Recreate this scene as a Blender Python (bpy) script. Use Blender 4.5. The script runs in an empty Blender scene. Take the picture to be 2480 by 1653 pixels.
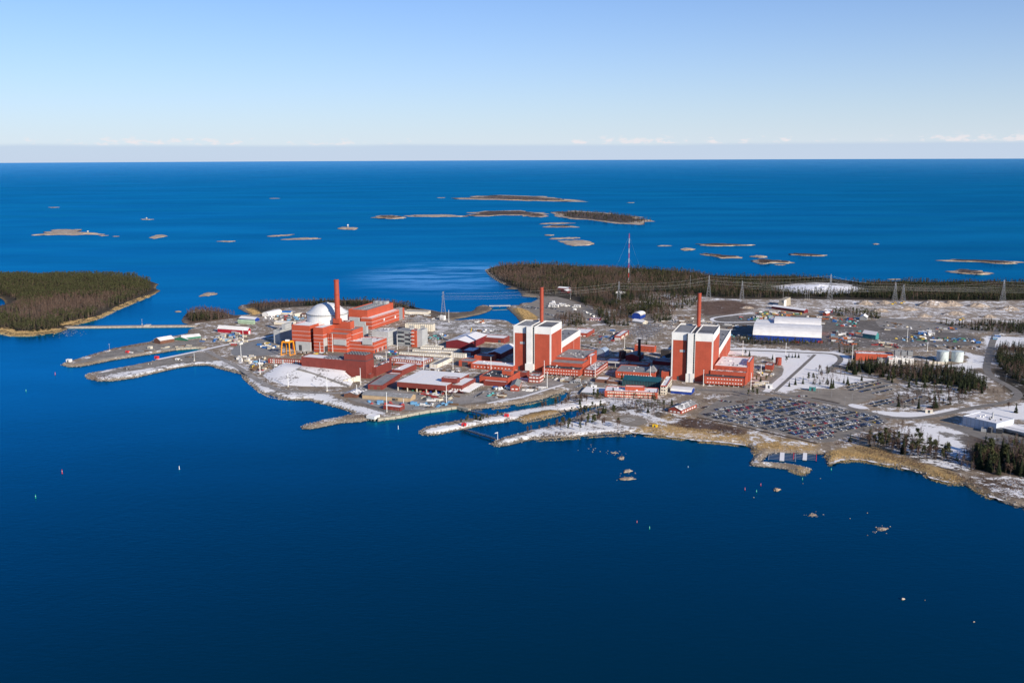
import bpy, math, random
import numpy as np
from mathutils import Vector
from mathutils.geometry import tessellate_polygon
rng = np.random.default_rng(7); random.seed(7)
SC = bpy.context.scene; COL = SC.collection
# ------------------------------------------------------------------ camera
CAMH = 300.0; FPX = 2411.0; CX, CY = 1240.0, 826.5
PITCH = math.atan((826.5-379.0)/FPX); ROLL = 0.0042
_f = np.array([0, math.cos(PITCH), -math.sin(PITCH)]); _u0 = np.array([0, math.sin(PITCH), math.cos(PITCH)]); _x = np.array([1., 0, 0])
FW = _f; UP = _u0*math.cos(ROLL)+_x*math.sin(ROLL); RT = _x*math.cos(ROLL)-_u0*math.sin(ROLL)
CAMP = np.array([0, 0, CAMH])
cam = bpy.data.cameras.new('camera'); cam.sensor_width = 36; cam.lens = 35; cam.clip_start = 5; cam.clip_end = 300000
camo = bpy.data.objects.new('camera', cam); COL.objects.link(camo)
from mathutils import Matrix
camo.matrix_world = Matrix([[RT[i], UP[i], -FW[i], CAMP[i]] for i in range(3)]+[[0, 0, 0, 1]])
SC.camera = camo
# ------------------------------------------------------------------ light, sky, exposure
SUN_EL = math.radians(21.5); SUN_AZ = math.atan2(0.60, -0.80)     # azimuth clockwise from +Y
SC.view_settings.view_transform = 'Standard'; SC.view_settings.look = 'None'
SC.view_settings.gamma = 1; SC.view_settings.exposure = 0.26
sl = bpy.data.lights.new('sun', 'SUN'); sl.energy = 5.0; sl.angle = math.radians(0.5); sl.color = (1.0, 0.90, 0.76)
so = bpy.data.objects.new('sun', sl); COL.objects.link(so)
tosun = Vector((math.sin(SUN_AZ)*math.cos(SUN_EL), math.cos(SUN_AZ)*math.cos(SUN_EL), math.sin(SUN_EL)))
so.rotation_euler = tosun.to_track_quat('Z', 'Y').to_euler(); so.location = (0, 0, 900)
W = bpy.data.worlds.new('World'); SC.world = W; W.use_nodes = True
def nodes(nt):
    N = nt.nodes; L = nt.links
    def add(t, **kw):
        n = N.new(t)
        for k, v in kw.items():
            if k.startswith('i_'): n.inputs[k[2:].replace('_', ' ')].default_value = v
            else: setattr(n, k, v)
        return n
    def val(s, i, x):
        if hasattr(x, 'is_linked') or hasattr(x, 'links'): L.new(x, s.inputs[i])
        else: s.inputs[i].default_value = x
    def mth(op, a, b=0.0, c=0.0, clamp=False):
        n = N.new('ShaderNodeMath'); n.operation = op; n.use_clamp = clamp
        val(n, 0, a); val(n, 1, b); val(n, 2, c); return n.outputs[0]
    def mix(f, a, b, mode='MIX'):
        n = N.new('ShaderNodeMix'); n.data_type = 'RGBA'; n.blend_type = mode
        val(n, 0, f); 
        for i, x in ((6, a), (7, b)):
            if isinstance(x, (tuple, list)): n.inputs[i].default_value = (*x[:3], 1)
            else: L.new(x, n.inputs[i])
        return n.outputs[2]
    def ss(x, a, b):
        n = N.new('ShaderNodeMapRange'); n.interpolation_type = 'SMOOTHSTEP'
        val(n, 0, x); val(n, 1, a); val(n, 2, b); n.inputs[3].default_value = 0; n.inputs[4].default_value = 1; return n.outputs[0]
    def noise(vec, scale, detail=3, rough=.55, dim='3D'):
        n = N.new('ShaderNodeTexNoise'); n.noise_dimensions = dim
        n.inputs['Scale'].default_value = scale; n.inputs['Detail'].default_value = detail; n.inputs['Roughness'].default_value = rough
        if vec is not None: L.new(vec, n.inputs['Vector'])
        return n.outputs[0]
    return N, L, add, mth, mix, ss, noise
def build_world():
    nt = W.node_tree; nt.nodes.clear(); N, L, add, mth, mix, ss, noise = nodes(nt)
    sky = add('ShaderNodeTexSky', sky_type='NISHITA', sun_disc=False, sun_elevation=SUN_EL, sun_rotation=SUN_AZ, altitude=300.0,
              air_density=1.0, dust_density=0.08, ozone_density=2.6)
    tc = add('ShaderNodeTexCoord'); sep = add('ShaderNodeSeparateXYZ'); L.new(tc.outputs['Generated'], sep.inputs[0])
    el = sep.outputs[2]
    blue = mix(1.0, sky.outputs[0], (.74, 1.05, 1.58), 'MULTIPLY')
    hz = mth('POWER', 2.718, mth('MULTIPLY', mth('MAXIMUM', el, 0.0), -11.0))     # pale sea haze low in the sky, all round
    base = mix(mth('MULTIPLY', hz, .92), blue, (8.3, 9.1, 10.2))
    # low bank of far cloud all round the horizon, with small cumulus heads along its top
    mp = add('ShaderNodeMapping'); L.new(tc.outputs['Generated'], mp.inputs[0]); mp.inputs['Scale'].default_value = (1, 1, 2.6); mp.inputs['Rotation'].default_value = (0, 0, 2.3)
    edge = noise(mp.outputs[0], 9, 3)
    top = mth('ADD', mth('MULTIPLY', edge, 0.004), 0.0095)
    bank = mth('SUBTRACT', 1.0, ss(mth('SUBTRACT', el, top), -0.0022, 0.0022))
    c1 = noise(mp.outputs[0], 70, 5, .6); c2 = noise(mp.outputs[0], 5, 3)
    lim = mth('SUBTRACT', 0.92, mth('MULTIPLY', c2, 0.66))
    win = mth('MULTIPLY', ss(el, 0.0105, 0.0130), mth('SUBTRACT', 1.0, ss(el, 0.014, 0.0225)))
    puff = mth('MULTIPLY', ss(mth('ADD', c1, mth('MULTIPLY', win, 0.10)), lim, mth('ADD', lim, 0.16)), win)
    col = mix(mth('MULTIPLY', bank, 0.55), base, (5.4, 6.9, 9.2))
    col = mix(mth('MULTIPLY', puff, 0.8), col, (10.2, 9.6, 9.9))
    bg = add('ShaderNodeBackground'); bg.inputs[1].default_value = 0.071; L.new(col, bg.inputs[0])
    out = add('ShaderNodeOutputWorld'); L.new(bg.outputs[0], out.inputs[0])
build_world()
# ------------------------------------------------------------------ photogrammetry: pixel of the photograph -> point on the ground
G = 3.0
def zoomfn(x0, y0, s): return lambda x, y: (x0+x/s, y0+y/s)
ZA = zoomfn(600, 640, 4.706); ZB = zoomfn(1000, 660, 4.706); ZC = zoomfn(1400, 660, 4.706); ZD = zoomfn(1800, 640, 3.460)
ZE = zoomfn(600, 830, 3.922); ZF = zoomfn(1000, 880, 3.922); ZG = zoomfn(1500, 850, 4.706); ZH = zoomfn(1980, 750, 4.706)
ZI = zoomfn(1980, 950, 4.706); ZJ = zoomfn(0, 620, 4.706); ZK = zoomfn(100, 720, 3.922); ZL = zoomfn(1100, 600, 3.922)
ZM = zoomfn(1600, 600, 2.674); ZN = zoomfn(800, 440, 2.614); ZW = zoomfn(0, 0, 0.9484); ZQ = zoomfn(560, 740, 9.05)
ZR = zoomfn(940, 780, 7.353); ZS = zoomfn(1180, 830, 7.353); ZT = zoomfn(1460, 780, 11.765); ZU = zoomfn(1780, 720, 7.84)
ZV = zoomfn(0, 450, 2.941); ZX = zoomfn(1560, 560, 2.5576); ZY = zoomfn(1780, 900, 7.84); ZZ = zoomfn(1380, 1060, 2.139)
ZAA = zoomfn(960, 700, 7.353); ZBB = zoomfn(1620, 760, 7.84)
def ray(u, v): return FW*FPX + RT*(u-CX) - UP*(v-CY)
def P(uv, z=G):
    d = ray(*uv); t = (z-CAMH)/d[2]; return CAMP+d*t
def proj(p):
    q = np.asarray(p, float)-CAMP; w = q@FW; return CX+FPX*(q@RT)/w, CY-FPX*(q@UP)/w
def solve_u(p0, e, u):
    k = (u-CX)/FPX; q = p0-CAMP; return (k*(q@FW)-(q@RT))/((e@RT)-k*(e@FW))
def solve_v(p0, e, v):
    k = (CY-v)/FPX; q = p0-CAMP; return (k*(q@FW)-(q@UP))/((e@UP)-k*(e@FW))
EZ = np.array([0, 0, 1.])
def zs(fn, pts, z=0.0): return np.array([P(fn(*p), z)[:2] for p in pts])
def sdf(pts, rings):
    """signed distance (+ inside) of 2D points to a set of rings, even-odd"""
    pts = np.asarray(pts, float); D = np.full(len(pts), 1e18); ins = np.zeros(len(pts), bool)
    for R in rings:
        A = R; B = np.roll(R, -1, 0)
        for a, b in zip(A, B):
            ab = b-a; ap = pts-a
            t = np.clip((ap@ab)/max(ab@ab, 1e-9), 0, 1)
            dx = ap[:, 0]-t*ab[0]; dy = ap[:, 1]-t*ab[1]
            np.minimum(D, dx*dx+dy*dy, out=D)
            c = (a[1] > pts[:, 1]) != (b[1] > pts[:, 1])
            if c.any():
                xi = a[0]+(pts[:, 1]-a[1])*(b[0]-a[0])/(b[1]-a[1] if b[1] != a[1] else 1e-9)
                ins ^= c & (pts[:, 0] < xi)
    D = np.sqrt(D); return np.where(ins, D, -D)
def vnoise(x, y, s, seed=0):
    """smooth value noise 0..1 on world XY"""
    x = np.asarray(x)/s; y = np.asarray(y)/s; xi = np.floor(x).astype(int); yi = np.floor(y).astype(int); fx = x-xi; fy = y-yi
    fx = fx*fx*(3-2*fx); fy = fy*fy*(3-2*fy)
    def h(i, j):
        n = (i*374761393+j*668265263+seed*974711) & 0x7fffffff; n = ((n ^ (n >> 13))*1274126177) & 0x7fffffff
        return ((n ^ (n >> 16)) & 0xffff)/65535.0
    return (h(xi, yi)*(1-fx)+h(xi+1, yi)*fx)*(1-fy)+(h(xi, yi+1)*(1-fx)+h(xi+1, yi+1)*fx)*fy
# ------------------------------------------------------------------ materials
MATS = {}
def mat(name, col, rough=.8, var=.12, vs=.15, snow=0.0, ss_=.25, metal=0.0, spec=.3, lines=0.0, lw=3.0, wave=None):
    """principled surface with worn, uneven colour; snow = share of upward faces under snow"""
    if name in MATS: return MATS[name]
    m = bpy.data.materials.new(name); m.use_nodes = True; nt = m.node_tree; nt.nodes.clear(); N, L, add, mth, mix, ss, noise = nodes(nt)
    geo = add('ShaderNodeNewGeometry'); pos = geo.outputs['Position']
    n1 = noise(pos, vs, 4, .6); n2 = noise(pos, vs*9, 2, .5)
    f = mth('ADD', mth('MULTIPLY', n1, .7), mth('MULTIPLY', n2, .3))
    lo = tuple(c*(1-var*1.6) for c in col); hi = tuple(min(1, c*(1+var*1.6)) for c in col)
    c = mix(ss(f, .28, .72), lo, hi)
    if lines:
        sp = add('ShaderNodeSeparateXYZ'); L.new(pos, sp.inputs[0])
        zz = mth('FRACT', mth('DIVIDE', sp.outputs[2], lw)); a = mth('FRACT', mth('DIVIDE', mth('ADD', mth('MULTIPLY', sp.outputs[0], .93), mth('MULTIPLY', sp.outputs[1], .93)), lw*1.4))
        k = mth('MAXIMUM', mth('LESS_THAN', zz, .07), mth('LESS_THAN', a, .05))
        c = mix(mth('MULTIPLY', k, lines), c, tuple(x*.5 for x in col))
    if snow > 0:
        sn = add('ShaderNodeSeparateXYZ'); L.new(geo.outputs['Normal'], sn.inputs[0])
        m1 = noise(pos, ss_, 5, .62); m2 = noise(pos, ss_*.13, 2, .5)
        q = mth('ADD', mth('MULTIPLY', m1, .62), mth('MULTIPLY', m2, .38)); th = 0.74-0.48*snow
        k = mth('MULTIPLY', ss(q, th-.035, th+.035), ss(sn.outputs[2], .55, .8))
        c = mix(k, c, (.84, .82, .80))
    b = add('ShaderNodeBsdfPrincipled'); L.new(c, b.inputs['Base Color']); b.inputs['Roughness'].default_value = rough
    b.inputs['Metallic'].default_value = metal; b.inputs['Specular IOR Level'].default_value = spec
    o = add('ShaderNodeOutputMaterial'); L.new(b.outputs[0], o.inputs[0]); MATS[name] = m; return m
def ground_mat():
    m = bpy.data.materials.new('ground'); m.use_nodes = True; nt = m.node_tree; nt.nodes.clear(); N, L, add, mth, mix, ss, noise = nodes(nt)
    geo = add('ShaderNodeNewGeometry'); pos = geo.outputs['Position']
    ac = add('ShaderNodeAttribute', attribute_name='gcol'); asn = add('ShaderNodeAttribute', attribute_name='snow')
    n1 = noise(pos, .05, 5, .65); n2 = noise(pos, .45, 4, .6)
    f = mth('ADD', mth('MULTIPLY', n1, .5), mth('MULTIPLY', n2, .5))
    c = mix(ss(f, .32, .68), mix(1.0, ac.outputs[0], (.62, .60, .58), 'MULTIPLY'), mix(1.0, ac.outputs[0], (1.3, 1.28, 1.24), 'MULTIPLY'))
    q = mth('ADD', mth('ADD', mth('MULTIPLY', noise(pos, .17, 6, .72), .5), mth('MULTIPLY', noise(pos, .035, 3, .6), .32)), mth('MULTIPLY', noise(pos, .9, 3, .6), .18))
    th = mth('SUBTRACT', .78, mth('MULTIPLY', asn.outputs['Fac'], .56))
    k = ss(mth('SUBTRACT', q, th), -.03, .03)
    c = mix(k, c, (.84, .82, .79))
    spz = add('ShaderNodeSeparateXYZ'); L.new(pos, spz.inputs[0]); c = mix(mth('SUBTRACT', 1.0, ss(mth('ADD', spz.outputs[2], mth('MULTIPLY', n2, .5)), .35, .95)), c, (.035, .03, .026))     # wet dark stone at the waterline
    b = add('ShaderNodeBsdfPrincipled'); L.new(c, b.inputs['Base Color']); b.inputs['Roughness'].default_value = .92; b.inputs['Specular IOR Level'].default_value = .15
    bp = add('ShaderNodeBump'); bp.inputs['Strength'].default_value = .5; bp.inputs['Distance'].default_value = .6; L.new(n2, bp.inputs['Height']); L.new(bp.outputs[0], b.inputs['Normal'])
    o = add('ShaderNodeOutputMaterial'); L.new(b.outputs[0], o.inputs[0]); return m
def water_mat():
    m = bpy.data.materials.new('sea_water'); m.use_nodes = True; nt = m.node_tree; nt.nodes.clear(); N, L, add, mth, mix, ss, noise = nodes(nt)
    geo = add('ShaderNodeNewGeometry'); pos = geo.outputs['Position']
    st = add('ShaderNodeMapping'); L.new(pos, st.inputs[0]); st.inputs['Rotation'].default_value = (0, 0, .35); st.inputs['Scale'].default_value = (.35, 1.0, 1)
    calm = noise(st.outputs[0], .0035, 4, .6)            # calmer and rougher lanes of water
    fr = add('ShaderNodeFresnel'); fr.inputs[0].default_value = 1.333
    F = fr.outputs[0]     # waves tilt the surface: reflection rises early and then levels off
    fac = mth('MULTIPLY', mth('DIVIDE', mth('SUBTRACT', F, .045), .26, clamp=True), .56)
    fac = mth('ADD', fac, mth('MULTIPLY', ss(F, .86, 1.0), .34))  # distance haze towards the horizon, painted as extra reflection at grazing view
    df = add('ShaderNodeBsdfDiffuse'); df.inputs[0].default_value = (.0004, .0255, .055, 1)
    gl = add('ShaderNodeBsdfGlossy'); gl.inputs[0].default_value = (.02, .485, .80, 1)
    spx = P((1085, 668), 0)     # calm bay behind the reactor: its paler sky sheen is put into the colour
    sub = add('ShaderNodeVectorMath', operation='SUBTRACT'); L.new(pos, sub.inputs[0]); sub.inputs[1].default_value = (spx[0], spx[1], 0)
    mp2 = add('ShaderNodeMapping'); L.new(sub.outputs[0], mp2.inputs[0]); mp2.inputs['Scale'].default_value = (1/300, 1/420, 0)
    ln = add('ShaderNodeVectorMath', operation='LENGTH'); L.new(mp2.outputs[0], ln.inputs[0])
    slick_sheen = mth('MULTIPLY', mth('SUBTRACT', 1.0, ss(ln.outputs[1], .35, 1.0)), ss(noise(st.outputs[0], .016, 5, .65), .38, .60))
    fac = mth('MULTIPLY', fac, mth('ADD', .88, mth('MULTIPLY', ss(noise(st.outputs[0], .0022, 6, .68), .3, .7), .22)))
    fac = mth('ADD', fac, mth('MULTIPLY', slick_sheen, .30)); L.new(mix(mth('MAXIMUM', mth('MULTIPLY', slick_sheen, .75), mth('MULTIPLY', ss(F, .90, 1.0), .7)), (.02, .47, .80), (.42, .76, .95)), gl.inputs[0])  # calm-water sheen and horizon haze are both put into the gloss colour
    L.new(mth('ADD', .20, mth('MULTIPLY', ss(calm, .35, .65), .06)), gl.inputs['Roughness'])
    h = mth('ADD', noise(st.outputs[0], .33, 3, .6), mth('MULTIPLY', noise(pos, .09, 2, .5), .8))
    bp = add('ShaderNodeBump'); bp.inputs['Distance'].default_value = 1.0; L.new(h, bp.inputs['Height'])
    L.new(mth('ADD', .09, mth('MULTIPLY', ss(calm, .38, .62), .05)), bp.inputs['Strength'])
    for n in (fr, gl): L.new(bp.outputs[0], n.inputs['Normal'])
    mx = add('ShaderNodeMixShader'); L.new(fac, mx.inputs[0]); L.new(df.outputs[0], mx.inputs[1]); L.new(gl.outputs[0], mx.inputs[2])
    o = add('ShaderNodeOutputMaterial'); L.new(mx.outputs[0], o.inputs[0]); return m
# ------------------------------------------------------------------ object helpers
def link(o, parent=None):
    COL.objects.link(o)
    if parent is not None: o.parent = parent
    return o
def tag(o, label=None, cat=None, group=None, kind=None):
    if label: o['label'] = label
    if cat: o['category'] = cat
    if group: o['group'] = group
    if kind: o['kind'] = kind
    return o
def mesh_np(name, V, F, mats, midx=None, smooth=False, attrs=None, colors=None):
    """V (n,3), F (m,k) with one k"""
    V = np.asarray(V, np.float32); F = np.asarray(F, np.int32); me = bpy.data.meshes.new(name); k = F.shape[1]
    me.vertices.add(len(V)); me.vertices.foreach_set('co', V.ravel())
    me.loops.add(F.size); me.loops.foreach_set('vertex_index', F.ravel())
    me.polygons.add(len(F)); me.polygons.foreach_set('loop_start', np.arange(0, F.size, k, dtype=np.int32))
    try: me.polygons.foreach_set('loop_total', np.full(len(F), k, np.int32))
    except Exception: pass
    for m in mats: me.materials.append(m)
    if midx is not None: me.polygons.foreach_set('material_index', np.asarray(midx, np.int32))
    me.polygons.foreach_set('use_smooth', np.full(len(F), smooth, bool))
    for an, arr in (attrs or {}).items():
        at = me.attributes.new(an, 'FLOAT', 'POINT'); at.data.foreach_set('value', np.asarray(arr, np.float32))
    for an, arr in (colors or {}).items():
        at = me.attributes.new(an, 'FLOAT_COLOR', 'POINT'); at.data.foreach_set('color', np.c_[arr, np.ones(len(arr))].astype(np.float32).ravel())
    me.update(calc_edges=True); me.validate(); return me
class MB:
    """collects polygons in world space, then becomes one mesh object"""
    def __init__(s): s.v = []; s.f = []; s.m = []
    def add(s, vs, fs, mi=0):
        k = len(s.v); s.v += [tuple(map(float, x)) for x in vs]; s.f += [tuple(i+k for i in f) for f in fs]; s.m += [mi]*len(fs); return s
    def hexa(s, b, t, mi=0, cap=True, bot=True):
        n = len(b); fs = [(i, (i+1) % n, n+(i+1) % n, n+i) for i in range(n)]
        if cap: fs.append(tuple(range(n, 2*n)))
        if bot: fs.append(tuple(range(n-1, -1, -1)))
        return s.add(list(b)+list(t), fs, mi)
    def tube(s, a, b, r0, r1=None, n=6, mi=0, cap=True):
        r1 = r0 if r1 is None else r1; a = np.array(a, float); b = np.array(b, float); d = b-a; d /= np.linalg.norm(d)
        x = np.cross(d, [0, 0, 1.]) if abs(d[2]) < .9 else np.cross(d, [1., 0, 0]); x /= np.linalg.norm(x); y = np.cross(d, x)
        ring = lambda c, r: [c+r*(math.cos(2*math.pi*i/n)*x+math.sin(2*math.pi*i/n)*y) for i in range(n)]
        fs = [(i, n+i, n+(i+1) % n, (i+1) % n) for i in range(n)]
        if cap: fs += [tuple(range(n)), tuple(range(2*n-1, n-1, -1))]
        return s.add(ring(a, r0)+ring(b, r1), fs, mi)
    def lathe(s, c, prof, n=24, mi=0):
        vs = []; fs = []
        for r, z in prof: vs += [(c[0]+r*math.cos(2*math.pi*i/n), c[1]+r*math.sin(2*math.pi*i/n), z) for i in range(n)]
        for k in range(len(prof)-1):
            for i in range(n): j = (i+1) % n; fs.append((k*n+i, k*n+j, (k+1)*n+j, (k+1)*n+i))
        fs.append(tuple((len(prof)-1)*n+i for i in range(n))); return s.add(vs, fs, mi)
    def build(s, name, mats, parent=None, smooth=False):
        o0 = np.array(parent.location) if parent is not None else np.zeros(3)
        q = parent
        while q is not None and q.parent is not None: q = q.parent; o0 = o0+np.array(q.location)
        me = bpy.data.meshes.new(name); me.from_pydata([(x-o0[0], y-o0[1], z-o0[2]) for x, y, z in s.v], [], s.f)
        for m in (mats if isinstance(mats, (list, tuple)) else [mats]): me.materials.append(m)
        me.polygons.foreach_set('material_index', s.m)
        if smooth: me.polygons.foreach_set('use_smooth', [True]*len(s.f))
        me.update(); return link(bpy.data.objects.new(name, me), parent)
def empty(name, loc):
    o = bpy.data.objects.new(name, None); o.location = tuple(map(float, loc)); o.empty_display_size = 2; return link(o)
def sheet(name, ring, z, m, label=None, thick=0.0):
    """a flat sheet of ground cover from a ring of XY points"""
    vs = [Vector((float(p[0]), float(p[1]), z)) for p in ring]; tris = tessellate_polygon([vs])
    me = bpy.data.meshes.new(name); me.from_pydata([tuple(v) for v in vs], [], [tuple(t) for t in tris]); me.materials.append(m); me.update()
    for p in me.polygons:
        if p.normal.z < 0: p.flip()
    me.update()
    o = link(bpy.data.objects.new(name, me)); tag(o, label, kind='structure'); return o
def smooth_ring(R, it=1):
    for _ in range(it):
        nx = np.roll(R, -1, 0); q = .75*R+.25*nx; r = .25*R+.75*nx; R = np.empty((2*len(q), 2)); R[0::2] = q; R[1::2] = r
    return R
def smooth_line(L_, it=2):
    L_ = np.asarray(L_, float)
    for _ in range(it):
        q = .75*L_[:-1]+.25*L_[1:]; r = .25*L_[:-1]+.75*L_[1:]; M = np.empty((2*len(q), L_.shape[1])); M[0::2] = q; M[1::2] = r
        L_ = np.vstack([L_[:1], M, L_[-1:]])
    return L_
def ribbon(name, pts, width, z, m, label=None, it=2):
    L_ = smooth_line(pts, it); d = np.gradient(L_, axis=0); d /= np.linalg.norm(d, axis=1)[:, None]; n = np.c_[-d[:, 1], d[:, 0]]
    w = np.asarray(width)/2 if np.ndim(width) == 0 else np.interp(np.linspace(0, 1, len(L_)), np.linspace(0, 1, len(width)), width)[:, None]/2
    a = L_+n*w; b = L_-n*w; k = len(L_); V = np.r_[np.c_[a, np.full(k, z)], np.c_[b, np.full(k, z)]]
    F = np.array([(i+1, i, k+i, k+i+1) for i in range(k-1)]); me = mesh_np(name, V, F, [m])
    if me.polygons[0].normal.z < 0:
        me.flip_normals()
    o = link(bpy.data.objects.new(name, me)); tag(o, label, kind='structure'); return o
# ------------------------------------------------------------------ the sea
def build_sea():
    m = water_mat(); rr = [0]+list(np.geomspace(400, 80000, 26)); n = 96; V = [(0, 1200, 0)]; F = []
    for r in rr[1:]: V += [(r*math.sin(2*math.pi*i/n), 1200+r*math.cos(2*math.pi*i/n), 0) for i in range(n)]
    tri = [(0, 1+(i+1) % n, 1+i) for i in range(n)]; quads = []
    for k in range(len(rr)-2):
        a = 1+k*n; b = a+n
        for i in range(n): j = (i+1) % n; quads.append((a+i, a+j, b+j, b+i))
    me = bpy.data.meshes.new('sea'); me.from_pydata(V, [], tri+quads); me.materials.append(m); me.update()
    if me.polygons[0].normal.z < 0: me.flip_normals()
    o = link(bpy.data.objects.new('sea', me)); tag(o, 'deep blue sea stretching to the horizon', kind='structure')
build_sea()
# ------------------------------------------------------------------ land
main_px = ([ZK(*p) for p in [(1345, 240), (1400, 262), (1480, 278), (1400, 310), (1380, 350), (1290, 368), (1070, 405), (1000, 432), (850, 457), (650, 497), (500, 542), (380, 578), (270, 608), (200, 632),
    (183, 642), (265, 662), (380, 657), (520, 630), (700, 594), (900, 562), (1100, 532), (1280, 503), (1470, 490), (1555, 490), (1460, 524), (1200, 575), (1012, 620), (860, 652), (640, 692), (430, 730),
    (410, 748), (440, 772), (540, 796), (660, 796), (860, 771), (1100, 716), (1300, 671), (1450, 649), (1580, 646), (1700, 681), (1830, 713), (1905, 733), (1915, 772), (1970, 822), (2060, 892), (2130, 936), (2230, 966), (2340, 976)]]
  + [ZE(*p) for p in [(90, 462), (210, 517), (330, 541), (450, 546), (590, 547), (640, 566), (760, 592), (870, 622), (960, 651), (1000, 676), (880, 706), (700, 741), (600, 766), (540, 776), (500, 800), (520, 821), (620, 816), (750, 791), (900, 761), (1060, 751), (1115, 744),
    (1160, 728), (1235, 732), (1240, 746), (1460, 716), (1680, 671), (1985, 629), (2095, 656)]]
  + [ZF(*p) for p in [(545, 441), (700, 426), (850, 406), (1000, 386), (1150, 361), (1280, 326), (1330, 301), (1440, 268), (1470, 280), (1455, 330), (1380, 382), (1250, 408), (1050, 442), (900, 467), (800, 483), (600, 518), (400, 549), (250, 578), (100, 613), (50, 647),
    (60, 670), (130, 686), (250, 676), (450, 632), (600, 602), (800, 572), (960, 542), (1000, 546), (1040, 552), (1200, 522), (1470, 457), (1700, 417), (1820, 396), (1840, 404), (1700, 442), (1560, 502), (1400, 562), (1280, 602), (1000, 667), (840, 712), (745, 747),
    (733, 766), (790, 791), (870, 786), (1000, 756), (1150, 722), (1300, 716), (1450, 706), (1650, 691), (1800, 676), (1950, 671)]]
  + [ZG(*p) for p in [(0, 957), (150, 942), (270, 947), (450, 967), (600, 982), (800, 1012), (900, 1027), (1050, 1032), (1200, 1047), (1330, 1062), (1450, 1082), (1500, 1122), (1555, 1177),
    (1530, 1215), (1478, 1272), (1490, 1302), (1600, 1317), (1800, 1332), (1950, 1352), (2030, 1387), (2100, 1397), (2180, 1372), (2197, 1347), (2100, 1322), (1950, 1292), (1750, 1272), (1620, 1267), (1660, 1217), (1740, 1167), (1850, 1160), (2100, 1172), (2290, 1178)]]
  + [ZI(*p) for p in [(60, 701), (102, 742), (97, 811), (160, 821), (200, 796), (280, 771), (400, 771), (520, 776), (640, 801), (760, 826), (880, 836), (960, 866), (1060, 891), (1150, 921), (1250, 966), (1400, 1011), (1520, 1036), (1650, 1046), (1720, 1081), (1830, 1131), (1950, 1191), (2100, 1246), (2230, 1291), (2353, 1312), (2900, 1420), (4200, 1500)]]
  + [(3300, 690)]
  + [ZM(*p) for p in [(2900, 225), (2353, 226), (2100, 222), (1750, 226), (1650, 226), (1560, 219), (1450, 222), (1300, 228), (1150, 207), (1000, 195), (760, 186), (500, 190), (300, 181)]]
  + [ZL(*p) for p in [(2353, 245), (2000, 216), (1600, 196), (1200, 181), (850, 161), (520, 166), (380, 185), (292, 212), (320, 250), (400, 312), (480, 352), (560, 380), (470, 388), (600, 395), (640, 440), (640, 462), (780, 470), (800, 500), (815, 522), (620, 532), (620, 548), (700, 551), (520, 553), (495, 574), (530, 600), (590, 660), (622, 706), (590, 735), (545, 722), (520, 700), (440, 690), (260, 682)]]
  + [ZB(*p) for p in [(520, 550), (450, 540), (470, 533), (600, 514), (780, 474), (880, 440), (903, 415), (885, 385), (800, 372), (720, 392), (690, 432), (640, 452), (500, 462), (330, 457), (150, 422), (0, 397)]]
  + [ZA(*p) for p in [(1800, 462), (1700, 441), (1300, 412), (900, 420), (600, 430), (300, 440), (80, 455), (-40, 470)]]
  + [ZK(*p) for p in [(1930, 65), (1880, 82), (1868, 105), (1990, 168), (1960, 172), (1850, 176), (1700, 140), (1560, 122), (1450, 120), (1385, 145), (1360, 172), (1330, 215)]])
MAIN = np.array([P(p, 0)[:2] for p in main_px])
left_px = [ZJ(*p) for p in [(1832, 396), (1775, 370), (1790, 330), (1815, 322), (1750, 300), (1600, 258), (1300, 240), (900, 235), (500, 245), (200, 240), (-300, 225), (-1500, 300), (-1500, 900), (-400, 880), (-100, 890), (40, 868), (80, 890), (150, 910), (300, 905), (450, 895), (620, 880), (700, 862), (760, 835), (850, 787), (1000, 752), (1080, 735), (1150, 702), (1250, 642), (1400, 582), (1550, 522), (1700, 462)]]
LEFT = np.array([P(p, 0)[:2] for p in left_px])
LAGOON = zs(ZJ, [(-200, 500), (0, 478), (40, 505), (62, 548), (0, 572), (-200, 585)])
ZONES = []   # (ring, colour, snow, feather)
def zone(fn, pts, col, snow, feather=4.0): ZONES.append((zs(fn, pts, G), np.array(col), snow, feather))
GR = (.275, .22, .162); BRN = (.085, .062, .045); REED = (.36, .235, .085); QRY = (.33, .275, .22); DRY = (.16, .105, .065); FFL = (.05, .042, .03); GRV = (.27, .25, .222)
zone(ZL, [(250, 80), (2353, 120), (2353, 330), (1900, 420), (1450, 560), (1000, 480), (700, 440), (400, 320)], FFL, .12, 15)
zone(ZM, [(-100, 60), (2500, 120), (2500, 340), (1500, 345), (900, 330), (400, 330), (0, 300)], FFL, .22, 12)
zone(ZM, [(0, 290), (500, 335), (1100, 335), (1800, 345), (2500, 345), (2500, 480), (1900, 490), (1400, 440), (1000, 420), (600, 420), (350, 440), (250, 420), (60, 330)], QRY, .46, 10)
zone(ZM, [(230, 350), (480, 340), (640, 380), (480, 430), (250, 440)], (.15, .10, .075), .30, 10)
zone(ZM, [(700, 250), (820, 235), (1000, 222), (1200, 232), (1345, 268), (1250, 290), (900, 285)], (.3, .28, .25), .5, 6)
zone(ZM, [(300, 440), (800, 430), (1400, 470), (1900, 520), (2100, 600), (1700, 640), (1000, 650), (500, 610)], (.17, .155, .14), .33, 10)
zone(ZD, [(-200, 700), (200, 705), (780, 735), (900, 775), (880, 830), (700, 860), (620, 990), (360, 1060), (150, 1030), (350, 860), (200, 770), (-200, 745)], (.2, .18, .15), .74, 4)
zone(ZD, [(640, 880), (840, 900), (1150, 970), (900, 1000), (760, 1040), (480, 1040), (560, 980)], (.2, .18, .15), .62, 4)
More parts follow.
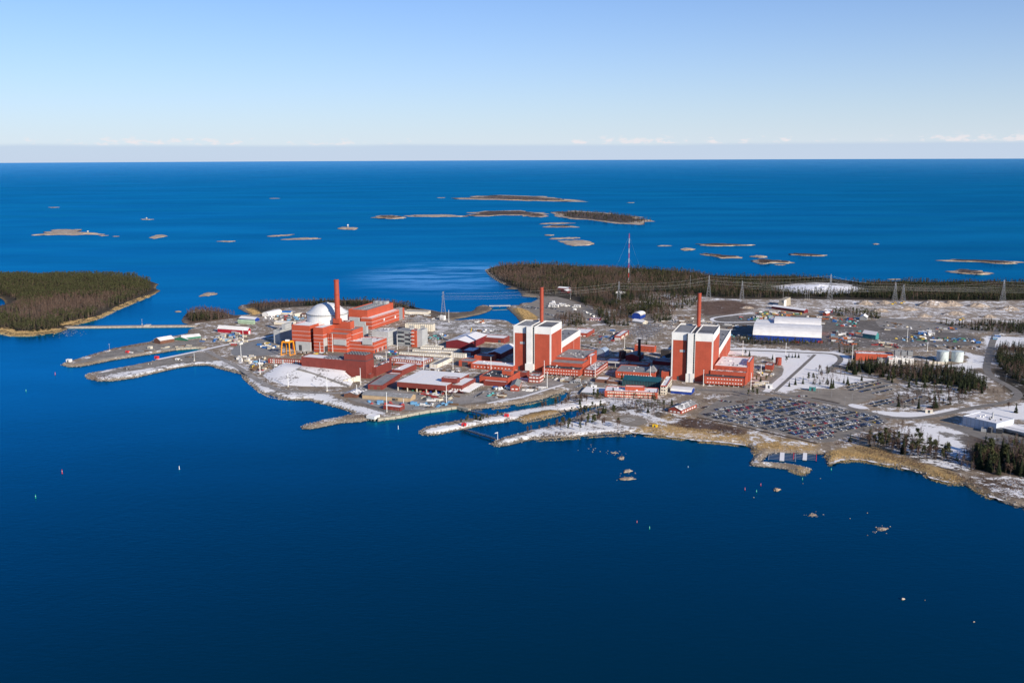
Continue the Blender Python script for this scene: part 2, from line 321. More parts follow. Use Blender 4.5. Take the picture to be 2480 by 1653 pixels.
zone(ZD, [(1500, 850), (2000, 880), (2080, 960), (1950, 1060), (1850, 1160), (1500, 1210), (1280, 1180), (1250, 1080), (1350, 1010)], (.13, .11, .085), .46, 5)
zone(ZD, [(1080, 1225), (1300, 1240), (1600, 1235), (1840, 1190), (1700, 1250), (1450, 1285), (1250, 1270)], (.2, .18, .15), .82, 3)
zone(ZD, [(1850, 730), (2010, 770), (2000, 860), (1880, 870), (1700, 850), (1880, 820), (1900, 770)], (.2, .18, .15), .68, 4)
zone(ZH, [(1900, 300), (2600, 320), (2600, 420), (1950, 420)], (.2, .18, .15), .75, 5)
zone(ZI, [(900, 440), (1230, 340), (1800, 500), (1980, 600), (1800, 720), (1500, 800), (1350, 740), (1000, 520)], (.2, .18, .15), .66, 5)
zone(ZI, [(1350, 430), (1800, 500), (1980, 600), (1800, 620), (1450, 500)], (.21, .195, .175), .40, 5)
zone(ZI, [(560, 520), (900, 440), (1350, 560), (1650, 760), (1900, 900), (1500, 880), (1100, 760), (800, 640)], (.07, .055, .045), .48, 6)
zone(ZI, [(1700, 500), (2500, 430), (2500, 900), (2000, 950), (1750, 800)], (.10, .075, .06), .25, 10)
zone(ZI, [(1750, 940), (2500, 960), (2500, 1240), (2100, 1180), (1850, 1060)], (.12, .085, .06), .50, 5)
zone(ZI, [(1600, 230), (2400, 130), (2400, 300), (2240, 290), (1900, 250)], (.2, .18, .15), .72, 4)
zone(ZD, [(2080, 870), (2500, 900), (2500, 1200), (2250, 1100), (2100, 960)], FFL, .35, 6)
zone(ZF, [(80, 640), (300, 590), (700, 520), (1000, 450), (1400, 390), (1800, 330), (1850, 390), (1450, 440), (950, 520), (450, 615), (150, 670)], (.17, .14, .11), .62, 3)
zone(ZF, [(1000, 510), (1250, 440), (1470, 440), (1450, 470), (1200, 525), (1040, 550)], (.30, .20, .09), .15, 3)
zone(ZF, [(780, 745), (1000, 680), (1350, 600), (1700, 520), (2000, 570), (2080, 640), (1800, 660), (1200, 690), (850, 770)], (.15, .12, .095), .60, 4)
zone(ZF, [(1400, 330), (2353, 300), (2400, 560), (2100, 480), (1850, 440), (1700, 440), (1850, 370)], (.11, .09, .07), .50, 6)
zone(ZG, [(0, 940), (250, 850), (600, 700), (850, 750), (1300, 860), (1700, 960), (2300, 1060), (2200, 1130), (1550, 1100), (1300, 1060), (800, 1010), (400, 960)], (.38, .26, .12), .46, 4)
zone(ZG, [(600, 740), (900, 770), (1500, 900), (1350, 960), (700, 880)], (.11, .075, .06), .40, 6)
zone(ZI, [(60, 690), (400, 600), (700, 620), (1100, 780), (1450, 860), (1700, 1000), (2000, 1150), (1650, 1060), (1200, 950), (800, 840), (300, 780), (120, 830)], (.40, .275, .125), .28, 4)
zone(ZK, [(560, 700), (1450, 560), (1900, 640), (1950, 720), (1700, 660), (1450, 640), (900, 740), (500, 790)], (.2, .18, .155), .55, 4)
zone(ZK, [(480, 740), (1400, 530), (1560, 520), (1640, 600), (1300, 620), (900, 690)], GRV, .22, 4)
zone(ZK, [(250, 640), (700, 500), (1100, 430), (1500, 400), (1500, 480), (1100, 500), (600, 590)], GRV, .25, 4)
zone(ZE, [(-20, 300), (120, 400), (330, 470), (700, 470), (900, 560), (1350, 660), (1200, 690), (900, 630), (600, 535), (300, 530), (100, 455)], (.2, .18, .155), .60, 3)
zone(ZE, [(900, 480), (1300, 380), (2100, 420), (2353, 460), (2353, 560), (1900, 600), (1300, 660), (1000, 560)], (.21, .19, .165), .14, 4)
zone(ZB, [(0, 500), (560, 560), (900, 580), (1130, 640), (1130, 720), (600, 690), (300, 700), (0, 620)], GRV, .46, 5)
zone(ZB, [(0, 400), (500, 465), (720, 390), (880, 380), (880, 430), (600, 505), (450, 530), (150, 500), (0, 470)], (.16, .13, .10), .08, 3)
zone(ZB, [(1130, 400), (1300, 420), (1420, 500), (1400, 560), (1270, 550), (1180, 470)], (.32, .22, .09), .10, 3)
zone(ZA, [(-100, 420), (700, 400), (1800, 420), (2100, 510), (1750, 500), (800, 470), (300, 500), (150, 560)], FFL, .04, 6)
zone(ZA, [(-10, 500), (60, 490), (150, 560), (60, 580)], REED, 0, 3)
zone(ZK, [(1330, 150), (1900, 120), (1880, 190), (1400, 250)], (.12, .08, .055), .02, 5)
EXTRA_RING = []
def build_land():
    gm = ground_mat()
    def make(name, rings, step, hill, basecol, basesnow, label, shorecol, zones=True, edge=6.5, lo=None, hi=None):
        allp = np.vstack(rings); x0, y0 = allp.min(0)-12; x1, y1 = allp.max(0)+12
        if lo is not None: x0, y0 = max(x0, lo[0]), max(y0, lo[1])
        if hi is not None: x1, y1 = min(x1, hi[0]), min(y1, hi[1])
        xs = np.arange(x0, x1+step, step); ys = np.arange(y0, y1+step, step); X, Y = np.meshgrid(xs, ys); p = np.c_[X.ravel(), Y.ravel()]
        d = sdf(p, rings)
        d = d+(vnoise(p[:, 0], p[:, 1], 9, 3)-.5)*2.2
        z = np.where(d < 0, np.maximum(d*.45, -3), G*np.clip(d/edge, 0, 1)) + hill(p, d)
        col = np.tile(np.array(basecol), (len(p), 1)); sn = np.full(len(p), basesnow, float)
        if zones:
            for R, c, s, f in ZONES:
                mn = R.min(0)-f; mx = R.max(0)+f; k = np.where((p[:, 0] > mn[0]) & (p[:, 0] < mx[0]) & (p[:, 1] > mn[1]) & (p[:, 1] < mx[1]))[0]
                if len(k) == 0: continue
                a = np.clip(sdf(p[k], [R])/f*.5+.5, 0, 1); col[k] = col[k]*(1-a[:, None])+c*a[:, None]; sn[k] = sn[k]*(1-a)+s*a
        a = np.clip(1-(d-1.0)/3.0, 0, 1)*.9; sc = np.array(shorecol); col = col*(1-a[:, None])+sc*a[:, None]; sn *= np.clip((d-.3)/3.0, .0, 1)
        keep = d > -9; ny, nx = X.shape; idx = np.arange(nx*ny).reshape(ny, nx)
        q = np.stack([idx[:-1, :-1], idx[:-1, 1:], idx[1:, 1:], idx[1:, :-1]], -1).reshape(-1, 4); q = q[keep[q].any(1)]
        used = np.unique(q); mp = np.zeros(nx*ny, int); mp[used] = np.arange(len(used))
        me = mesh_np(name, np.c_[p, z][used], mp[q], [gm], smooth=True, attrs={'snow': sn[used]}, colors={'gcol': col[used]})
        tag(link(bpy.data.objects.new(name, me)), label, kind='structure')
    flat = lambda p, d: np.zeros(len(p))
    make('mainland_terrain', [MAIN], 4.5, flat, GR, .42, 'snow-patched flat industrial headland with piers', (.27, .235, .195), lo=(-760, 680), hi=(1900, 3400))
    make('wooded_island_terrain', [LEFT, LAGOON], 5.0, lambda p, d: 9*np.clip((d-25)/120, 0, 1), (.06, .05, .035), .0, 'wooded island shore with golden reed edge', (.36, .25, .12), zones=False, lo=(-1500, 1200))
build_land()
# ------------------------------------------------------------------ building kit
TH = math.radians(20.5)
RED = mat('red_cladding', (.405, .077, .042), .75, .09, .07, lines=.28, lw=3.0)
ORG = mat('orange_red_cladding', (.435, .083, .042), .75, .08, .05, lines=.22, lw=3.2)
DKR = mat('dark_red_cladding', (.20, .042, .033), .75, .08, .06, lines=.35, lw=2.6)
BRK = mat('red_brick', (.29, .058, .038), .85, .10, .2, lines=.3, lw=1.5)
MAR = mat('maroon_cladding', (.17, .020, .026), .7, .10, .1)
WHT = mat('white_concrete', (.72, .71, .68), .7, .05, .08)
CRM = mat('cream_panel', (.62, .57, .47), .75, .08, .2)
LGR = mat('light_grey_cladding', (.42, .43, .43), .65, .07, .1, lines=.25, lw=2.5)
MGR = mat('mid_grey_cladding', (.24, .25, .26), .6, .08, .1, lines=.25, lw=2.5)
DGR = mat('dark_grey_steel', (.055, .06, .07), .55, .15, .3)
GLS = mat('dark_window_glass', (.03, .045, .06), .12, .2, .5, spec=.6)
LWN = mat('pale_window_frame', (.74, .73, .70), .5, .08, .6)
SNW = mat('snow_roof', (.40, .38, .36), .85, .15, .2, snow=.92, ss_=.3)
SNP = mat('patchy_snow_roof', (.17, .165, .165), .85, .15, .2, snow=.52, ss_=.25)
GRF = mat('grey_roof', (.25, .25, .25), .85, .15, .15, snow=.20, ss_=.3)
DRF = mat('dark_bitumen_roof', (.06, .06, .065), .8, .2, .2, snow=.22, ss_=.3)
MTR = mat('white_metal_roof', (.76, .74, .71), .5, .07, .12, lines=.10, lw=4.5)
BLU = mat('blue_cladding', (.012, .045, .26), .6, .08, .15)
GRN = mat('green_cladding', (.02, .16, .10), .6, .1, .2)
TAN = mat('tan_brick', (.42, .31, .19), .85, .08, .2)
YEL = mat('yellow_paint', (.72, .46, .02), .5, .08, .5)
ORN = mat('orange_crane_paint', (.78, .30, .015), .5, .08, .5)
TEA = mat('teal_cladding', (.05, .22, .22), .6, .1, .3)
CON = mat('quay_concrete', (.36, .32, .25), .85, .12, .3)
STL = mat('galvanised_steel', (.33, .34, .36), .45, .1, .4, metal=.3)
POL = mat('white_pole_paint', (.78, .78, .76), .5, .04, .4)
BRW = mat('brown_cladding', (.16, .075, .05), .75, .12, .3, lines=.3, lw=2)
SGN = mat('pale_stripe', (.55, .50, .50), .6, .05, .3)
SGR = mat('stack_red', (.36, .066, .036), .6, .06, .2)
RST = mat('scuffed_bright_red', (.62, .03, .035), .5, .08, .6)
class Fr:
    def __init__(s, o, e1, e2, w, d, h): s.o, s.e1, s.e2, s.w, s.d, s.h = o, e1, e2, w, d, h
    def pt(s, x, y, z): return s.o+s.e1*x+s.e2*y+EZ*z
    def box(s, mb, x0, x1, y0, y1, z0, z1, mi=0, cap=True):
        c = [(x0, y0), (x1, y0), (x1, y1), (x0, y1)]
        return mb.hexa([s.pt(x, y, z0) for x, y in c], [s.pt(x, y, z1) for x, y in c], mi, cap)
def frame(F, L, uR, vT, z0=G, z1=None, th=TH, d=None, w=None, dmax=75.0):
    """F: pixel of the front corner at the base (or at the roof edge when z1 is given); L: left end (column, or base pixel); uR: column of the right end"""
    zz = z0 if z1 is None else z1
    p = P(F, zz)
    if isinstance(L, tuple):
        q = P(L, zz); e = p-q; e[2] = 0; w = np.linalg.norm(e); e1 = e/w
    else:
        e1 = np.array([math.cos(th), -math.sin(th), 0])
        if w is None: w = solve_u(p, -e1, L)
    e2 = np.array([-e1[1], e1[0], 0])
    if d is None: d = min(abs(solve_u(p, e2, uR)), dmax)
    h = solve_v(p, EZ, vT) if z1 is None else z1-z0
    o = p-e1*w; o = np.array([o[0], o[1], z0])
    return Fr(o, e1, e2, max(w, 1), max(d, 1), max(h, .8))
def shell(root, fr, wm, rm, par=.7, wname='wall', rname='roof', roof='flat', rise=3.0, over=.6):
    w, d, h = fr.w, fr.d, fr.h; mb = MB(); q = .45
    if roof == 'flat':
        o4 = [(0, 0), (w, 0), (w, d), (0, d)]; i4 = [(q, q), (w-q, q), (w-q, d-q), (q, d-q)]
        V = [fr.pt(x, y, 0) for x, y in o4]+[fr.pt(x, y, h) for x, y in o4]+[fr.pt(x, y, h) for x, y in i4]+[fr.pt(x, y, h-par) for x, y in i4]
        fs = []
        for i in range(4): j = (i+1) % 4; fs += [(i, j, 4+j, 4+i), (4+i, 4+j, 8+j, 8+i), (8+i, 8+j, 12+j, 12+i)]
        mb.add(V, fs); wo = mb.build(wname, wm, root)
        r = MB(); r.hexa([fr.pt(x, y, h-par-.3) for x, y in i4], [fr.pt(x, y, h-par+.02) for x, y in i4]); r.build(rname, rm, wo); return wo
    if roof == 'gablex':    # ridge along x
        prof = [(0, h), (d/2, h+rise), (d, h)]
    elif roof == 'gabley': prof = [(0, h), (w/2, h+rise), (w, h)]
    elif roof == 'archx': prof = [(d*(.5-.5*math.cos(math.pi*i/10)), h+rise*math.sin(math.pi*i/10)) for i in range(11)]
    elif roof == 'archy': prof = [(w*(.5-.5*math.cos(math.pi*i/10)), h+rise*math.sin(math.pi*i/10)) for i in range(11)]
    ax = roof[-1]; ln = w if ax == 'x' else d
    pt = (lambda a, b, z: fr.pt(a, b, z)) if ax == 'x' else (lambda a, b, z: fr.pt(b, a, z))
    n = len(prof); fr.box(mb, 0, w, 0, d, 0, h, cap=False)
    for e in (0, ln): mb.add([pt(e, b, z) for b, z in prof], [tuple(range(n))])
    wo = mb.build(wname, wm, root); r = MB(); sc = 1+over/(d if ax == 'x' else w)*2; mid = (d if ax == 'x' else w)/2
    P2 = [((b-mid)*sc+mid, z+.12-(.15 if k in (0, n-1) else 0)) for k, (b, z) in enumerate(prof)]
    for k in range(n-1):
        (b0, z0), (b1, z1) = P2[k], P2[k+1]
        r.hexa([pt(-over, b0, z0), pt(ln+over, b0, z0), pt(ln+over, b1, z1), pt(-over, b1, z1)], [pt(-over, b0, z0+.3), pt(ln+over, b0, z0+.3), pt(ln+over, b1, z1+.3), pt(-over, b1, z1+.3)])
    r.build(rname, rm, wo); return wo
def panel(root, fr, face, a, b, z0, z1, m, name='panel', out=.12):
    mb = MB()
    if face == 'f': fr.box(mb, a, b, -out, .15, z0, z1)
    elif face == 'r': fr.box(mb, fr.w-.15, fr.w+out, a, b, z0, z1)
    elif face == 'l': fr.box(mb, -out, .15, a, b, z0, z1)
    return mb.build(name, m, root)
def wins(root, fr, face, n, z0, z1, m=LWN, a=.05, b=.95, fill=.6, name='window', skip=()):
    ln = fr.w if face == 'f' else fr.d; p = (b-a)*ln/n
    for i in range(n):
        if i in skip: continue
        s = a*ln+p*i+p*(1-fill)/2; panel(root, fr, face, s, s+p*fill, z0, z1, m, name)
def stripe(root, fr, zl, m=SGN, faces='fr', t=.55):
    for z in zl:
        if 'f' in faces: panel(root, fr, 'f', 0, fr.w, z, z+t, m, 'pale_band', .08)
        if 'r' in faces: panel(root, fr, 'r', 0, fr.d, z, z+t, m, 'pale_band', .08)
def vents(root, fr, n, m=LGR, seed=0, top=None, hmax=1.6):
    r = random.Random(seed); z = (fr.h-.7) if top is None else top
    for i in range(n):
        x = r.uniform(.08, .9)*fr.w; y = r.uniform(.1, .85)*fr.d; a = r.uniform(.6, 1.6); b = r.uniform(.6, 1.6); hh = r.uniform(.7, hmax)
        mb = MB(); fr.box(mb, x, x+a*1.4, y, y+b*1.4, z, z+hh); mb.build('roof_vent', r.choice([m, DGR, LWN]), root)
def rootat(name, fr, label, cat, group=None):
    c = fr.pt(fr.w/2, fr.d/2, 0); return tag(empty(name, c), label, cat, group)
def bld(name, label, F, L, uR, vT, wm=RED, rm=SNP, cat='building', z0=G, z1=None, roof='flat', rise=3.0, par=.7, wf=0, wr=0, rows=1, wz=1.2, wh=1.3, wm2=LWN, th=TH, d=None, w=None, group=None, nv=0, fill=.6, over=.6):
    fr = frame(F, L, uR, vT, z0, z1, th, d, w); ro = rootat(name, fr, label, cat, group)
    wo = shell(ro, fr, wm, rm, par, roof=roof, rise=rise, over=over)
    fh = fr.h/max(rows, 1)
    for k in range(rows):
        if wf: wins(ro, fr, 'f', wf, k*fh+wz, k*fh+wz+wh, wm2, fill=fill)
        if wr: wins(ro, fr, 'r', wr, k*fh+wz, k*fh+wz+wh, wm2, fill=fill)
    if nv: vents(ro, fr, nv, seed=int(fr.w*100))
    return ro, fr
def blk(root, F, L, uR, vT, wm=RED, rm=SNP, z0=G, z1=None, th=TH, d=None, w=None, par=.7, roof='flat', rise=3.0, wname='wall'):
    fr = frame(F, L, uR, vT, z0, z1, th, d, w); shell(root, fr, wm, rm, par, roof=roof, rise=rise, wname=wname); return fr
def stack(root, base, r0, r1, ztop, m=SGR, spiral=False, name='chimney_stack'):
    mb = MB(); n = 20; prof = [(r0+(r1-r0)*k/12, base[2]+(ztop-base[2])*k/12) for k in range(13)]
    mb.lathe(base, prof, n); st = mb.build(name, m, root, smooth=False)
    if spiral:
        for q in range(3):
            s = MB(); k = 60; zz = np.linspace(base[2]+(ztop-base[2])*.35, ztop-.5, k)
            for i in range(k-1):
                a0 = q*2.094+i*.32; a1 = a0+.32; ra = r0+(r1-r0)*(zz[i]-base[2])/(ztop-base[2])
                c = lambda a, r, z: (base[0]+r*math.cos(a), base[1]+r*math.sin(a), z)
                s.hexa([c(a0, ra-.05, zz[i]), c(a0, ra+.45, zz[i]), c(a1, ra+.45, zz[i+1]), c(a1, ra-.05, zz[i+1])], [c(a0, ra-.05, zz[i]+.35), c(a0, ra+.45, zz[i]+.35), c(a1, ra+.45, zz[i+1]+.35), c(a1, ra-.05, zz[i+1]+.35)])
            s.build('spiral_strake', m, st)
    else:
        for z in (.30, .62, .965):
            s = MB(); zz = base[2]+(ztop-base[2])*z; rr = r0+(r1-r0)*z; s.lathe(base, [(rr-.1, zz), (rr+.9, zz), (rr+.9, zz+.35), (rr-.1, zz+.35)], n); s.build('gallery_ring', m, st)
    s = MB(); s.lathe(base, [(r1*.8, ztop-.2), (r1*.8, ztop+.05)], n); s.build('flue_mouth', DGR, st); return st
# ------------------------------------------------------------------ twin tower reactor buildings
def tower(label, F, L, uR, vT, stairL, stairR, stackpx, wingF, wingR, wingT, logo=True):
    fr = frame(F, L, uR, vT); root = rootat('reactor_building', fr, label, 'building', 'square red and white reactor towers')
    w, d, h = fr.w, fr.d, fr.h; shell(root, fr, WHT, GRF, par=1.4)
    band = 10.0; eg = w*.036
    sl = -solve_u(fr.pt(w, 0, 0), -fr.e1, stairL)+w; sr = -solve_u(fr.pt(w, 0, 0), -fr.e1, stairR)+w
    def redp(face, a, b):
        pn = panel(root, fr, face, a, b, .3, h-band, RED, 'red_panel', .10)
    redp('f', eg, sl-1.5); redp('f', sr+2.6, w-eg); redp('r', 1.6, d-1.6)
    # recessed stair shaft stands proud of the front
    m = MB(); fr.box(m, sl, sr, -5.0, .5, 0, h+.4); sh = m.build('stair_shaft', WHT, root)
    for a, b in ((sl-1.9, sl), (sr, sr+1.9)):
        m = MB(); fr.box(m, a, b, -1.6, .4, 10, h-.4); g = m.build('glazed_strip', GLS, sh)
        for k in range(16):
            z = 11+(h-13)*k/16; mm = MB(); fr.box(mm, a-.05, b+.05, -1.75, -.9, z, z+.35); mm.build('mullion', MGR, g)
    m = MB(); fr.box(m, sl-1.2, sr+2.6, -7.5, -4.8, 0, 11.5); m.build('stair_base', WHT, sh)
    # roof: raised white rims, dark recesses, middle well
    for (a, b) in ((.06, .40), (.60, .95)):
        m = MB(); fr.box(m, a*w, b*w, d*.14, d*.86, h-1.4, h-.75); m.build('roof_recess', GRF if a < .3 else mat('slate_recess', (.17, .17, .175), .8), root)
        m = MB(); fr.box(m, a*w-1.2, b*w+1.2, d*.05, d*.10, h-1.4, h-.2); m.build('roof_kerb', WHT, root)
    for a in (.44, .565):
        m = MB(); fr.box(m, a*w, a*w+1.0, -.2, d*.97, h-1.4, h+.45); m.build('roof_wall', WHT, root)
    m = MB(); fr.box(m, .46*w, .56*w, d*.1, d*.8, h-1.4, h-.9); m.build('well_floor', DRF, root)
    for k in range(9):
        m = MB(); x = w*(.62+.035*k); fr.box(m, x, x+.7, d*.3, d*.34, h-.75, h+.15); m.build('roof_vent', DGR, root)
    # doors, sign
    if logo:
        m = MB(); fr.box(m, sl-11, sl-4, -.22, -.1, h*.60, h*.60+3.2); m.build('wall_sign', LGR, root)
    m = MB(); fr.box(m, sl-14, sl-11, -.2, -.1, .3, 6); m.build('door', DGR, root)
    # stack at the back edge
    sb = P(stackpx[0], fr.o[2]+h-2); k = fr.pt(w*.5, d*.80, h-1.4); k[:2] = (sb+0)[:2] if False else k[:2]
    # the shaft's column in the picture fixes its place along the roof
    t = solve_u(fr.pt(0, d*.86, h), fr.e1, stackpx[0][0]); base = fr.pt(t, d*.86, h-1.4)
    zt = solve_v(base, EZ, stackpx[1][1]); stack(root, base, 2.7, 2.5, base[2]+zt, SGR, spiral=True)
    # lower white and red wing behind the right corner
    wf = frame(wingF, wingF[0]-60, wingR, wingT, d=None); ww = MB()
    f2 = Fr(fr.pt(w-26, d-.5, 0), fr.e1, fr.e2, 26.5, max(solve_u(fr.pt(w, d, 0), fr.e2, wingR), 20), 0); f2.h = solve_v(fr.pt(w, d, 0), EZ, wingT)
    shell(root, f2, WHT, GRF, par=.9, wname='wing')
    panel(root, f2, 'r', 1.2, f2.d*.62, .3, f2.h-9.5, RED, 'red_panel', .1); panel(root, f2, 'r', f2.d*.63, f2.d-1.4, .3, f2.h-9.5, RED, 'red_panel', .1)
    vents(root, f2, 8, seed=int(F[0]))
    return root, fr
t1, f1 = tower('square red tower with white stair shaft, left one of the twin towers', ZB(1573, 1135), ZB(1148, 1107), ZB(1694, 0)[0], ZB(0, 625)[1], ZB(1306, 0)[0], ZB(1368, 0)[0], (ZB(1467, 565), ZB(1463, 166)), ZB(1697, 1000), ZB(1905, 0)[0], ZB(0, 783)[1])
t2, f2_ = tower('square red tower with white stair shaft, right one of the twin towers', ZC(1527, 1252), ZC(1056, 1222), ZC(1612, 0)[0], ZC(0, 704)[1], ZC(1243, 0)[0], ZC(1303, 0)[0], (ZC(1373, 645), ZC(1377, 232)), ZC(1613, 1050), ZC(1730, 0)[0], ZC(0, 858)[1])
# ------------------------------------------------------------------ domed reactor and its red blocks
def domed():
    c = P(ZA(920, 908)); c[2] = G
    fr0 = frame(ZA(715, 985), ZA(512, 0)[0], ZA(800, 0)[0], ZA(0, 700)[1], d=70)
    root = tag(empty('domed_reactor_building', c), 'domed white reactor with orange-red blocks and tall red stack', 'building')
    R = (ZA(1148, 0)[0]-ZA(692, 0)[0])/2*(np.linalg.norm((c-CAMP)@FW))/FPX
    zt = solve_v(np.array([c[0], c[1], 0]), EZ, ZA(0, 548)[1]); ztop = solve_v(np.array([c[0], c[1], 0]), EZ, ZA(0, 436)[1])
    mb = MB(); mb.lathe(c, [(R, G), (R, zt-3), (R+.7, zt-3), (R+.7, zt-1.6), (R, zt-1.6), (R, zt), (R+.6, zt), (R+.6, zt+.8), (R-.4, zt+.8)], 56); cy = mb.build('containment_cylinder', WHT, root); mb = MB(); mb.lathe(c, [(R+.2, zt-1.4), (R+1.5, zt-1.4), (R+1.5, zt-.5), (R+.2, zt-.5)], 56); mb.build('walkway_ring', MGR, cy)
    for k in range(56):
        a = 2*math.pi*k/56; m = MB(); e = np.array([math.cos(a), math.sin(a), 0]); m.tube(c+e*(R+.75)+EZ*(zt-1.5-G), c+e*(R+.75)+EZ*(zt+1.9-G), .12, n=4); m.build('rail_post', LGR, cy)
    H = ztop-zt-.8
    prof = [((R-.4)*r, zt+.8+H*z) for r, z in [(1, 0), (.97, .04), (.915, .12), (.855, .22), (.80, .33), (.75, .43), (.70, .53), (.64, .63), (.565, .73), (.48, .81), (.385, .875), (.275, .93), (.15, .97), (.02, .985)]]
    mb = MB(); mb.lathe(c, prof, 56); dm = mb.build('dome', mat('dome_plates', (.68, .68, .66), .6, .05, .06), root, smooth=True)
    m = MB(); m.lathe(c, [(3, ztop-.6), (3, ztop+.5), (2, ztop+1.0)], 16); m.build('dome_hatch', LGR, dm)
    for k in range(14):
        a = 2*math.pi*k/14; m = MB()
        for i in range(12):
            (r0, z0), (r1, z1) = prof[i], prof[i+1]
            p0 = np.array([c[0]+r0*math.cos(a), c[1]+r0*math.sin(a), z0]); p1 = np.array([c[0]+r1*math.cos(a), c[1]+r1*math.sin(a), z1]); m.tube(p0, p1, .09, n=4, cap=False)
        m.build('dome_rib', mat('dome_seam', (.56, .56, .56), .6), dm)
    def B(F, L, R_, T, wm=ORG, rm=SNP, bands=(), **k):
        f = blk(root, ZA(*F), ZA(L, 0)[0] if not isinstance(L, tuple) else ZA(*L), ZA(R_, 0)[0], ZA(0, T)[1], wm, rm, **k)
        stripe(root, f, bands); return f
    # ring of red safeguard blocks
    f = B((716, 985), 512, 770, 700, rm=SNW, bands=(17, 23.5, 30), d=62)
    B((716, 990), 548, 740, 888, wm=LGR, rm=GRF, d=3.2)
    g = frame(ZA(716, 990), ZA(548, 0)[0], 0, ZA(0, 888)[1], d=3.2); panel(root, g, 'f', g.w*.22, g.w*.42, .2, 9, DGR, 'gate')
    f = B((866, 1002), 757, 965, 722, rm=SNW, bands=(4.5, 10, 15.5, 21, 26.5), d=40)
    panel(root, f, 'r', .3, f.d*.34, 0, 21, LGR, 'grey_door_bay', .6); panel(root, f, 'r', f.d*.05, f.d*.28, 0, 9, DGR, 'gate', .75)
    f = B((1132, 1004), 915, 1290, 798, rm=GRF, bands=(4.5, 10, 15.5, 21))
    panel(root, f, 'f', f.w*.34, f.w*.98, 11.5, 20, LGR, 'louvre_box', 2.2)
    f = B((1190, 925), 945, 1312, 0, rm=GRF, z1=None, bands=()) if False else None
    f = blk(root, ZA(1190, 752), ZA(945, 0)[0], ZA(1312, 0)[0], 0, ORG, GRF, z1=35.5); stripe(root, f, (25,)); vents(root, f, 14, seed=3)
    f = blk(root, ZA(1168, 655), ZA(968, 0)[0], ZA(1212, 0)[0], 0, ORG, GRF, z0=33, z1=47.0); vents(root, f, 8, seed=4)
    f = blk(root, ZA(1045, 620), ZA(970, 0)[0], ZA(1072, 0)[0], 0, ORG, GRF, z0=44, z1=51.5)
    sb = f.pt(f.w*.55, f.d*.5, f.h-1); t = solve_v(sb, EZ, ZA(0, 172)[1]); stack(root, sb, 4.3, 3.7, sb[2]+t, SGR)
    f = B((1437, 1014), 1137, 1586, 892, rm=SNP, bands=(5.5, 11.5, 17.5)); vents(root, f, 10, seed=9)
    panel(root, f, 'f', f.w*.60, f.w*.96, 13.5, 22.5, LGR, 'louvre_box', 2.0)
    for k in range(5): panel(root, f, 'r', f.d*(.1+.17*k), f.d*(.1+.17*k)+3.5, .3, 5, LGR if k % 2 else DGR, 'gate', .15)
    # grey service blocks between dome and turbine hall
    blk(root, ZA(1266, 606), ZA(1155, 0)[0], ZA(1275, 0)[0], 0, LGR, GRF, z1=35.0); blk(root, ZA(1338, 655), ZA(1222, 0)[0], ZA(1345, 0)[0], 0, LGR, GRF, z1=32.5)
    blk(root, ZA(1352, 708), ZA(1300, 0)[0], ZA(1372, 0)[0], 0, LGR, GRF, z1=30.0)
    return root
domed()
# turbine hall
def turbine():
    fr = frame(ZA(1415, 742), ZA(1290, 0)[0], ZA(1727, 0)[0], ZA(0, 612)[1], dmax=150); root = rootat('turbine_hall', fr, 'long orange-red turbine hall with snow ledge beside the domed reactor', 'building')
    shell(root, fr, ORG, SNW, par=.5); stripe(root, fr, (6, 12.5, 19)); h = fr.h
    w2 = fr.w+16; f2 = Fr(fr.pt(fr.w-w2-12, 7.5, 0), fr.e1, fr.e2, w2, fr.d-7.0, 0); f2.h = solve_v(f2.pt(w2, 0, 0), EZ, ZA(0, 522)[1])
    shell(root, f2, ORG, GRF, par=1.5); wo = f2.h
    for k in range(11): m = MB(); y = f2.d*(.05+.085*k); f2.box(m, f2.w*.15, f2.w*.5, y, y+3, f2.h-1.5, f2.h+.3); m.build('roof_unit', MGR, root)
    m = MB(); f2.box(m, f2.w*.56, f2.w*.62, 2, f2.d-6, f2.h-1.5, f2.h-1.1); m.build('roof_walkway', LGR, root)
    for k in range(6): m = MB(); x = f2.w*(.1+.12*k); f2.box(m, x, x+4.5, f2.d*.86, f2.d*.97, f2.h-1.5, f2.h+3.2); m.build('roof_unit', LGR if k % 2 else MGR, root)
    for k in range(2): panel(root, fr, 'r', fr.d*(.42+.41*k), fr.d*(.42+.41*k)+4.5, 8.5-2*k, 13.0-2*k, LWN, 'wall_sign', .2)
    f3 = Fr(fr.pt(fr.w-7, fr.d+.02, 0), fr.e1, fr.e2, 7.2, fr.d*.13, solve_v(fr.pt(fr.w, fr.d, 0), EZ, ZA(0, 500)[1])); shell(root, f3, MGR, GRF)
    f4 = Fr(fr.pt(fr.w-7, fr.d*1.132, 0), fr.e1, fr.e2, 7.6, fr.d*.06, f3.h-1.5); shell(root, f4, ORG, GRF)
    return root
turbine()
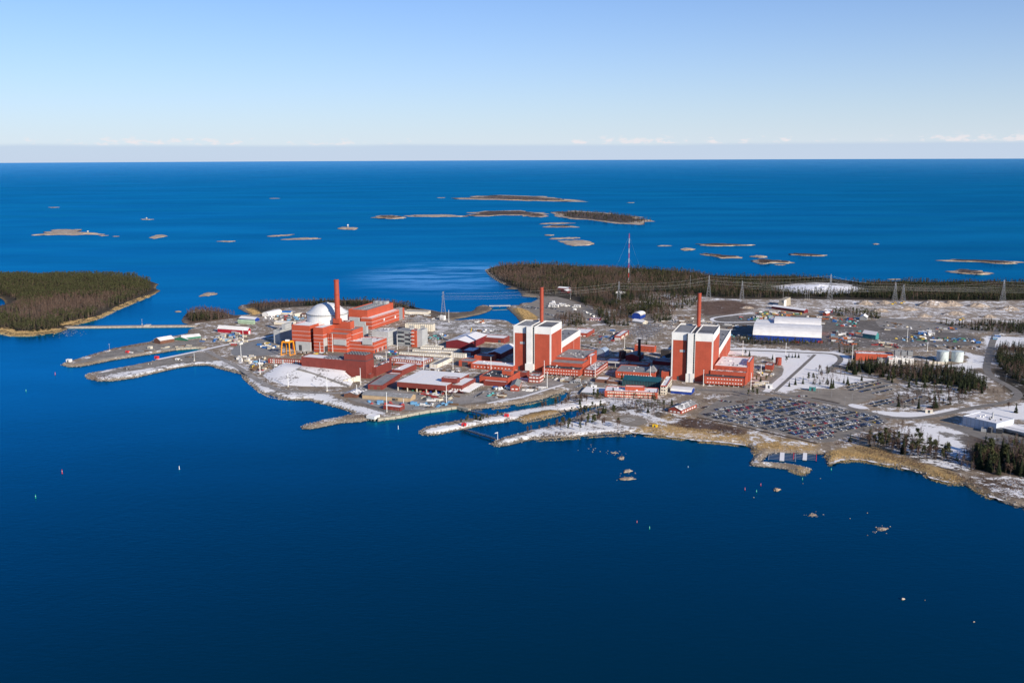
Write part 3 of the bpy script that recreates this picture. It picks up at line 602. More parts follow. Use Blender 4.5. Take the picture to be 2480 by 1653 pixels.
def grey_annex():
    fr = frame(ZA(1590, 938), ZA(1388, 0)[0], ZA(1707, 0)[0], ZA(0, 836)[1]); root = rootat('service_building', fr, 'pale grey stepped service building in front of the turbine hall', 'building')
    shell(root, fr, LGR, SNW); f2 = Fr(fr.pt(3, 4, fr.h-.6), fr.e1, fr.e2, fr.w-3.2, fr.d-4.2, 9.5); shell(root, f2, LGR, SNP, wname='upper_storey'); vents(root, f2, 12, seed=5); stripe(root, fr, (7, 13), MGR)
    fr = frame(ZA(1872, 938), ZA(1706, 0)[0], ZA(1900, 0)[0], ZA(0, 755)[1], d=22); root = rootat('office_building', fr, 'glass fronted grey office with orange-red balcony tower', 'building')
    shell(root, fr, MGR, GRF)
    for k in range(6):
        for i in range(2): panel(root, fr, 'f', fr.w*(.03+.5*i), fr.w*(.47+.5*i), 3+k*(fr.h-5)/6, 3+k*(fr.h-5)/6+3.2, GLS if (k+i) % 2 else mat('office_panel', (.30, .33, .33), .4), 'window', .15)
    f2 = Fr(fr.pt(fr.w+.02, -1.5, 0), fr.e1, fr.e2, 9, 14, fr.h+.8); shell(root, f2, ORG, GRF, wname='stair_tower')
    for k in range(5): panel(root, f2, 'f', -1.5, 5, 5+k*6.0, 6.1+k*6.0, LWN, 'balcony', 1.4)
    f3 = Fr(fr.pt(fr.w+9.1, .5, 0), fr.e1, fr.e2, 9, 20, fr.h+2.2); shell(root, f3, LGR, GRF, wname='grey_wing')
    c = P(ZA(1984, 868)); root = tag(empty('storage_tank', c), 'tall white cylinder tank beside the glass office', 'tank'); r = 24/4.706*1600/FPX; zt = solve_v(c, EZ, ZA(0, 742)[1])
    mb = MB(); mb.lathe(c, [(r, G), (r, G+zt), (r*.6, G+zt+.8)], 28); b = mb.build('shell', WHT, root, smooth=False); m = MB(); m.lathe(c, [(r+.15, G+zt-1), (r+.3, G+zt-1), (r+.3, G+zt-.4), (r+.1, G+zt-.4)], 28); m.build('rim', LGR, root)
grey_annex()
# grey block in the dome's shadow
fr = frame(ZA(376, 905), ZA(300, 0)[0], ZA(512, 0)[0], ZA(0, 752)[1]); root = rootat('grey_access_building', fr, 'grey windowless access block against the red reactor wall', 'building'); shell(root, fr, LGR, GRF); fx = Fr(fr.pt(8, 12, fr.h-.6), fr.e1, fr.e2, fr.w-6, fr.d-12, 9); shell(root, fx, LGR, GRF, wname='upper_storey')
def pump():
    fr = frame(ZA(1352, 1300), ZA(618, 1238), ZA(1442, 0)[0], ZA(0, 1108)[1]); root = rootat('pump_house', fr, 'long dark red pump house with rows of roof fans beside the snowy mound', 'building')
    shell(root, fr, DKR, SNW, par=.6); f2 = Fr(fr.pt(fr.w*.665, .6, fr.h-.3), fr.e1, fr.e2, fr.w*.335-.4, fr.d-1.2, (1106-1040)/4.706*1480/FPX+.3); m = MB(); f2.box(m, -.1, f2.w+.1, -.1, f2.d, .0, 1.2); m.build('painted_shadow_gap', DGR, root)  # dark solid band under the upper storey, painted in place of a shadow gap
    shell(root, f2, DKR, GRF, wname='upper_storey'); m = MB(); fr.box(m, 0, fr.w*.315, -.12, .1, .5, fr.h-.2); m.build('panel', mat('brown_red_cladding', (.20, .045, .036), .75, .08), root)
    def fans(f, nx, ny, x0, x1, y0, y1, z):
        me = None
        for i in range(nx):
            for j in range(ny):
                c = f.pt(x0+(x1-x0)*(i+.5)/nx, y0+(y1-y0)*(j+.5)/ny, z)
                if me is None:
                    mb = MB(); mb.lathe((0, 0), [(1.75, 0), (1.75, 1.5), (1.45, 1.5), (1.45, 1.1), (.4, 1.1), (.4, 1.4), (.1, 1.4)], 14); o = mb.build('roof_fan', mat('fan_steel', (.16, .17, .19), .5, metal=.4)); o.parent = root; me = o.data
                else: o = link(bpy.data.objects.new('roof_fan', me), root)
                o.location = tuple(c-np.array(root.location))
    fans(fr, 6, 3, fr.w*.32, fr.w*.655, 2, fr.d-2, fr.h-.55); fans(f2, 7, 3, 1.5, f2.w-1.5, 1.5, f2.d-1.5, f2.h-.6)
    f3 = frame(ZA(1466, 1275), ZA(1405, 0)[0], ZA(1642, 0)[0], ZA(0, 1170)[1]); shell(root, f3, DKR, SNP, wname='annex'); vents(root, f3, 10, seed=2)
    f4 = Fr(fr.pt(fr.w+.05, 2, 0), fr.e1, fr.e2, 5, 9, 6); shell(root, f4, DKR, GRF, wname='porch')
pump()
def long_barrack(F, L, uR, vT, label):
    ro, fr = bld('site_office', label, F, L, uR, vT, wm=BRK, rm=DRF, rows=2, wf=16, wz=.9, wh=1.6, wm2=LWN, fill=.45)
    for q in (.16, .42, .8): panel(ro, fr, 'f', fr.w*q, fr.w*q+2.2, .1, fr.h-.2, LGR, 'stair_panel', .3)
long_barrack(ZA(620, 1140), ZA(232, 1122), ZA(640, 0)[0], ZA(0, 1092)[1], 'two storey red site office with round white windows behind the mound')
# workshop hall with white roof
def workshop():
    fr = frame(ZE(1885, 492), ZE(1420, 452), ZE(2210, 0)[0], ZE(0, 404)[1]); root = rootat('workshop_hall', fr, 'wide workshop hall with snow white roof and open bays below', 'building')
    h = fr.h; mb = MB(); fr.box(mb, 0, fr.w, 0, fr.d, h*.42, h-.35, cap=False); fr.box(mb, 3, fr.w-3, 9, fr.d-.3, 0, h*.44, cap=False); mb.build('fascia', DKR, root)
    m = MB(); fr.box(m, -.3, fr.w+.3, -.3, fr.d+.3, h-.36, h); ro = m.build('roof', SNW, root)
    for k in range(1, 5): m = MB(); x = fr.w*k/5; fr.box(m, x-.25, x+.25, .5, fr.d-1, h-.02, h+.18); m.build('roof_seam', SNW, ro)
    for k in range(6): m = MB(); x = .4+(fr.w-1.6)*k/5; fr.box(m, x, x+1.1, .1, 1.2, 0, h*.42); m.build('column', CRM, root)
    for k in range(4): m = MB(); x = fr.w*(.08+.09*k); fr.box(m, x, x+2.4, 8.7, 9.2, 0, h*.4); m.build('bay_pier', DKR, root)
    for k in range(9): m = MB(); x = fr.w*(.28+.075*k); fr.box(m, x, x+random.uniform(1.5, 3.2), 3, 5.5, 0, random.uniform(1.2, 3.2)); m.build('stored_goods', random.choice([YEL, BLU, CRM, RST, TAN, GRN, LGR]), root)
    f2 = Fr(fr.pt(fr.w*.80, fr.d*.22, h-.1), fr.e1, fr.e2, 22, 9, 6); shell(root, f2, DKR, SNP, wname='roof_house')
    f3 = Fr(fr.pt(fr.w, 14, 0), fr.e1, fr.e2, 16, fr.d-30, h*.86); shell(root, f3, DKR, SNW, wname='side_wing'); wins(root, f3, 'f', 4, h*.3, h*.45, LWN)
    wins(root, f3, 'r', 9, h*.3, h*.45, LWN)
    for k in range(9):
        m = MB(); y = 6+k*5.6; a = fr.pt(fr.w+16.6, y, 0); fx = Fr(a, fr.e1, fr.e2, 13, 4.6, 0)
        m.add([fx.pt(0, 0, 4.6), fx.pt(13, 0, 4.0), fx.pt(13, 2.3, 5.0), fx.pt(0, 2.3, 5.6), fx.pt(13, 4.6, 4.0), fx.pt(0, 4.6, 4.6)], [(0, 1, 2, 3), (3, 2, 4, 5)]); o = m.build('canopy', MTR, root); m = MB(); m.tube(fx.pt(12.6, 2.3, 0), fx.pt(12.6, 2.3, 4.8), .15, n=5); m.build('canopy_post', LGR, o)
    for k in range(3):
        m = MB(); x = fr.w*.90+k*7; fx = Fr(fr.pt(x, -1, 0), fr.e1, fr.e2, 6, 9, 0); m.add([fx.pt(0, 0, 3.8), fx.pt(3, 0, 4.7), fx.pt(3, 9, 5.2), fx.pt(0, 9, 4.3), fx.pt(6, 0, 3.8), fx.pt(6, 9, 4.3)], [(0, 1, 2, 3), (1, 4, 5, 2)]); m.build('canopy', MTR, root)
workshop()
R_ = lambda z, x: z(x, 0)[0]
T_ = lambda z, y: z(0, y)[1]
bld('low_shed', 'low maroon shed with flat grey roof left of the white roofed hall', ZA(1537, 1428), ZA(1370, 1420), R_(ZA, 1735), T_(ZA, 1376), DKR, GRF, wf=2, wz=.3, wh=4, wm2=BRW, fill=.5)
bld('flat_roofed_store', 'dark red flat roofed store between pump house and workshop hall', ZA(1757, 1268), R_(ZA, 1645), R_(ZA, 1925), T_(ZA, 1205), DKR, SNW, nv=2, wf=1, wz=1, wh=2)
bld('connecting_block', 'low dark red connecting block below the flat roofed store', ZA(1700, 1300), R_(ZA, 1575), R_(ZA, 1760), T_(ZA, 1262), DKR, SNW)
bld('timber_shed', 'small brown shed with pitched snowy roof near the shore road', ZE(1036, 524), ZE(915, 514), R_(ZE, 1136), T_(ZE, 494), BRW, SNP, roof='gabley', rise=2.5, wf=3, wz=.5, wh=2.5, wm2=BRW)
ro, fr = bld('tan_warehouse', 'long tan warehouse with low grey roof near the quay', ZE(1546, 560), ZE(1088, 528), R_(ZE, 1596), T_(ZE, 524), TAN, GRF, roof='gablex', rise=3.0, wf=6, wz=.4, wh=2.2, wm2=TAN, wr=3)
panel(ro, fr, 'f', fr.w*.62, fr.w*.74, .2, 3.2, DGR, 'gate')
bld('red_hut', 'small red hut with white roof beside the quay', ZE(1446, 648), ZE(1288, 628), R_(ZE, 1492), T_(ZE, 612), DKR, SNW, roof='flat', wf=3, wz=.3, wh=3, wm2=BRK)
# left tower surroundings
bld('annex_block', 'orange-red box on the annex left of the first twin tower', ZB(905, 1015), R_(ZB, 700), R_(ZB, 952), T_(ZB, 955), ORG, GRF)
ro, fr = bld('service_annex', 'long red annex with snowy roof left of the first twin tower', ZB(1140, 1125), R_(ZB, 660), R_(ZB, 1212), T_(ZB, 1068), RED, SNW, wf=11, wz=2.6, wh=1.2, nv=5, fill=.35)
f9 = Fr(fr.pt(-22, 8, 0), fr.e1, fr.e2, 21.9, 22, fr.h+1); shell(ro, f9, RED, GRF, wname='left_wing')
panel(ro, f9, 'f', 5, 14, .2, 7, DGR, 'gate')
ro, fr = bld('flat_red_block', 'flat red block with cluttered dark roof in front of the first tower', ZB(1085, 1290), R_(ZB, 760), R_(ZB, 1222), T_(ZB, 1200), RED, DRF, nv=26)
f9 = Fr(fr.pt(fr.w*.62, 18, fr.h-.7), fr.e1, fr.e2, 13, 10, 6); shell(ro, f9, ORG, GRF, wname='roof_house')
f9 = Fr(fr.pt(fr.w-32, -7, 0), fr.e1, fr.e2, 32, 6.9, fr.h*.62); shell(ro, f9, DKR, SNW, wname='front_wing')
bld('plain_red_block', 'plain dark red block at the foot of the first tower', ZB(1292, 1195), R_(ZB, 1220), R_(ZB, 1330), T_(ZB, 1138), DKR, GRF)
ro, fr = bld('windowed_office', 'small red office with two rows of white windows below the first tower', ZB(1440, 1258), R_(ZB, 1318), R_(ZB, 1492), T_(ZB, 1180), BRK, SNP, rows=2, wf=3, wr=4, wz=1.2, wh=1.8, fill=.75)
bld('brick_boathouse', 'orange brick house with grey roof near the channel end', ZB(1208, 1350), ZB(1112, 1348), 0, T_(ZB, 1296), BRK, mat('weathered_grey_roof', (.27, .29, .27), .8), roof='gabley', rise=2.6, wr=4, wf=2, wz=2.0, wh=1.4, d=34)
ro, fr = bld('control_office', 'long red two storey office on stilts at the foot of the first tower', ZB(1905, 1178), ZB(1478, 1150), R_(ZB, 1948), T_(ZB, 1108), RED, DRF, z0=G+2.2, rows=2, wf=13, wz=1.2, wh=1.0, nv=18, fill=.5)
for k in range(9): m = MB(); fr.box(m, fr.w*k/8.3, fr.w*k/8.3+.8, .6, 1.4, -2.2, 0); m.build('stilt', LGR, ro)
m = MB(); fr.box(m, 1, fr.w-1, 3, fr.d-.5, -2.2, 0.01); m.build('undercroft', MGR, ro)
ro = tag(empty('turbine_building', P(ZB(1850, 1080))), 'stepped red turbine building with grey roofs right of the first tower', 'building')
f = blk(ro, ZB(1932, 1040), R_(ZB, 1562), R_(ZB, 2022), 0, RED, GRF, z1=G+15); f = blk(ro, ZB(1952, 980), R_(ZB, 1618), R_(ZB, 2096), 0, RED, GRF, z1=G+18); vents(ro, f, 22, seed=12)
for k in range(7): panel(ro, f, 'f', f.w*(.1+.12*k), f.w*(.1+.12*k)+5, f.h-4.4, f.h-2.2, BRK, 'louvre')
f = blk(ro, ZB(2045, 950), R_(ZB, 1990), R_(ZB, 2094), 0, RED, SNW, z1=G+20)
panel(ro, f, 'f', f.w*.6, f.w*.8, 8, f.h-1, LWN, 'white_strip'); panel(ro, f, 'r', f.d*.6, f.d-.2, f.h-3, f.h-.4, RED, 'parapet')
bld('side_office', 'low red office with window rows behind the footbridge pole', ZB(2082, 1184), R_(ZB, 1945), R_(ZB, 2222), T_(ZB, 1112), BRK, SNP, rows=2, wf=4, wr=9, wz=1.0, wh=1.4, nv=5)
ro, fr = bld('long_maroon_store', 'long maroon store with snow roof and yellow crane boom in front', ZB(1037, 812), R_(ZB, 580), R_(ZB, 1102), T_(ZB, 748), DKR, SNW, roof='flat')
panel(ro, fr, 'f', 0, fr.w, .1, 1.0, CRM, 'plinth'); panel(ro, fr, 'f', fr.w*.86, fr.w*.92, 1, 6, DGR, 'gate')
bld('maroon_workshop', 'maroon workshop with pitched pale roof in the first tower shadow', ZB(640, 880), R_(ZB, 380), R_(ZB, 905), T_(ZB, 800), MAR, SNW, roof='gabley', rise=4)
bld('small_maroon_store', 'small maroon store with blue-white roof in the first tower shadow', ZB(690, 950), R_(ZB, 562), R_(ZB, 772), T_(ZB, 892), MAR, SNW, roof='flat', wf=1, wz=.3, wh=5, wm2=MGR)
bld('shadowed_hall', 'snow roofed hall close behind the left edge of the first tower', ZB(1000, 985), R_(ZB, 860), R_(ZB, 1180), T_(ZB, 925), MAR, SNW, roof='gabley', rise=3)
bld('brick_canteen', 'brick red low building with snow roof on the road behind the towers', ZB(1985, 735), R_(ZB, 1800), R_(ZB, 2200), T_(ZB, 690), BRK, SNW, wf=4, wz=1, wh=1.5, nv=4, d=45)
bld('pink_shed', 'small brick shed by the switchyard behind the towers', ZC(480, 768), R_(ZC, 415), R_(ZC, 580), T_(ZC, 722), BRK, SNP, wr=2, wz=.5, wh=4, wm2=CRM)
# white site cabins in rows (two storeys of cabins with round windows)
def cabin_row(F, L, uR, vT, label, n, rows=1):
    ro, fr = bld('cabin_row', label, F, L, uR, vT, wm=CRM, rm=GRF, cat='cabin', rows=rows, wf=n, wr=2, wz=.8, wh=1.5, wm2=mat('cabin_window', (.80, .80, .78), .4), fill=.5, group='white site cabins near the glass office')
    for k in range(n): panel(ro, fr, 'f', fr.w*(k/n)+.02, fr.w*(k/n)+.25, .05, fr.h-.1, MGR, 'joint', .14)
cabin_row(ZR(930, 492), ZR(575, 478), R_(ZR, 960), T_(ZR, 452), 'white cabin row nearest the glass office corner', 9)
cabin_row(ZR(1272, 520), ZR(985, 505), R_(ZR, 1290), T_(ZR, 482), 'white cabin row continuing toward the maroon workshop', 8)
cabin_row(ZR(1060, 455), ZR(600, 438), R_(ZR, 1090), T_(ZR, 424), 'white cabin row farthest back below the light mast', 10)
cabin_row(ZR(1235, 553), ZR(430, 520), R_(ZR, 1270), T_(ZR, 524), 'long white cabin row in the middle of the cabin yard', 18)
cabin_row(ZR(1110, 628), ZR(190, 572), R_(ZR, 1140), T_(ZR, 592), 'longest white cabin row at the front of the cabin yard', 20)
cabin_row(ZR(1370, 640), ZR(1115, 620), R_(ZR, 1400), T_(ZR, 568), 'double stacked white cabins at the right end of the yard', 6, 2)
ro, fr = bld('cabin_block', 'three storey cream cabin block with grey roof seen end on', ZR(870, 822), ZR(738, 812), R_(ZR, 1145), T_(ZR, 752), CRM, GRF, 'cabin', rows=3, wr=16, wf=2, wz=.5, wh=1.2, fill=.5)
ro, fr = bld('red_site_office', 'red site office with round white windows behind the flat roofed store', ZR(632, 748), ZR(22, 690), R_(ZR, 800), T_(ZR, 692), BRK, SNP, rows=1, wf=14, wz=1.4, wh=2.2, fill=.5); wins(ro, fr, 'r', 4, .5, fr.h-1, LGR)
bld('red_garage', 'low red garage row with snow covered roof behind flat roofed store', ZR(580, 806), ZR(85, 772), R_(ZR, 640), T_(ZR, 758), BRK, SNW, rows=1, wf=10, wz=.3, wh=2.6, wm2=BRW, fill=.8)
bld('shoreline_cabins', 'long white cabin stack on the north shore behind the turbine hall', ZAA(560, 452), ZAA(150, 440), R_(ZAA, 612), T_(ZAA, 405), CRM, GRF, 'cabin', rows=2, wf=16, wz=.5, wh=1.3, wm2=LWN, fill=.5)
bld('white_pump_kiosk', 'white kiosk at the foot of the shore pylon', ZAA(850, 552), ZAA(770, 545), R_(ZAA, 880), T_(ZAA, 475), WHT, SNW, wf=1, wz=.3, wh=3, wm2=LGR)
ro, fr = bld('transformer_wall', 'cream concrete transformer bays behind the glass office', ZAA(650, 752), ZAA(160, 735), R_(ZAA, 790), T_(ZAA, 632), CRM, GRF, d=14)
for k in range(2): panel(ro, fr, 'f', fr.w*(.16+.4*k), fr.w*(.32+.4*k), .2, fr.h*.8, MGR, 'bay_door', .5)
for k in range(14): panel(ro, fr, 'f', fr.w*k/14, fr.w*k/14+.6, .1, fr.h+.8, CRM, 'rib', .6)
# right tower surroundings
ro, fr = bld('control_office', 'long red two storey office on stilts at the foot of the second tower', ZC(1898, 1290), ZC(1437, 1262), R_(ZC, 1942), T_(ZC, 1205), RED, DRF, z0=G+2.4, rows=2, wf=13, wz=1.7, wh=1.1, nv=20, fill=.5)
for k in range(9): m = MB(); fr.box(m, fr.w*k/8.3, fr.w*k/8.3+.8, .6, 1.4, -2.4, 0); m.build('stilt', LGR, ro)
for k in range(6): m = MB(); fr.box(m, fr.w-.9, fr.w-.2, fr.d*k/5.4, fr.d*k/5.4+.8, -2.4, 0); m.build('stilt', LGR, ro)
m = MB(); fr.box(m, 1, fr.w-4, 3, fr.d-.5, -2.4, 0.01); m.build('undercroft', BRW, ro)
ro = tag(empty('turbine_building', P(ZC(1800, 1180))), 'stepped red turbine building with pale roofs right of the second tower', 'building')
f = blk(ro, ZC(1918, 1140), R_(ZC, 1508), R_(ZC, 1992), 0, RED, SNP, z1=G+17); f = blk(ro, ZC(1930, 1080), R_(ZC, 1552), R_(ZC, 2004), 0, RED, SNW, z1=G+22); vents(ro, f, 20, seed=22)
for k in range(4): panel(ro, f, 'f', f.w*(.1+.22*k), f.w*(.1+.22*k)+6, f.h-4.6, f.h-2.4, BRK, 'louvre')
f = blk(ro, ZC(1962, 1018), R_(ZC, 1925), R_(ZC, 2006), 0, ORG, SNW, z1=G+27)
bld('annex_block', 'orange-red box on the annex left of the second twin tower', ZC(787, 1115), R_(ZC, 565), R_(ZC, 820), T_(ZC, 1052), ORG, GRF)
ro, fr = bld('service_annex', 'long red annex with round windows left of the second twin tower', ZC(872, 1220), ZC(425, 1195), R_(ZC, 922), T_(ZC, 1145), RED, GRF, wf=14, wz=4.2, wh=1.3, nv=5, fill=.3)
f9 = Fr(fr.pt(fr.w*.42, -.1, 0), fr.e1, fr.e2, 1.0, 1, fr.h); panel(ro, f9, 'f', 0, .8, .2, fr.h-1, BRW, 'downpipe')
m = MB(); q = fr.pt(fr.w*.9, fr.d*.5, fr.h); m.add([fr.pt(fr.w*.75, 8, fr.h), fr.pt(fr.w*1.02, 8, fr.h), fr.pt(fr.w*1.02, fr.d-2, fr.h), fr.pt(fr.w*.75, fr.d-2, fr.h), q+EZ*6], [(0, 1, 4), (1, 2, 4), (2, 3, 4), (3, 0, 4)]); m.build('pyramid_roof', GRF, ro)
bld('plain_red_block', 'plain red block with gate at the foot of the second tower', ZC(1032, 1218), R_(ZC, 948), R_(ZC, 1046), T_(ZC, 1130), RED, GRF, wf=2, wz=.2, wh=3, wm2=DGR, fill=.3)
bld('red_hall', 'orange-red hall behind the black chimney', ZC(868, 908), ZC(643, 888), R_(ZC, 890), T_(ZC, 842), ORG, SNW, wf=5, wz=2, wh=1.4, wm2=DGR, fill=.2)
bld('snowy_red_hut', 'low red building with snowy roof near the footbridge', ZC(446, 1038), ZC(315, 1028), R_(ZC, 492), T_(ZC, 1008), BRK, SNW, wf=3, wz=1, wh=2, nv=2)
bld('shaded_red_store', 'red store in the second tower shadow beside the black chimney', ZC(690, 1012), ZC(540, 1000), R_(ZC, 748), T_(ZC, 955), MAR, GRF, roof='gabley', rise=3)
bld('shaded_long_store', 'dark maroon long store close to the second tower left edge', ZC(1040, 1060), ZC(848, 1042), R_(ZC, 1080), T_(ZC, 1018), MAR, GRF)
bld('dark_shadow_store', 'black looking store in deep shade left of second tower', ZC(1040, 970), ZC(940, 960), R_(ZC, 1075), T_(ZC, 890), mat('deep_shade_wall', (.05, .045, .045), .8), DRF)  # deep shade beside the tower is put into the near-black wall colour
ro, fr = bld('arched_store', 'blue-grey arched store in the first turbine building shadow', ZC(300, 958), ZC(215, 950), R_(ZC, 350), T_(ZC, 912), mat('blue_grey_sheet', (.30, .36, .44), .6), mat('blue_grey_roof', (.34, .42, .52), .5), roof='archy', rise=5)
def tank(px, half, vtop, label, m, z=ZC, cone=1.0, rim=True):
    c = P(z(*px)); dist = (c-CAMP)@FW; r = half*dist/FPX; zt = solve_v(c, EZ, vtop); ro = tag(empty('storage_tank', c), label, 'tank')
    mb = MB(); mb.lathe(c, [(r, G), (r, G+zt), (r*.02, G+zt+cone)], 32); mb.build('shell', m, ro)
    if rim:
        for q in (.33, .66, .985): s = MB(); s.lathe(c, [(r-.05, G+zt*q), (r+.18, G+zt*q), (r+.18, G+zt*q+.3), (r-.05, G+zt*q+.3)], 32); s.build('hoop', m, ro)
    for k in range(10): s = MB(); a = -2.4+.06*k; s.tube(c+np.array([math.cos(a)*(r+.3), math.sin(a)*(r+.3), zt*k/10]), c+np.array([math.cos(a+.06)*(r+.3), math.sin(a+.06)*(r+.3), zt*(k+1)/10]), .14, n=4); s.build('stair_flight', LGR, ro)
    return ro
tank((2283, 1048), 7.2, T_(ZC, 970), 'round brick red tank beside the second turbine building', BRK)
tank((506, 975), 8.6, T_(ZC, 895), 'dark brown round tank behind the black chimney', mat('brown_tank', (.07, .03, .03), .7))
tank((1421, 582), 13.6, T_(ZH, 468), 'pale green-grey storage tank, the left one of the pair', mat('pale_tank', (.52, .58, .57), .5), ZH); tank((1590, 586), 13.5, T_(ZH, 472), 'pale green-grey storage tank, the right one of the pair', MATS['pale_tank'], ZH)
bld('red_cube_house', 'small red brick cube house beside the round brick tank', ZC(2216, 1118), ZC(2130, 1112), R_(ZC, 2234), T_(ZC, 1056), BRK, SNP)
c = P(ZC(695, 1006)); ro = tag(empty('chimney', c), 'tall thin black chimney between the twin towers', 'chimney'); stack(ro, c, 2.4, 2.0, G+solve_v(c, EZ, T_(ZC, 757)), mat('black_chimney', (.02, .02, .025), .5), name='shaft')
# offices by the channel
ro, fr = bld('glass_hall', 'long dark glass hall with sloping roof in front of the towers', ZC(935, 1320), ZC(505, 1288), R_(ZC, 960), T_(ZC, 1250), GLS, SNW, roof='flat', d=16)
for k in range(24): panel(ro, fr, 'f', fr.w*k/24, fr.w*k/24+.25, .1, fr.h-.5, TEA, 'mullion')
m = MB(); m.add([fr.pt(0, -.5, fr.h), fr.pt(fr.w, -.5, fr.h), fr.pt(fr.w, 11, fr.h+4.5), fr.pt(0, 11, fr.h+4.5), fr.pt(fr.w, 16, fr.h), fr.pt(0, 16, fr.h)], [(0, 1, 2, 3), (3, 2, 4, 5), (0, 3, 5), (1, 4, 2)]); m.build('glass_roof', mat('teal_glass', (.02, .09, .11), .15, .1, spec=.6), ro)
ro, fr = bld('cream_office', 'cream office block with window grid at the end of the glass hall', ZC(1002, 1392), ZC(938, 1388), R_(ZC, 1068), T_(ZC, 1288), CRM, SNW, rows=3, wf=2, wr=6, wz=1.0, wh=1.7, wm2=GLS, fill=.6, nv=3)
panel(ro, fr, 'r', 0, fr.d, fr.h-1.2, fr.h+.1, RED, 'cornice'); panel(ro, fr, 'f', 0, fr.w, fr.h-1.2, fr.h+.1, RED, 'cornice')
ro, fr = bld('visitor_office', 'wide red office with cream window bands and snow roof by channel', ZC(905, 1436), ZC(302, 1412), 0, T_(ZC, 1366), RED, SNW, rows=2, wf=20, wr=4, wz=1.0, wh=1.7, wm2=CRM, fill=.8, nv=8, d=26)
f9 = Fr(fr.pt(fr.w*.38, 9, fr.h-.7), fr.e1, fr.e2, 24, 8, 5); shell(ro, f9, ORG, SNW, wname='roof_house')
bld('snow_roofed_wing', 'low wing with broad snow roof left of the red visitor office', ZC(300, 1402), ZC(28, 1385), 0, T_(ZC, 1376), MGR, SNW, wf=10, wz=.4, wh=1.8, wm2=GLS, fill=.8, d=34)
bld('gate_lodge', 'flat canopy gate lodge with snow roof before the visitor office', ZC(335, 1258), ZC(195, 1248), R_(ZC, 372), T_(ZC, 1218), BRW, SNW); bld('gate_lodge', 'second smaller canopy lodge with patchy snow roof near gate', ZC(462, 1275), ZC(325, 1262), R_(ZC, 482), T_(ZC, 1240), BRW, SNP)
ro, fr = bld('blue_tent', 'white roofed blue tent hall below the second tower', ZC(1288, 1392), ZC(1056, 1372), R_(ZC, 1326), T_(ZC, 1362), BLU, MTR, roof='archx', rise=3.2, cat='tent')
bld('grey_roofed_lodge', 'red brick lodge with grey pitched roof beside the car park', ZG(702, 718), ZG(560, 694), R_(ZG, 880), T_(ZG, 676), BRK, mat('snowy_slate', (.22, .22, .22), .8, snow=.45), roof='gabley', rise=3.4, wf=3, wr=6, wz=1.0, wh=1.5)
# footbridge between the two turbine buildings
a = P(ZC(175, 1062)); b = P(ZC(560, 1085)); ro = tag(empty('footbridge', (a+b)/2), 'pale covered footbridge linking the two tower complexes', 'footbridge')
m = MB(); d = (b-a)/np.linalg.norm(b-a); n = np.array([-d[1], d[0], 0]); m.hexa([a+n*1.2+EZ*6, a-n*1.2+EZ*6, b-n*1.2+EZ*6, b+n*1.2+EZ*6], [a+n*1.2+EZ*8.4, a-n*1.2+EZ*8.4, b-n*1.2+EZ*8.4, b+n*1.2+EZ*8.4]); m.build('deck', LGR, ro)
for t in (.05, .35, .65, .95): m = MB(); q = a+(b-a)*t; m.tube(q, q+EZ*6, .5); m.build('pier', LGR, ro)
# ------------------------------------------------------------------ outer yards
ro, fr = bld('tent_hall', 'huge blue walled hall under white arched roof in the back yard', ZU(1635, 862), ZU(338, 800), R_(ZU, 1715), T_(ZU, 768), BLU, MTR, roof='archx', rise=13, cat='hall', over=.4)
for k in range(26): m = MB(); x = fr.w*k/26; fr.box(m, x, x+.3, -.15, .1, .2, fr.h-.2); m.build('wall_rib', mat('blue_rib', (.02, .06, .34), .6), ro)
f9 = Fr(fr.pt(fr.w*.29, fr.d*.72, 0), fr.e1, fr.e2, fr.w*.70, fr.d*.75, fr.h+8.0); shell(ro, f9, RST, MTR, roof='archx', rise=10, wname='rear_bay', over=.4)
f9 = Fr(fr.pt(0, fr.d*.72, 0), fr.e1, fr.e2, fr.w*.285, fr.d*.7, fr.h+5.0); shell(ro, f9, BLU, MTR, roof='archx', rise=7, wname='side_bay', over=.4)
bld('maroon_barracks', 'long maroon barracks row with snow roof behind the blue hall', ZU(1310, 300), ZU(692, 215), 0, T_(ZU, 252), MAR, SNW, wf=10, wz=1, wh=1.4, roof='gablex', rise=2.5, wm2=MAR, d=13)
bld('maroon_cottage', 'maroon cottage with snowy roof by the rear pine belt', ZU(1735, 352), ZU(1665, 345), 0, T_(ZU, 308), BRK, SNW, roof='gabley', rise=2.5, d=18)
bld('maroon_cottage', 'far maroon cottage just behind the snowy roofed one', ZU(1820, 300), ZU(1695, 290), 0, T_(ZU, 262), MAR, SNW, roof='gablex', rise=2.5, d=14)
bld('peak_roofed_store', 'white gabled grey store at the back of the container yard', ZH(560, 120), ZH(478, 115), 0, T_(ZH, 92), MGR, SNW, roof='gabley', rise=4, d=22)
ro, fr = bld('teal_workshop', 'teal walled workshop with white gabled roof in the back yard', ZH(660, 340), ZH(512, 318), R_(ZH, 696), T_(ZH, 290), TEA, SNW, roof='gablex', rise=5, wf=2, wz=.2, wh=6, wm2=TEA, fill=.4)
ro, fr = bld('heating_plant', 'white heating plant with orange-red wing near the twin tanks', ZH(1092, 628), ZH(805, 618), R_(ZH, 1110), T_(ZH, 552), WHT, SNP, cat='building', nv=12)
panel(ro, fr, 'f', fr.w*.39, fr.w*.52, .2, 7, DGR, 'gate'); panel(ro, fr, 'f', fr.w*.02, fr.w*.16, fr.h-2.0, fr.h-1.0, RST, 'sign_strip')
f9 = Fr(fr.pt(-14, 4, 0), fr.e1, fr.e2, 13.9, 10, fr.h*.7); shell(ro, f9, LGR, GRF, wname='cabin')
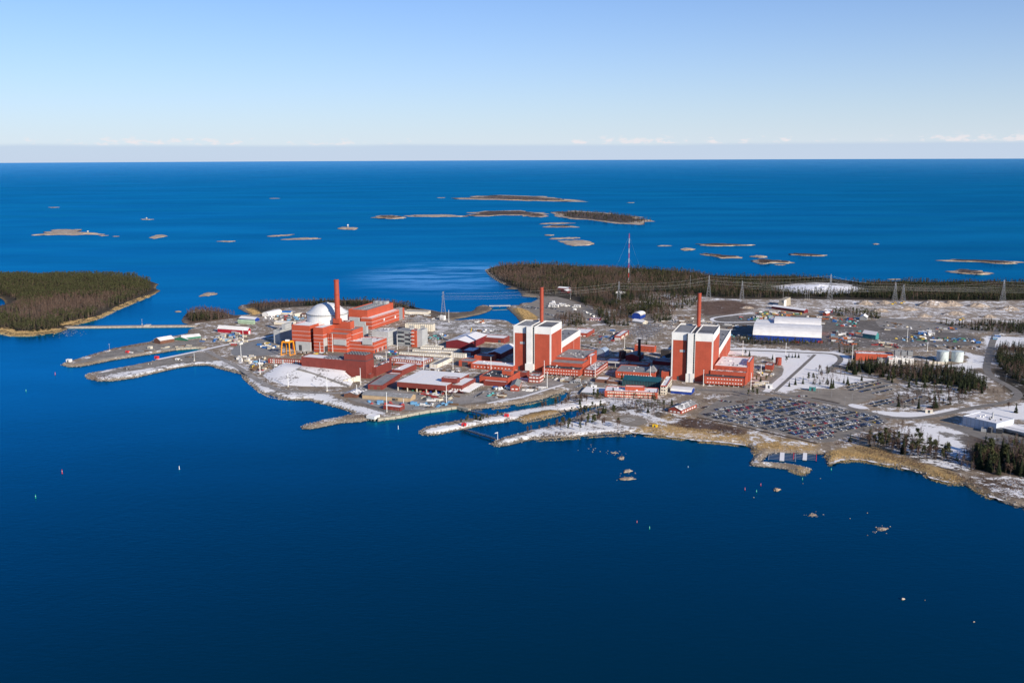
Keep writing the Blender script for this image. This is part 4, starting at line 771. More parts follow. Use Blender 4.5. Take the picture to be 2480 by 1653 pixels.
f9 = Fr(fr.pt(-42, 22, 0), fr.e1, fr.e2, 52, 18, fr.h*1.05); shell(ro, f9, ORG, SNP, wname='red_wing')
for k in range(3): f9 = Fr(fr.pt(fr.w*.35+k*9, 22, fr.h-1), fr.e1, fr.e2, 7, 8, 7); shell(ro, f9, MGR, GRF, wname='roof_unit')
ro, fr = bld('containment_wall', 'low cream wall ringing the foot of the twin tanks', ZH(1480, 622), ZH(1272, 612), R_(ZH, 1500), T_(ZH, 598), CRM, GRF, cat='wall', d=3)
ro, fr = bld('white_depot', 'big white and pale blue depot with snowy roof at right edge', ZH(2030, 1402), ZH(1647, 1312), R_(ZH, 2232), T_(ZH, 1292), mat('pale_blue_sheet', (.50, .54, .60), .55, .05, .1, lines=.3, lw=4), SNW, nv=10)
f9 = Fr(fr.pt(fr.w-.02, fr.d*.42, 0), fr.e1, fr.e2, 46, fr.d*.5, fr.h*.55); shell(ro, f9, WHT, SNW, wname='side_wing'); m = MB(); f9.box(m, 0, f9.w+8, -7, -.1, f9.h-1.2, f9.h-.5); m.build('canopy', MTR, ro)
for k in range(4): m = MB(); m.tube(f9.pt(4+k*14, -6.5, 0), f9.pt(4+k*14, -6.5, f9.h-1.2), .3); m.build('canopy_post', LGR, ro)
for k in range(8): panel(ro, fr, 'f', fr.w*k/8, fr.w*k/8+.4, .2, fr.h-.3, LGR, 'rib', .2)
m = MB(); m.tube(fr.pt(fr.w*.6, fr.d*.55, fr.h-1), fr.pt(fr.w*.6, fr.d*.55, fr.h+6), .9, n=10); m.build('vent_pipe', LGR, ro)
for k, (px, l, r, t, mm, lab) in enumerate([((1930, 1395), 1862, 1962, 1358, LGR, 'grey container standing against the white depot wall'), ((1975, 1405), 1935, 2000, 1345, DGR, 'dark container standing against the white depot wall'), ((2105, 1415), 2035, 2135, 1362, DGR, 'long dark container beside the white depot gable')]):
    ro, fr = bld('shipping_container', lab, ZH(*px), ZH(l, px[1]-8), R_(ZH, r), T_(ZH, t), mm, GRF, 'container', par=.1)
    for q in range(6): panel(ro, fr, 'f', fr.w*q/6, fr.w*q/6+.3, .1, fr.h-.1, mm, 'rib', .15)
bld('pylon_hut', 'white low hut near the forest edge pylon', ZL(1600, 442), ZL(1528, 438), R_(ZL, 1625), T_(ZL, 424), WHT, SNW, wf=2, wz=.3, wh=1.5, wm2=GLS)
bld('blue_round_hall', 'blue hall with shallow white dome roof among the trees', ZL(1768, 678), ZL(1690, 672), 0, T_(ZL, 645), BLU, SNW, roof='archy', rise=5, cat='hall', d=26)
bld('forest_lodge', 'pale lodge with snow roof below the blue hall in trees', ZL(1790, 728), ZL(1690, 712), 0, T_(ZL, 708), CRM, SNW, roof='gablex', rise=3, d=14)
bld('forest_house', 'snow roofed house in the forest by the rear car park', ZL(1070, 432), ZL(1015, 425), 0, T_(ZL, 410), MAR, SNW, roof='gabley', rise=2, d=16); bld('forest_house', 'upper snow roofed house in the forest by rear car park', ZL(1080, 402), ZL(985, 395), 0, T_(ZL, 386), MAR, SNW, roof='gablex', rise=2, d=14)
bld('red_cabin_row', 'red cabins at the edge of the rear car park', ZL(1385, 692), ZL(1285, 688), 0, T_(ZL, 674), MAR, SNW, wf=4, wz=.6, wh=1.2, d=14)
# ------------------------------------------------------------------ left yard
bld('crimson_hall', 'crimson hall with white arched roof in the left yard', ZK(1962, 350), ZK(1676, 330), R_(ZK, 1992), T_(ZK, 315), mat('crimson_sheet', (.34, .015, .03), .6, .08, .1, lines=.3, lw=4), MTR, roof='gablex', rise=5, wr=1, wz=.2, wh=5, cat='hall')
bld('green_store', 'dark green store with white roof on the northern pier', ZK(1388, 412), ZK(1265, 402), R_(ZK, 1396), T_(ZK, 398), GRN, SNW, roof='gabley', rise=3); bld('green_store', 'long green store with white roof at the pier root', ZK(1515, 382), ZK(1345, 402), R_(ZK, 1522), T_(ZK, 366), GRN, MTR, d=16, roof='gablex', rise=3)
bld('brown_pier_shed', 'brown slatted shed with white roof on the northern pier', ZK(1132, 443), ZK(1072, 432), R_(ZK, 1264), T_(ZK, 412), BRW, MTR, roof='gabley', rise=4, wr=10, wz=.3, wh=5, wm2=BRW, fill=.7)
bld('blue_yard_hall', 'blue hall with white roof behind the pale green store', ZQ(515, 350), ZQ(175, 322), R_(ZQ, 622), T_(ZQ, 300), BLU, MTR, roof='gablex', rise=3, cat='hall')
bld('pale_green_store', 'pale green round roofed store in the left yard', ZQ(490, 410), ZQ(150, 392), R_(ZQ, 525), T_(ZQ, 375), mat('pale_green', (.30, .40, .28), .7), mat('pale_green_roof', (.33, .44, .31), .6), roof='archx', rise=4.5)
bld('white_tent', 'long white round roofed tent near the northern trees', ZQ(810, 242), ZQ(682, 232), R_(ZQ, 1108), T_(ZQ, 205), MTR, MTR, roof='archy', rise=5, cat='tent')
bld('blue_tarp_store', 'blue topped low store right of the long white tent', ZQ(1300, 182), ZQ(1110, 178), R_(ZQ, 1345), T_(ZQ, 150), CRM, mat('blue_tarp', (.02, .16, .48), .5), roof='gablex', rise=2)
bld('white_yard_store', 'white flat store with stacked goods behind the dome', ZQ(1340, 422), ZQ(935, 408), R_(ZQ, 1420), T_(ZQ, 372), CRM, SNW, wf=8, wz=.4, wh=1.6, wm2=CRM); bld('white_tunnel_tent', 'cream tunnel tent directly left of the dome', ZQ(1400, 252), ZQ(1340, 245), R_(ZQ, 1560), T_(ZQ, 228), CRM, CRM, roof='archy', rise=4, cat='tent')
bld('brown_gate_house', 'brown and white gate house beside the dome', ZQ(1655, 250), ZQ(1538, 240), R_(ZQ, 1690), T_(ZQ, 175), BRW, SNW, wf=2, wz=.3, wh=4, wm2=LWN)
# ------------------------------------------------------------------ roads, yards, quays
ASP = mat('asphalt', (.265, .23, .185), .85, .16, .08, snow=.16, ss_=.35)
ASD = mat('road_asphalt', (.205, .186, .162), .85, .12, .1, snow=.06, ss_=.3)
GVL = mat('gravel_yard', (.29, .265, .235), .9, .18, .06, snow=.26, ss_=.25)
SNB = mat('ploughed_snow', (.25, .23, .2), .9, .1, .2, snow=.72, ss_=.3)
DIT = mat('brown_ditch', (.06, .042, .032), .95, .25, .3, snow=.15, ss_=.4)
def zl(*items): return np.vstack([zs(fn, pts, G) for fn, pts in items])
def road(name, label, items, width, m=ASD, z=.10): return ribbon(name, zl(*items), width, G+z, m, label)
def yard(name, label, items, m=ASP, z=.06, it=1): return sheet(name, smooth_ring(zl(*items), it), G+z, m, label)
yard('car_park', 'grey asphalt of the large car park', m=mat('worn_asphalt', (.225, .20, .168), .85, .16, .1, snow=.16, ss_=.4), items=[(ZG, [(870, 735), (1400, 835), (1700, 900), (2353, 1050)]), (ZD, [(560, 1462), (720, 1500), (860, 1440), (1240, 1330), (1160, 1268), (640, 1165), (300, 1102)]), (ZG, [(1750, 520), (1400, 470), (1150, 540), (1000, 640)])], z=.05)
yard('car_park', 'empty asphalt lot above the large car park', [(ZD, [(300, 1085), (560, 1050), (850, 1045), (1160, 1095), (1010, 1150), (880, 1185), (640, 1150)])], z=.07)
yard('car_park', 'asphalt lot by the conifer wood', [(ZD, [(840, 1035), (960, 985), (1180, 960), (1300, 1010), (1230, 1085), (1000, 1085)])], z=.08)
yard('car_park', 'small asphalt lot behind the birch trees', [(ZD, [(1040, 1180), (1180, 1125), (1560, 1090), (1500, 1180), (1260, 1205)])], z=.09)
yard('car_park', 'rear asphalt lot behind the first tower', [(ZB, [(1230, 400), (1310, 360), (1480, 275), (1700, 275), (1985, 400), (2150, 440), (2150, 560), (1900, 500), (1560, 560), (1480, 540), (1330, 440)])], z=.06)
yard('yard', 'depot yard asphalt', [(ZI, [(1300, 325), (1650, 375), (2000, 470), (2400, 430), (2400, 640), (2080, 600), (1750, 490)])], ASD, z=.07)
yard('yard', 'gravel works yard by the quay', [(ZE, [(880, 520), (1150, 460), (1420, 450), (2100, 470), (2353, 440), (2353, 540), (1950, 590), (1500, 655), (1200, 600)])], GVL, z=.05)
yard('yard', 'gravel yard between channel and first tower', [(ZS, [(0, 900), (400, 860), (800, 760), (1000, 620), (1700, 620), (1900, 720), (1300, 740), (900, 880), (300, 1000), (0, 1030)])], GVL, z=.06)
yard('yard', 'grey gravel laydown yard left of domed reactor', [(ZQ, [(0, 950), (250, 820), (700, 730), (1000, 860), (1100, 1080), (600, 1100), (300, 1120), (0, 1090)])], mat('grey_gravel', (.235, .232, .225), .9, .08, .08), z=.06)
yard('yard', 'asphalt yard in front of the domed reactor', [(ZA, [(540, 1040), (900, 1005), (1600, 1010), (1950, 960), (2300, 900), (2300, 960), (1700, 1040), (1500, 1060), (1100, 1040), (700, 1060)])], ASD, z=.07)
yard('yard', 'asphalt apron behind the blue hall', [(ZD, [(1090, 455), (1300, 450), (1700, 500), (2050, 545), (2040, 580), (1500, 560), (1150, 540)])], mat('apron_gravel', (.25, .225, .195), .9, .2, .1, snow=.27, ss_=.15), z=.06)
yard('yard', 'dark asphalt storage yard behind the heating plant', [(ZD, [(680, 560), (1100, 560), (1400, 600), (1900, 640), (2000, 680), (1500, 690), (1000, 690), (720, 660)])], mat('dark_gravel', (.17, .15, .13), .9, .25, .1, snow=.30, ss_=.2), z=.07)
yard('yard', 'asphalt apron in front of the towers', [(ZC, [(-150, 1250), (300, 1215), (900, 1240), (1400, 1290), (2000, 1320), (2130, 1260), (2200, 1190), (2050, 1080), (2250, 1060), (2380, 1110), (2150, 1350), (1600, 1400), (1060, 1300), (500, 1230), (200, 1300), (-150, 1330)])], ASP, z=.05)
yard('helipad', 'grey asphalt helicopter pad among the birches', [(ZF, [(1940, 505), (2090, 488), (2265, 552), (2100, 602), (1950, 575)])], ASP, z=.09)
yard('snow_dump', 'wide white snow covered landfill plateau in the far forest', [(ZM, [(705, 248), (800, 238), (930, 230), (1050, 224), (1180, 232), (1345, 270), (1200, 280), (900, 282)])], mat('thick_snow', (.84, .85, .88), .8, .03, .05), z=6.5) if False else None
def mark(pts, w=.9):
    for a, b in zip(pts[:-1], pts[1:]): ribbon('painted_line', np.array([a, b]), w, G+.14, WHT, it=0)
hp = zs(ZF, [(1965, 535), (2045, 516), (2110, 533), (2030, 556), (1965, 535)], G); mark(list(hp))
c = hp[:4].mean(0); u = (hp[1]-hp[0])*.18; v = (hp[3]-hp[0])*.22; mark([c-u-v, c-u+v]); mark([c+u-v, c+u+v]); mark([c-u, c+u])
road('road', 'curving public road past the right-hand depot', [(ZD, [(2170, 500), (2130, 560), (2090, 640), (2070, 720), (2050, 800), (2035, 880), (2080, 945), (2200, 1005), (2300, 1065), (2310, 1110), (2240, 1145), (2100, 1172), (1900, 1205), (1650, 1262), (1450, 1290), (1250, 1285), (1100, 1255), (950, 1215), (700, 1155), (400, 1105), (270, 1078)]), (ZG, [(1600, 470), (1300, 458), (950, 445), (650, 405)]), (ZC, [(1100, 1305), (1000, 1290)])], 10, z=.12)
road('road', 'straight snowy road climbing behind the second tower', [(ZD, [(190, 1068), (330, 950), (450, 850), (560, 755)])], 9, SNB, z=.13)
road('road', 'dark ditch track beside the snowy road', [(ZD, [(265, 1062), (400, 940), (500, 850), (600, 755)])], 5, ASD, z=.12)
road('road', 'access road curving through the snow field', [(ZD, [(-260, 722), (0, 718), (250, 728), (560, 742), (720, 745), (800, 765), (822, 800), (780, 840), (715, 880), (760, 905), (900, 925), (1050, 950), (1250, 975)])], 8, ASD, z=.11)
road('road', 'back road along the quarry edge', [(ZH, [(600, 80), (900, 110), (1300, 160), (1700, 210), (2050, 255), (2353, 290), (2700, 310)])], 9, ASD, z=.10)
road('road', 'shore road round the snowy mound', [(ZK, [(1560, 500), (1700, 575), (1850, 650), (1960, 720), (2080, 800), (2250, 880)]), (ZE, [(300, 450), (500, 468), (760, 480), (950, 470), (1250, 385), (1500, 330)])], 9, GVL, z=.11)
road('road', 'long road from the left yard to the channel pier', [(ZK, [(1100, 590), (1480, 512), (1760, 448), (2100, 380), (2353, 330)])], 8, SNB, z=.12)
road('road', 'channel bank road below the first tower', [(ZS, [(0, 1075), (300, 1020), (600, 975), (900, 880), (1150, 800), (1350, 745)])], 5, SNB, z=.14)
road('road', 'rear road between first tower and lagoon', [(ZB, [(400, 545), (700, 560), (900, 580), (1080, 640), (1150, 700)])], 7, ASP, z=.10)
road('road', 'loop road by the rear clearing', [(ZC, [(2000, 455), (1700, 490), (1500, 520), (1560, 560), (1750, 570), (2050, 560)])], 7, SNB, z=.10)
road('road', 'plant street in front of the rear brick buildings', [(ZC, [(-150, 760), (100, 770), (300, 690), (600, 640)])], 9, ASP, z=.10)
road('ditch', 'dark ditch along the shore side of the car park', [(ZG, [(880, 752), (1300, 835), (1700, 930), (2250, 1050)])], 4, DIT, z=.12)
road('path', 'snowy footpath along the middle pier', [(ZF, [(880, 480), (1100, 440), (1350, 400), (1600, 370), (1850, 330), (2100, 330)])], 3.5, SNB, z=.12)
road('hedge_strip', 'brown planted strip on the car park edge', [(ZY, [(780, 505), (1150, 550), (1440, 605)])], 6, DIT, z=.13)
road('hedge_strip', 'brown planted strip beside the public road', [(ZY, [(1700, 660), (2000, 725), (2352, 780)])], 4, DIT, z=.15)
road('hedge_strip', 'brown planted strip below the empty lot', [(ZY, [(1450, 495), (1700, 540), (1980, 600)])], 4, DIT, z=.16)
yard('snow_bank', 'kidney shaped snow island in the lot', [(ZD, [(870, 1175), (930, 1165), (1070, 1205), (1000, 1215), (900, 1195)])], SNB, z=.2)
# causeway to the island
def embank(name, label, pts, wt, wb, h, m, mt, z0=-1.0, cat=None, kind='structure'):
    L_ = smooth_line(np.array(pts), 2); d = np.gradient(L_, axis=0); d /= np.linalg.norm(d, axis=1)[:, None]; n = np.c_[-d[:, 1], d[:, 0]]; k = len(L_)
    V = []; 
    for off, z in ((wb/2, z0), (wt/2, h), (-wt/2, h), (-wb/2, z0)): V.append(np.c_[L_+n*off, np.full(k, z)])
    V = np.vstack(V); F = []; mi = []
    for r in range(3):
        for i in range(k-1): F.append((r*k+i, r*k+i+1, (r+1)*k+i+1, (r+1)*k+i)); mi.append(1 if r == 1 else 0)
    F.append((0, k, 2*k, 3*k)); mi.append(0); F.append((4*k-1, 3*k-1, 2*k-1, k-1)); mi.append(0)
    me = mesh_np(name, V, np.array(F), [m, mt], mi); o = link(bpy.data.objects.new(name, me)); tag(o, label, cat, kind=kind); return o
ROCK = mat('shore_stone', (.34, .29, .235), .9, .25, .35, snow=.18, ss_=.5)
embank('causeway', 'stone causeway carrying a road to the wooded island', zs(ZK, [(-150, 268), (0, 272), (200, 280), (500, 276), (1000, 270), (1480, 266)], 2.0), 9, 18, 2.9, ROCK, ASP)
def bridge(name, label, a, b, w, z, m=CRM, t=1.0, rails=True, cat='bridge'):
    a = np.array([*a, z]); b = np.array([*b, z]); ro = tag(empty(name, (a+b)/2), label, cat); d = (b-a)/np.linalg.norm(b-a); n = np.array([-d[1], d[0], 0])*w/2
    mb = MB(); mb.hexa([a+n-EZ*t, a-n-EZ*t, b-n-EZ*t, b+n-EZ*t], [a+n, a-n, b-n, b+n]); mb.build('deck', m, ro); L_ = np.linalg.norm(b-a)
    if rails:
        for s in (1, -1):
            mb = MB(); mb.tube(a+n*s+EZ*1.1, b+n*s+EZ*1.1, .09, n=4); mb.build('rail', STL, ro)
            for k in range(int(L_/4)+1): mb = MB(); q = a+(b-a)*k*4/L_+n*s; mb.tube(q, q+EZ*1.1, .08, n=4); mb.build('rail_post', STL, ro)
    for k in range(max(2, int(L_/14))): mb = MB(); q = a+(b-a)*(k+.5)/max(2, int(L_/14)); mb.tube(q-EZ*(z+1), q-EZ*.1, .5, n=8); mb.build('pile', CON, ro)
q = zs(ZK, [(985, 264), (1035, 264)], 3); bridge('causeway_bridge', 'short concrete bridge in the middle of the causeway', q[0], q[1], 10, 3.6, CRM)
q = zs(ZB, [(868, 381), (1112, 377)], 3); bridge('lagoon_bridge', 'pale road bridge across the lagoon mouth', q[0], q[1], 8, 4.0, CRM)
q = zs(ZB, [(905, 424), (1075, 418)], 1); bridge('lagoon_boom', 'dark floating boom across the lagoon', q[0], q[1], 2, .8, MGR, .6, False, 'boom')
q = zs(ZF, [(528, 452), (692, 492)], 1.5); bridge('channel_footbridge', 'narrow dark footbridge across the inner intake channel', q[0], q[1], 2.2, 2.4, DGR)
q = zs(ZF, [(490, 632), (785, 722)], 1.5); bridge('channel_footbridge', 'narrow dark footbridge across the outer intake channel', q[0], q[1], 2.2, 2.4, DGR)
def quay(label, pts, m=CON):
    p = zs(*pts, 0.0); ro = tag(empty('quay_wall', (*p.mean(0), 0)), label, 'quay wall')
    for a, b in zip(p[:-1], p[1:]):
        L_ = np.linalg.norm(b-a); k = max(1, int(L_/11)); d = (b-a)/L_; n = np.array([-d[1], d[0]])
        for i in range(k):
            s = a+d*(L_*i/k+.08); e = a+d*(L_*(i+1)/k-.08); mb = MB(); q = lambda x, o, z: (x[0]+n[0]*o, x[1]+n[1]*o, z)
            mb.hexa([q(s, -.5, -1.5), q(e, -.5, -1.5), q(e, 4.5, -1.5), q(s, 4.5, -1.5)], [q(s, -.5, 3.35), q(e, -.5, 3.35), q(e, 4.5, 3.35), q(s, 4.5, 3.35)]); mb.build('wall_panel', m, ro)
            mb = MB(); x = (s+e)/2; mb.hexa([q(x-d*.35, -1.0, -.5), q(x+d*.35, -1.0, -.5), q(x+d*.35, -.4, -.5), q(x-d*.35, -.4, -.5)], [q(x-d*.35, -1.0, 2.4), q(x+d*.35, -1.0, 2.4), q(x+d*.35, -.4, 2.4), q(x-d*.35, -.4, 2.4)]); mb.build('fender', DGR, ro)
quay('long tan concrete quay wall along the works yard', (ZE, [(1238, 743), (1460, 714), (1680, 670), (1985, 628), (2095, 655)]))
quay('tan concrete quay at the head of the northern channel', (ZK, [(1280, 501), (1470, 489), (1550, 490)]))
# snowy mound
def mound():
    g = [(-.0, 0)]; b = [P(ZA(*p), G) for p in [(168, 1262), (240, 1318), (330, 1352), (450, 1376), (620, 1388), (800, 1390), (980, 1392), (1165, 1393), (1208, 1330), (1195, 1296)]]
    t = [P(ZA(*p), z) for p, z in [((352, 1150), 12.5), ((372, 1160), 12.5), ((420, 1168), 13), ((500, 1176), 13), ((600, 1185), 13), ((720, 1192), 12.8), ((860, 1200), 12.5), ((1035, 1206), 12), ((1090, 1215), 11.5), ((1105, 1222), 11)]]
    back = [p+np.array([6, 20, 0]) for p in t]; V = []; n = len(b); rows = 9
    for r in range(rows):
        f = r/(rows-1)
        for i in range(n): V.append(b[i]*(1-f)+t[i]*f+np.array([0, 0, (vnoise(i*3.1, r*2.7, 1.7, 5)-.5)*1.0*(0 < r < rows-1)]))
    for i in range(n): V.append(back[i]+EZ*.4)
    for i in range(n): q = back[i]+np.array([4, 14, 0]); V.append(np.array([q[0], q[1], G]))
    F = []
    for r in range(rows+1):
        for i in range(n-1): F.append((r*n+i, r*n+i+1, (r+1)*n+i+1, (r+1)*n+i))
    m = mat('mound_snow', (.16, .13, .10), .9, .3, .3, snow=.66, ss_=.3)
    me = mesh_np('mound', np.array(V), np.array(F), [m], smooth=True); tag(link(bpy.data.objects.new('mound', me)), 'snow covered earth mound in front of the pump house', kind='structure')
    pts = [P(ZA(570, 1190), 13.2), P(ZA(760, 1250), 9.8), P(ZA(960, 1320), 6.6), P(ZA(1165, 1392), 3.3)]; mb = MB()
    for a, c in zip(pts[:-1], pts[1:]):
        d = c-a; d[2] = 0; d /= np.linalg.norm(d); nn = np.array([-d[1], d[0], 0])*1.8; mb.hexa([a+nn-EZ, a-nn-EZ, c-nn-EZ, c+nn-EZ], [a+nn+EZ*.9, a-nn+EZ*.9, c-nn+EZ*.9, c+nn+EZ*.9])
    tag(mb.build('path', GVL), 'gravel ramp climbing the snowy mound', kind='structure')
    fr = Fr(P(ZA(1090, 1352)), np.array([.86, .5, 0]), np.array([-.5, .86, 0]), 24, 2, 7.5); ro = rootat('retaining_wall', fr, 'cream retaining wall at the right foot of the mound', 'wall')
    for k in range(4): m2 = MB(); fr.box(m2, fr.w*k/4+.1, fr.w*(k+1)/4-.1, 0, 2, 0, 4+k*1.1); m2.build('wall_panel', CRM, ro)
mound()
# ------------------------------------------------------------------ islets and rocks
ISL = None
def islet_mat():
    m = bpy.data.materials.new('skerry_rock'); m.use_nodes = True; nt = m.node_tree; nt.nodes.clear(); N, L, add, mth, mix, ss, noise = nodes(nt)
    geo = add('ShaderNodeNewGeometry'); pos = geo.outputs['Position']; sp = add('ShaderNodeSeparateXYZ'); L.new(pos, sp.inputs[0]); at = add('ShaderNodeAttribute', attribute_name='veg')
    n1 = noise(pos, .04, 4, .6); n2 = noise(pos, .4, 3, .6)
    c = mix(ss(n2, .3, .7), (.22, .15, .10), (.48, .36, .24)); c = mix(ss(mth('ADD', n1, mth('MULTIPLY', n2, .3)), .5, .85), c, (.60, .50, .38))
    k = ss(mth('ADD', at.outputs['Fac'], mth('MULTIPLY', mth('SUBTRACT', n1, .5), 1.1)), .32, .48); c = mix(k, c, (.06, .038, .028))
    c = mix(mth('SUBTRACT', 1.0, ss(sp.outputs[2], .1, .5)), c, (.06, .05, .045))
    b = add('ShaderNodeBsdfPrincipled'); L.new(c, b.inputs['Base Color']); b.inputs['Roughness'].default_value = .9; o = add('ShaderNodeOutputMaterial'); L.new(b.outputs[0], o.inputs[0]); return m
ISL = islet_mat()
ISLETS = []
def islet(fn, pts, h, veg=0.0, label='', name='islet', jit=.55, kind='structure', cat=None):
    h = h*.6; R = smooth_ring(zs(fn, pts, 0), 2); k = len(R); c = R.mean(0); V = []; vg = []; F = []; seed = int(abs(R[0, 0])*7) % 997; rows = [1.02, .92, .78, .58, .36, .16]; hz = [-.6, .35, .6, .85, 1.0, 1.05]
    sz = np.linalg.norm(R-c, axis=1).mean()
    for r, (s, z) in enumerate(zip(rows, hz)):
        for i in range(k):
            p = c+(R[i]-c)*s; nn = vnoise(p[0], p[1], max(sz*.22, .8), seed)-.5; s2 = s*(1+nn*jit*(r < 4)); p = c+(R[i]-c)*s2; V.append((p[0], p[1], z*h*(1+nn*.9) if r else -.8)); vg.append(veg*min(1, max(0, (z-.3)/.5)))
    V.append((c[0], c[1], h)); vg.append(veg)
    for r in range(len(rows)-1):
        for i in range(k): j = (i+1) % k; F.append((r*k+i, r*k+j, (r+1)*k+j, (r+1)*k+i))
    t = (len(rows)-1)*k; Q = np.array(F); n0 = len(V)
    T = np.array([(t+i, t+(i+1) % k, n0-1, n0-1) for i in range(k)])
    me = bpy.data.meshes.new(name); me.from_pydata(V, [], F+[(a, b, c_) for a, b, c_, _ in T]); me.materials.append(ISL)
    a = me.attributes.new('veg', 'FLOAT', 'POINT'); a.data.foreach_set('value', np.array(vg, np.float32)); me.polygons.foreach_set('use_smooth', [True]*len(me.polygons)); me.update()
    o = tag(link(bpy.data.objects.new(name, me)), label, cat, kind=kind); ISLETS.append((R, h)); return o
E_ = lambda x, y, a, b, t=0: [(x+a*math.cos(q)*(1+.25*math.sin(3*q+x)), y+b*.82*math.sin(q)*(1+.3*math.sin(2*q+y))+t*math.cos(q)) for q in np.linspace(0, 2*math.pi, 11)[:-1]]
islet(ZV, [(235, 356), (300, 330), (400, 312), (590, 306), (600, 316), (520, 328), (650, 334), (770, 338), (760, 346), (560, 352), (430, 350), (320, 356)], 4, .25, 'long pale skerry at far left')
islet(ZV, E_(1045, 240, 48, 5), 3, 0, 'small pale skerry carrying a marker hut'); islet(ZV, E_(1125, 362, 65, 13, -6), 4, 0, 'oval pale skerry left of centre'); islet(ZV, E_(1612, 396, 78, 5), 3, 0, 'thin flat skerry'); islet(ZV, E_(2002, 354, 92, 7, -5), 3, 0, 'upper of two thin skerries'); islet(ZV, E_(2160, 377, 135, 8, -6), 3.5, .2, 'lower of two thin skerries')
islet(ZV, E_(828, 360, 26, 4), 2, 0, 'rock beside the long pale skerry'); islet(ZV, E_(738, 355, 36, 4), 2, 0, 'low rock below the long pale skerry'); islet(ZV, E_(380, 154, 40, 4), 2, .3, 'far dark reef at upper left'); islet(ZV, E_(1955, 90, 42, 3), 2, .3, 'faint reef near the horizon')
islet(ZN, [(780, 108), (900, 88), (1050, 85), (1280, 92), (1400, 98), (1615, 116), (1600, 128), (1350, 124), (1100, 118), (900, 112)], 7, .5, 'long outer island low on the horizon')
islet(ZN, E_(365, 225, 112, 12, 1), 7, .45, 'western low island of the central chain'); islet(ZN, E_(660, 217, 190, 9, 2), 5, .25, 'flat pale island in the middle of the chain')
islet(ZN, [(840, 212), (930, 190), (1100, 184), (1260, 186), (1350, 200), (1420, 205), (1240, 214), (1080, 212), (940, 226)], 8, .7, 'brown heath island of the central chain')
islet(ZN, E_(1300, 213, 85, 12), 6, .6, 'dark topped islet in front of the chain'); islet(ZN, [(1400, 195), (1480, 185), (1700, 192), (1880, 212), (2055, 250), (2020, 264), (1930, 280), (1800, 266), (1620, 246), (1440, 228), (1480, 210)], 9, .8, 'wooded island ending the central chain')
islet(ZN, E_(1415, 264, 112, 6, -3), 3, .1, 'slender skerry under the chain'); islet(ZN, E_(1458, 284, 105, 10), 5, .5, 'dark topped skerry under the chain'); islet(ZN, E_(1385, 339, 32, 5), 3, 0, 'tiny oval skerry'); islet(ZN, E_(1465, 359, 100, 8, -4), 3, 0, 'flat bare skerry above the stony one')
islet(ZN, [(1425, 378), (1500, 366), (1620, 372), (1712, 386), (1640, 402), (1545, 410), (1480, 392)], 4, .15, 'stony triangular skerry in the middle bay'); islet(ZN, E_(118, 296, 62, 11), 6, .1, 'rock islet bearing a small beacon'); islet(ZN, E_(700, 102, 30, 3), 2, 0, 'reef west of the outer island'); islet(ZN, E_(1900, 133, 26, 3), 2, 0, 'reef east of the outer island')
islet(ZX, E_(120, 90, 46, 5), 2, 0, 'narrow pale skerry near the mast'); islet(ZX, E_(265, 112, 48, 9), 4, .1, 'oval skerry east of the mast'); islet(ZX, E_(480, 85, 175, 9, 3), 5, .6, 'long heath skerry east of the mast'); islet(ZX, [(320, 138), (390, 136), (470, 150), (560, 158), (645, 162), (500, 173), (430, 158)], 6, .55, 'crooked two humped skerry')
islet(ZX, E_(715, 157, 52, 9), 4, .1, 'sandy skerry before the crooked one'); islet(ZX, [(650, 186), (720, 172), (780, 178), (860, 188), (945, 194), (900, 202), (800, 196), (740, 206), (690, 198)], 7, .55, 'brown topped skerry with a tail'); islet(ZX, E_(838, 208, 38, 4), 2, 0, 'little reef below the tailed skerry'); islet(ZX, E_(1000, 146, 115, 10, 5), 5, .7, 'dark heath skerry at right centre')
islet(ZX, [(1820, 180), (1950, 176), (2100, 182), (2340, 188), (2300, 204), (2200, 205), (2080, 190), (1900, 188)], 6, .6, 'long skerry at far right'); islet(ZX, [(1870, 255), (1920, 242), (2000, 238), (2100, 250), (2165, 262), (2100, 274), (1980, 266)], 7, .5, 'golden islet close to the right-hand forest'); islet(ZX, E_(1435, 80, 20, 4), 2, 0, 'single reef far right'); islet(ZX, E_(1550, 298, 48, 5), 1.5, 0, 'pale landing stage reef by the forest shore')
islet(ZW, E_(478, 676, 20, 5, -2), 2.5, 0, 'bare skerry in the sound by the causeway'); islet(ZK, E_(1300, 135, 30, 8), 2, 0, 'small skerry north of the causeway')
islet(ZZ, E_(268, 105, 20, 10), 1.4, 0, 'tan gravel bar off the reed shore, the uppermost'); islet(ZZ, E_(297, 172, 24, 13), 1.5, 0, 'tan gravel bar off the reed shore, the middle one'); islet(ZZ, E_(295, 211, 48, 9), 1.4, 0, 'tan gravel bar off the reed shore, the lowest'); islet(ZZ, E_(1070, 270, 20, 9), 2.2, .1, 'round brown rock off the marina'); islet(ZZ, E_(1257, 398, 22, 11), 1.0, 0, 'ragged low rock reef')
islet(ZZ, E_(1618, 472, 32, 14), 1.0, 0, 'grey flat rock reef at lower right'); islet(ZZ, E_(1724, 836, 11, 6), 1.6, 0, 'single boulder low in the picture'); islet(ZZ, E_(2093, 953, 6, 3), .9, 0, 'lone small boulder at bottom right'); islet(ZZ, E_(228, 78, 22, 5), .8, 0, 'stone reef just off the pier woods')
RK = mat('boulder', (.40, .34, .27), .9, .25, .5)
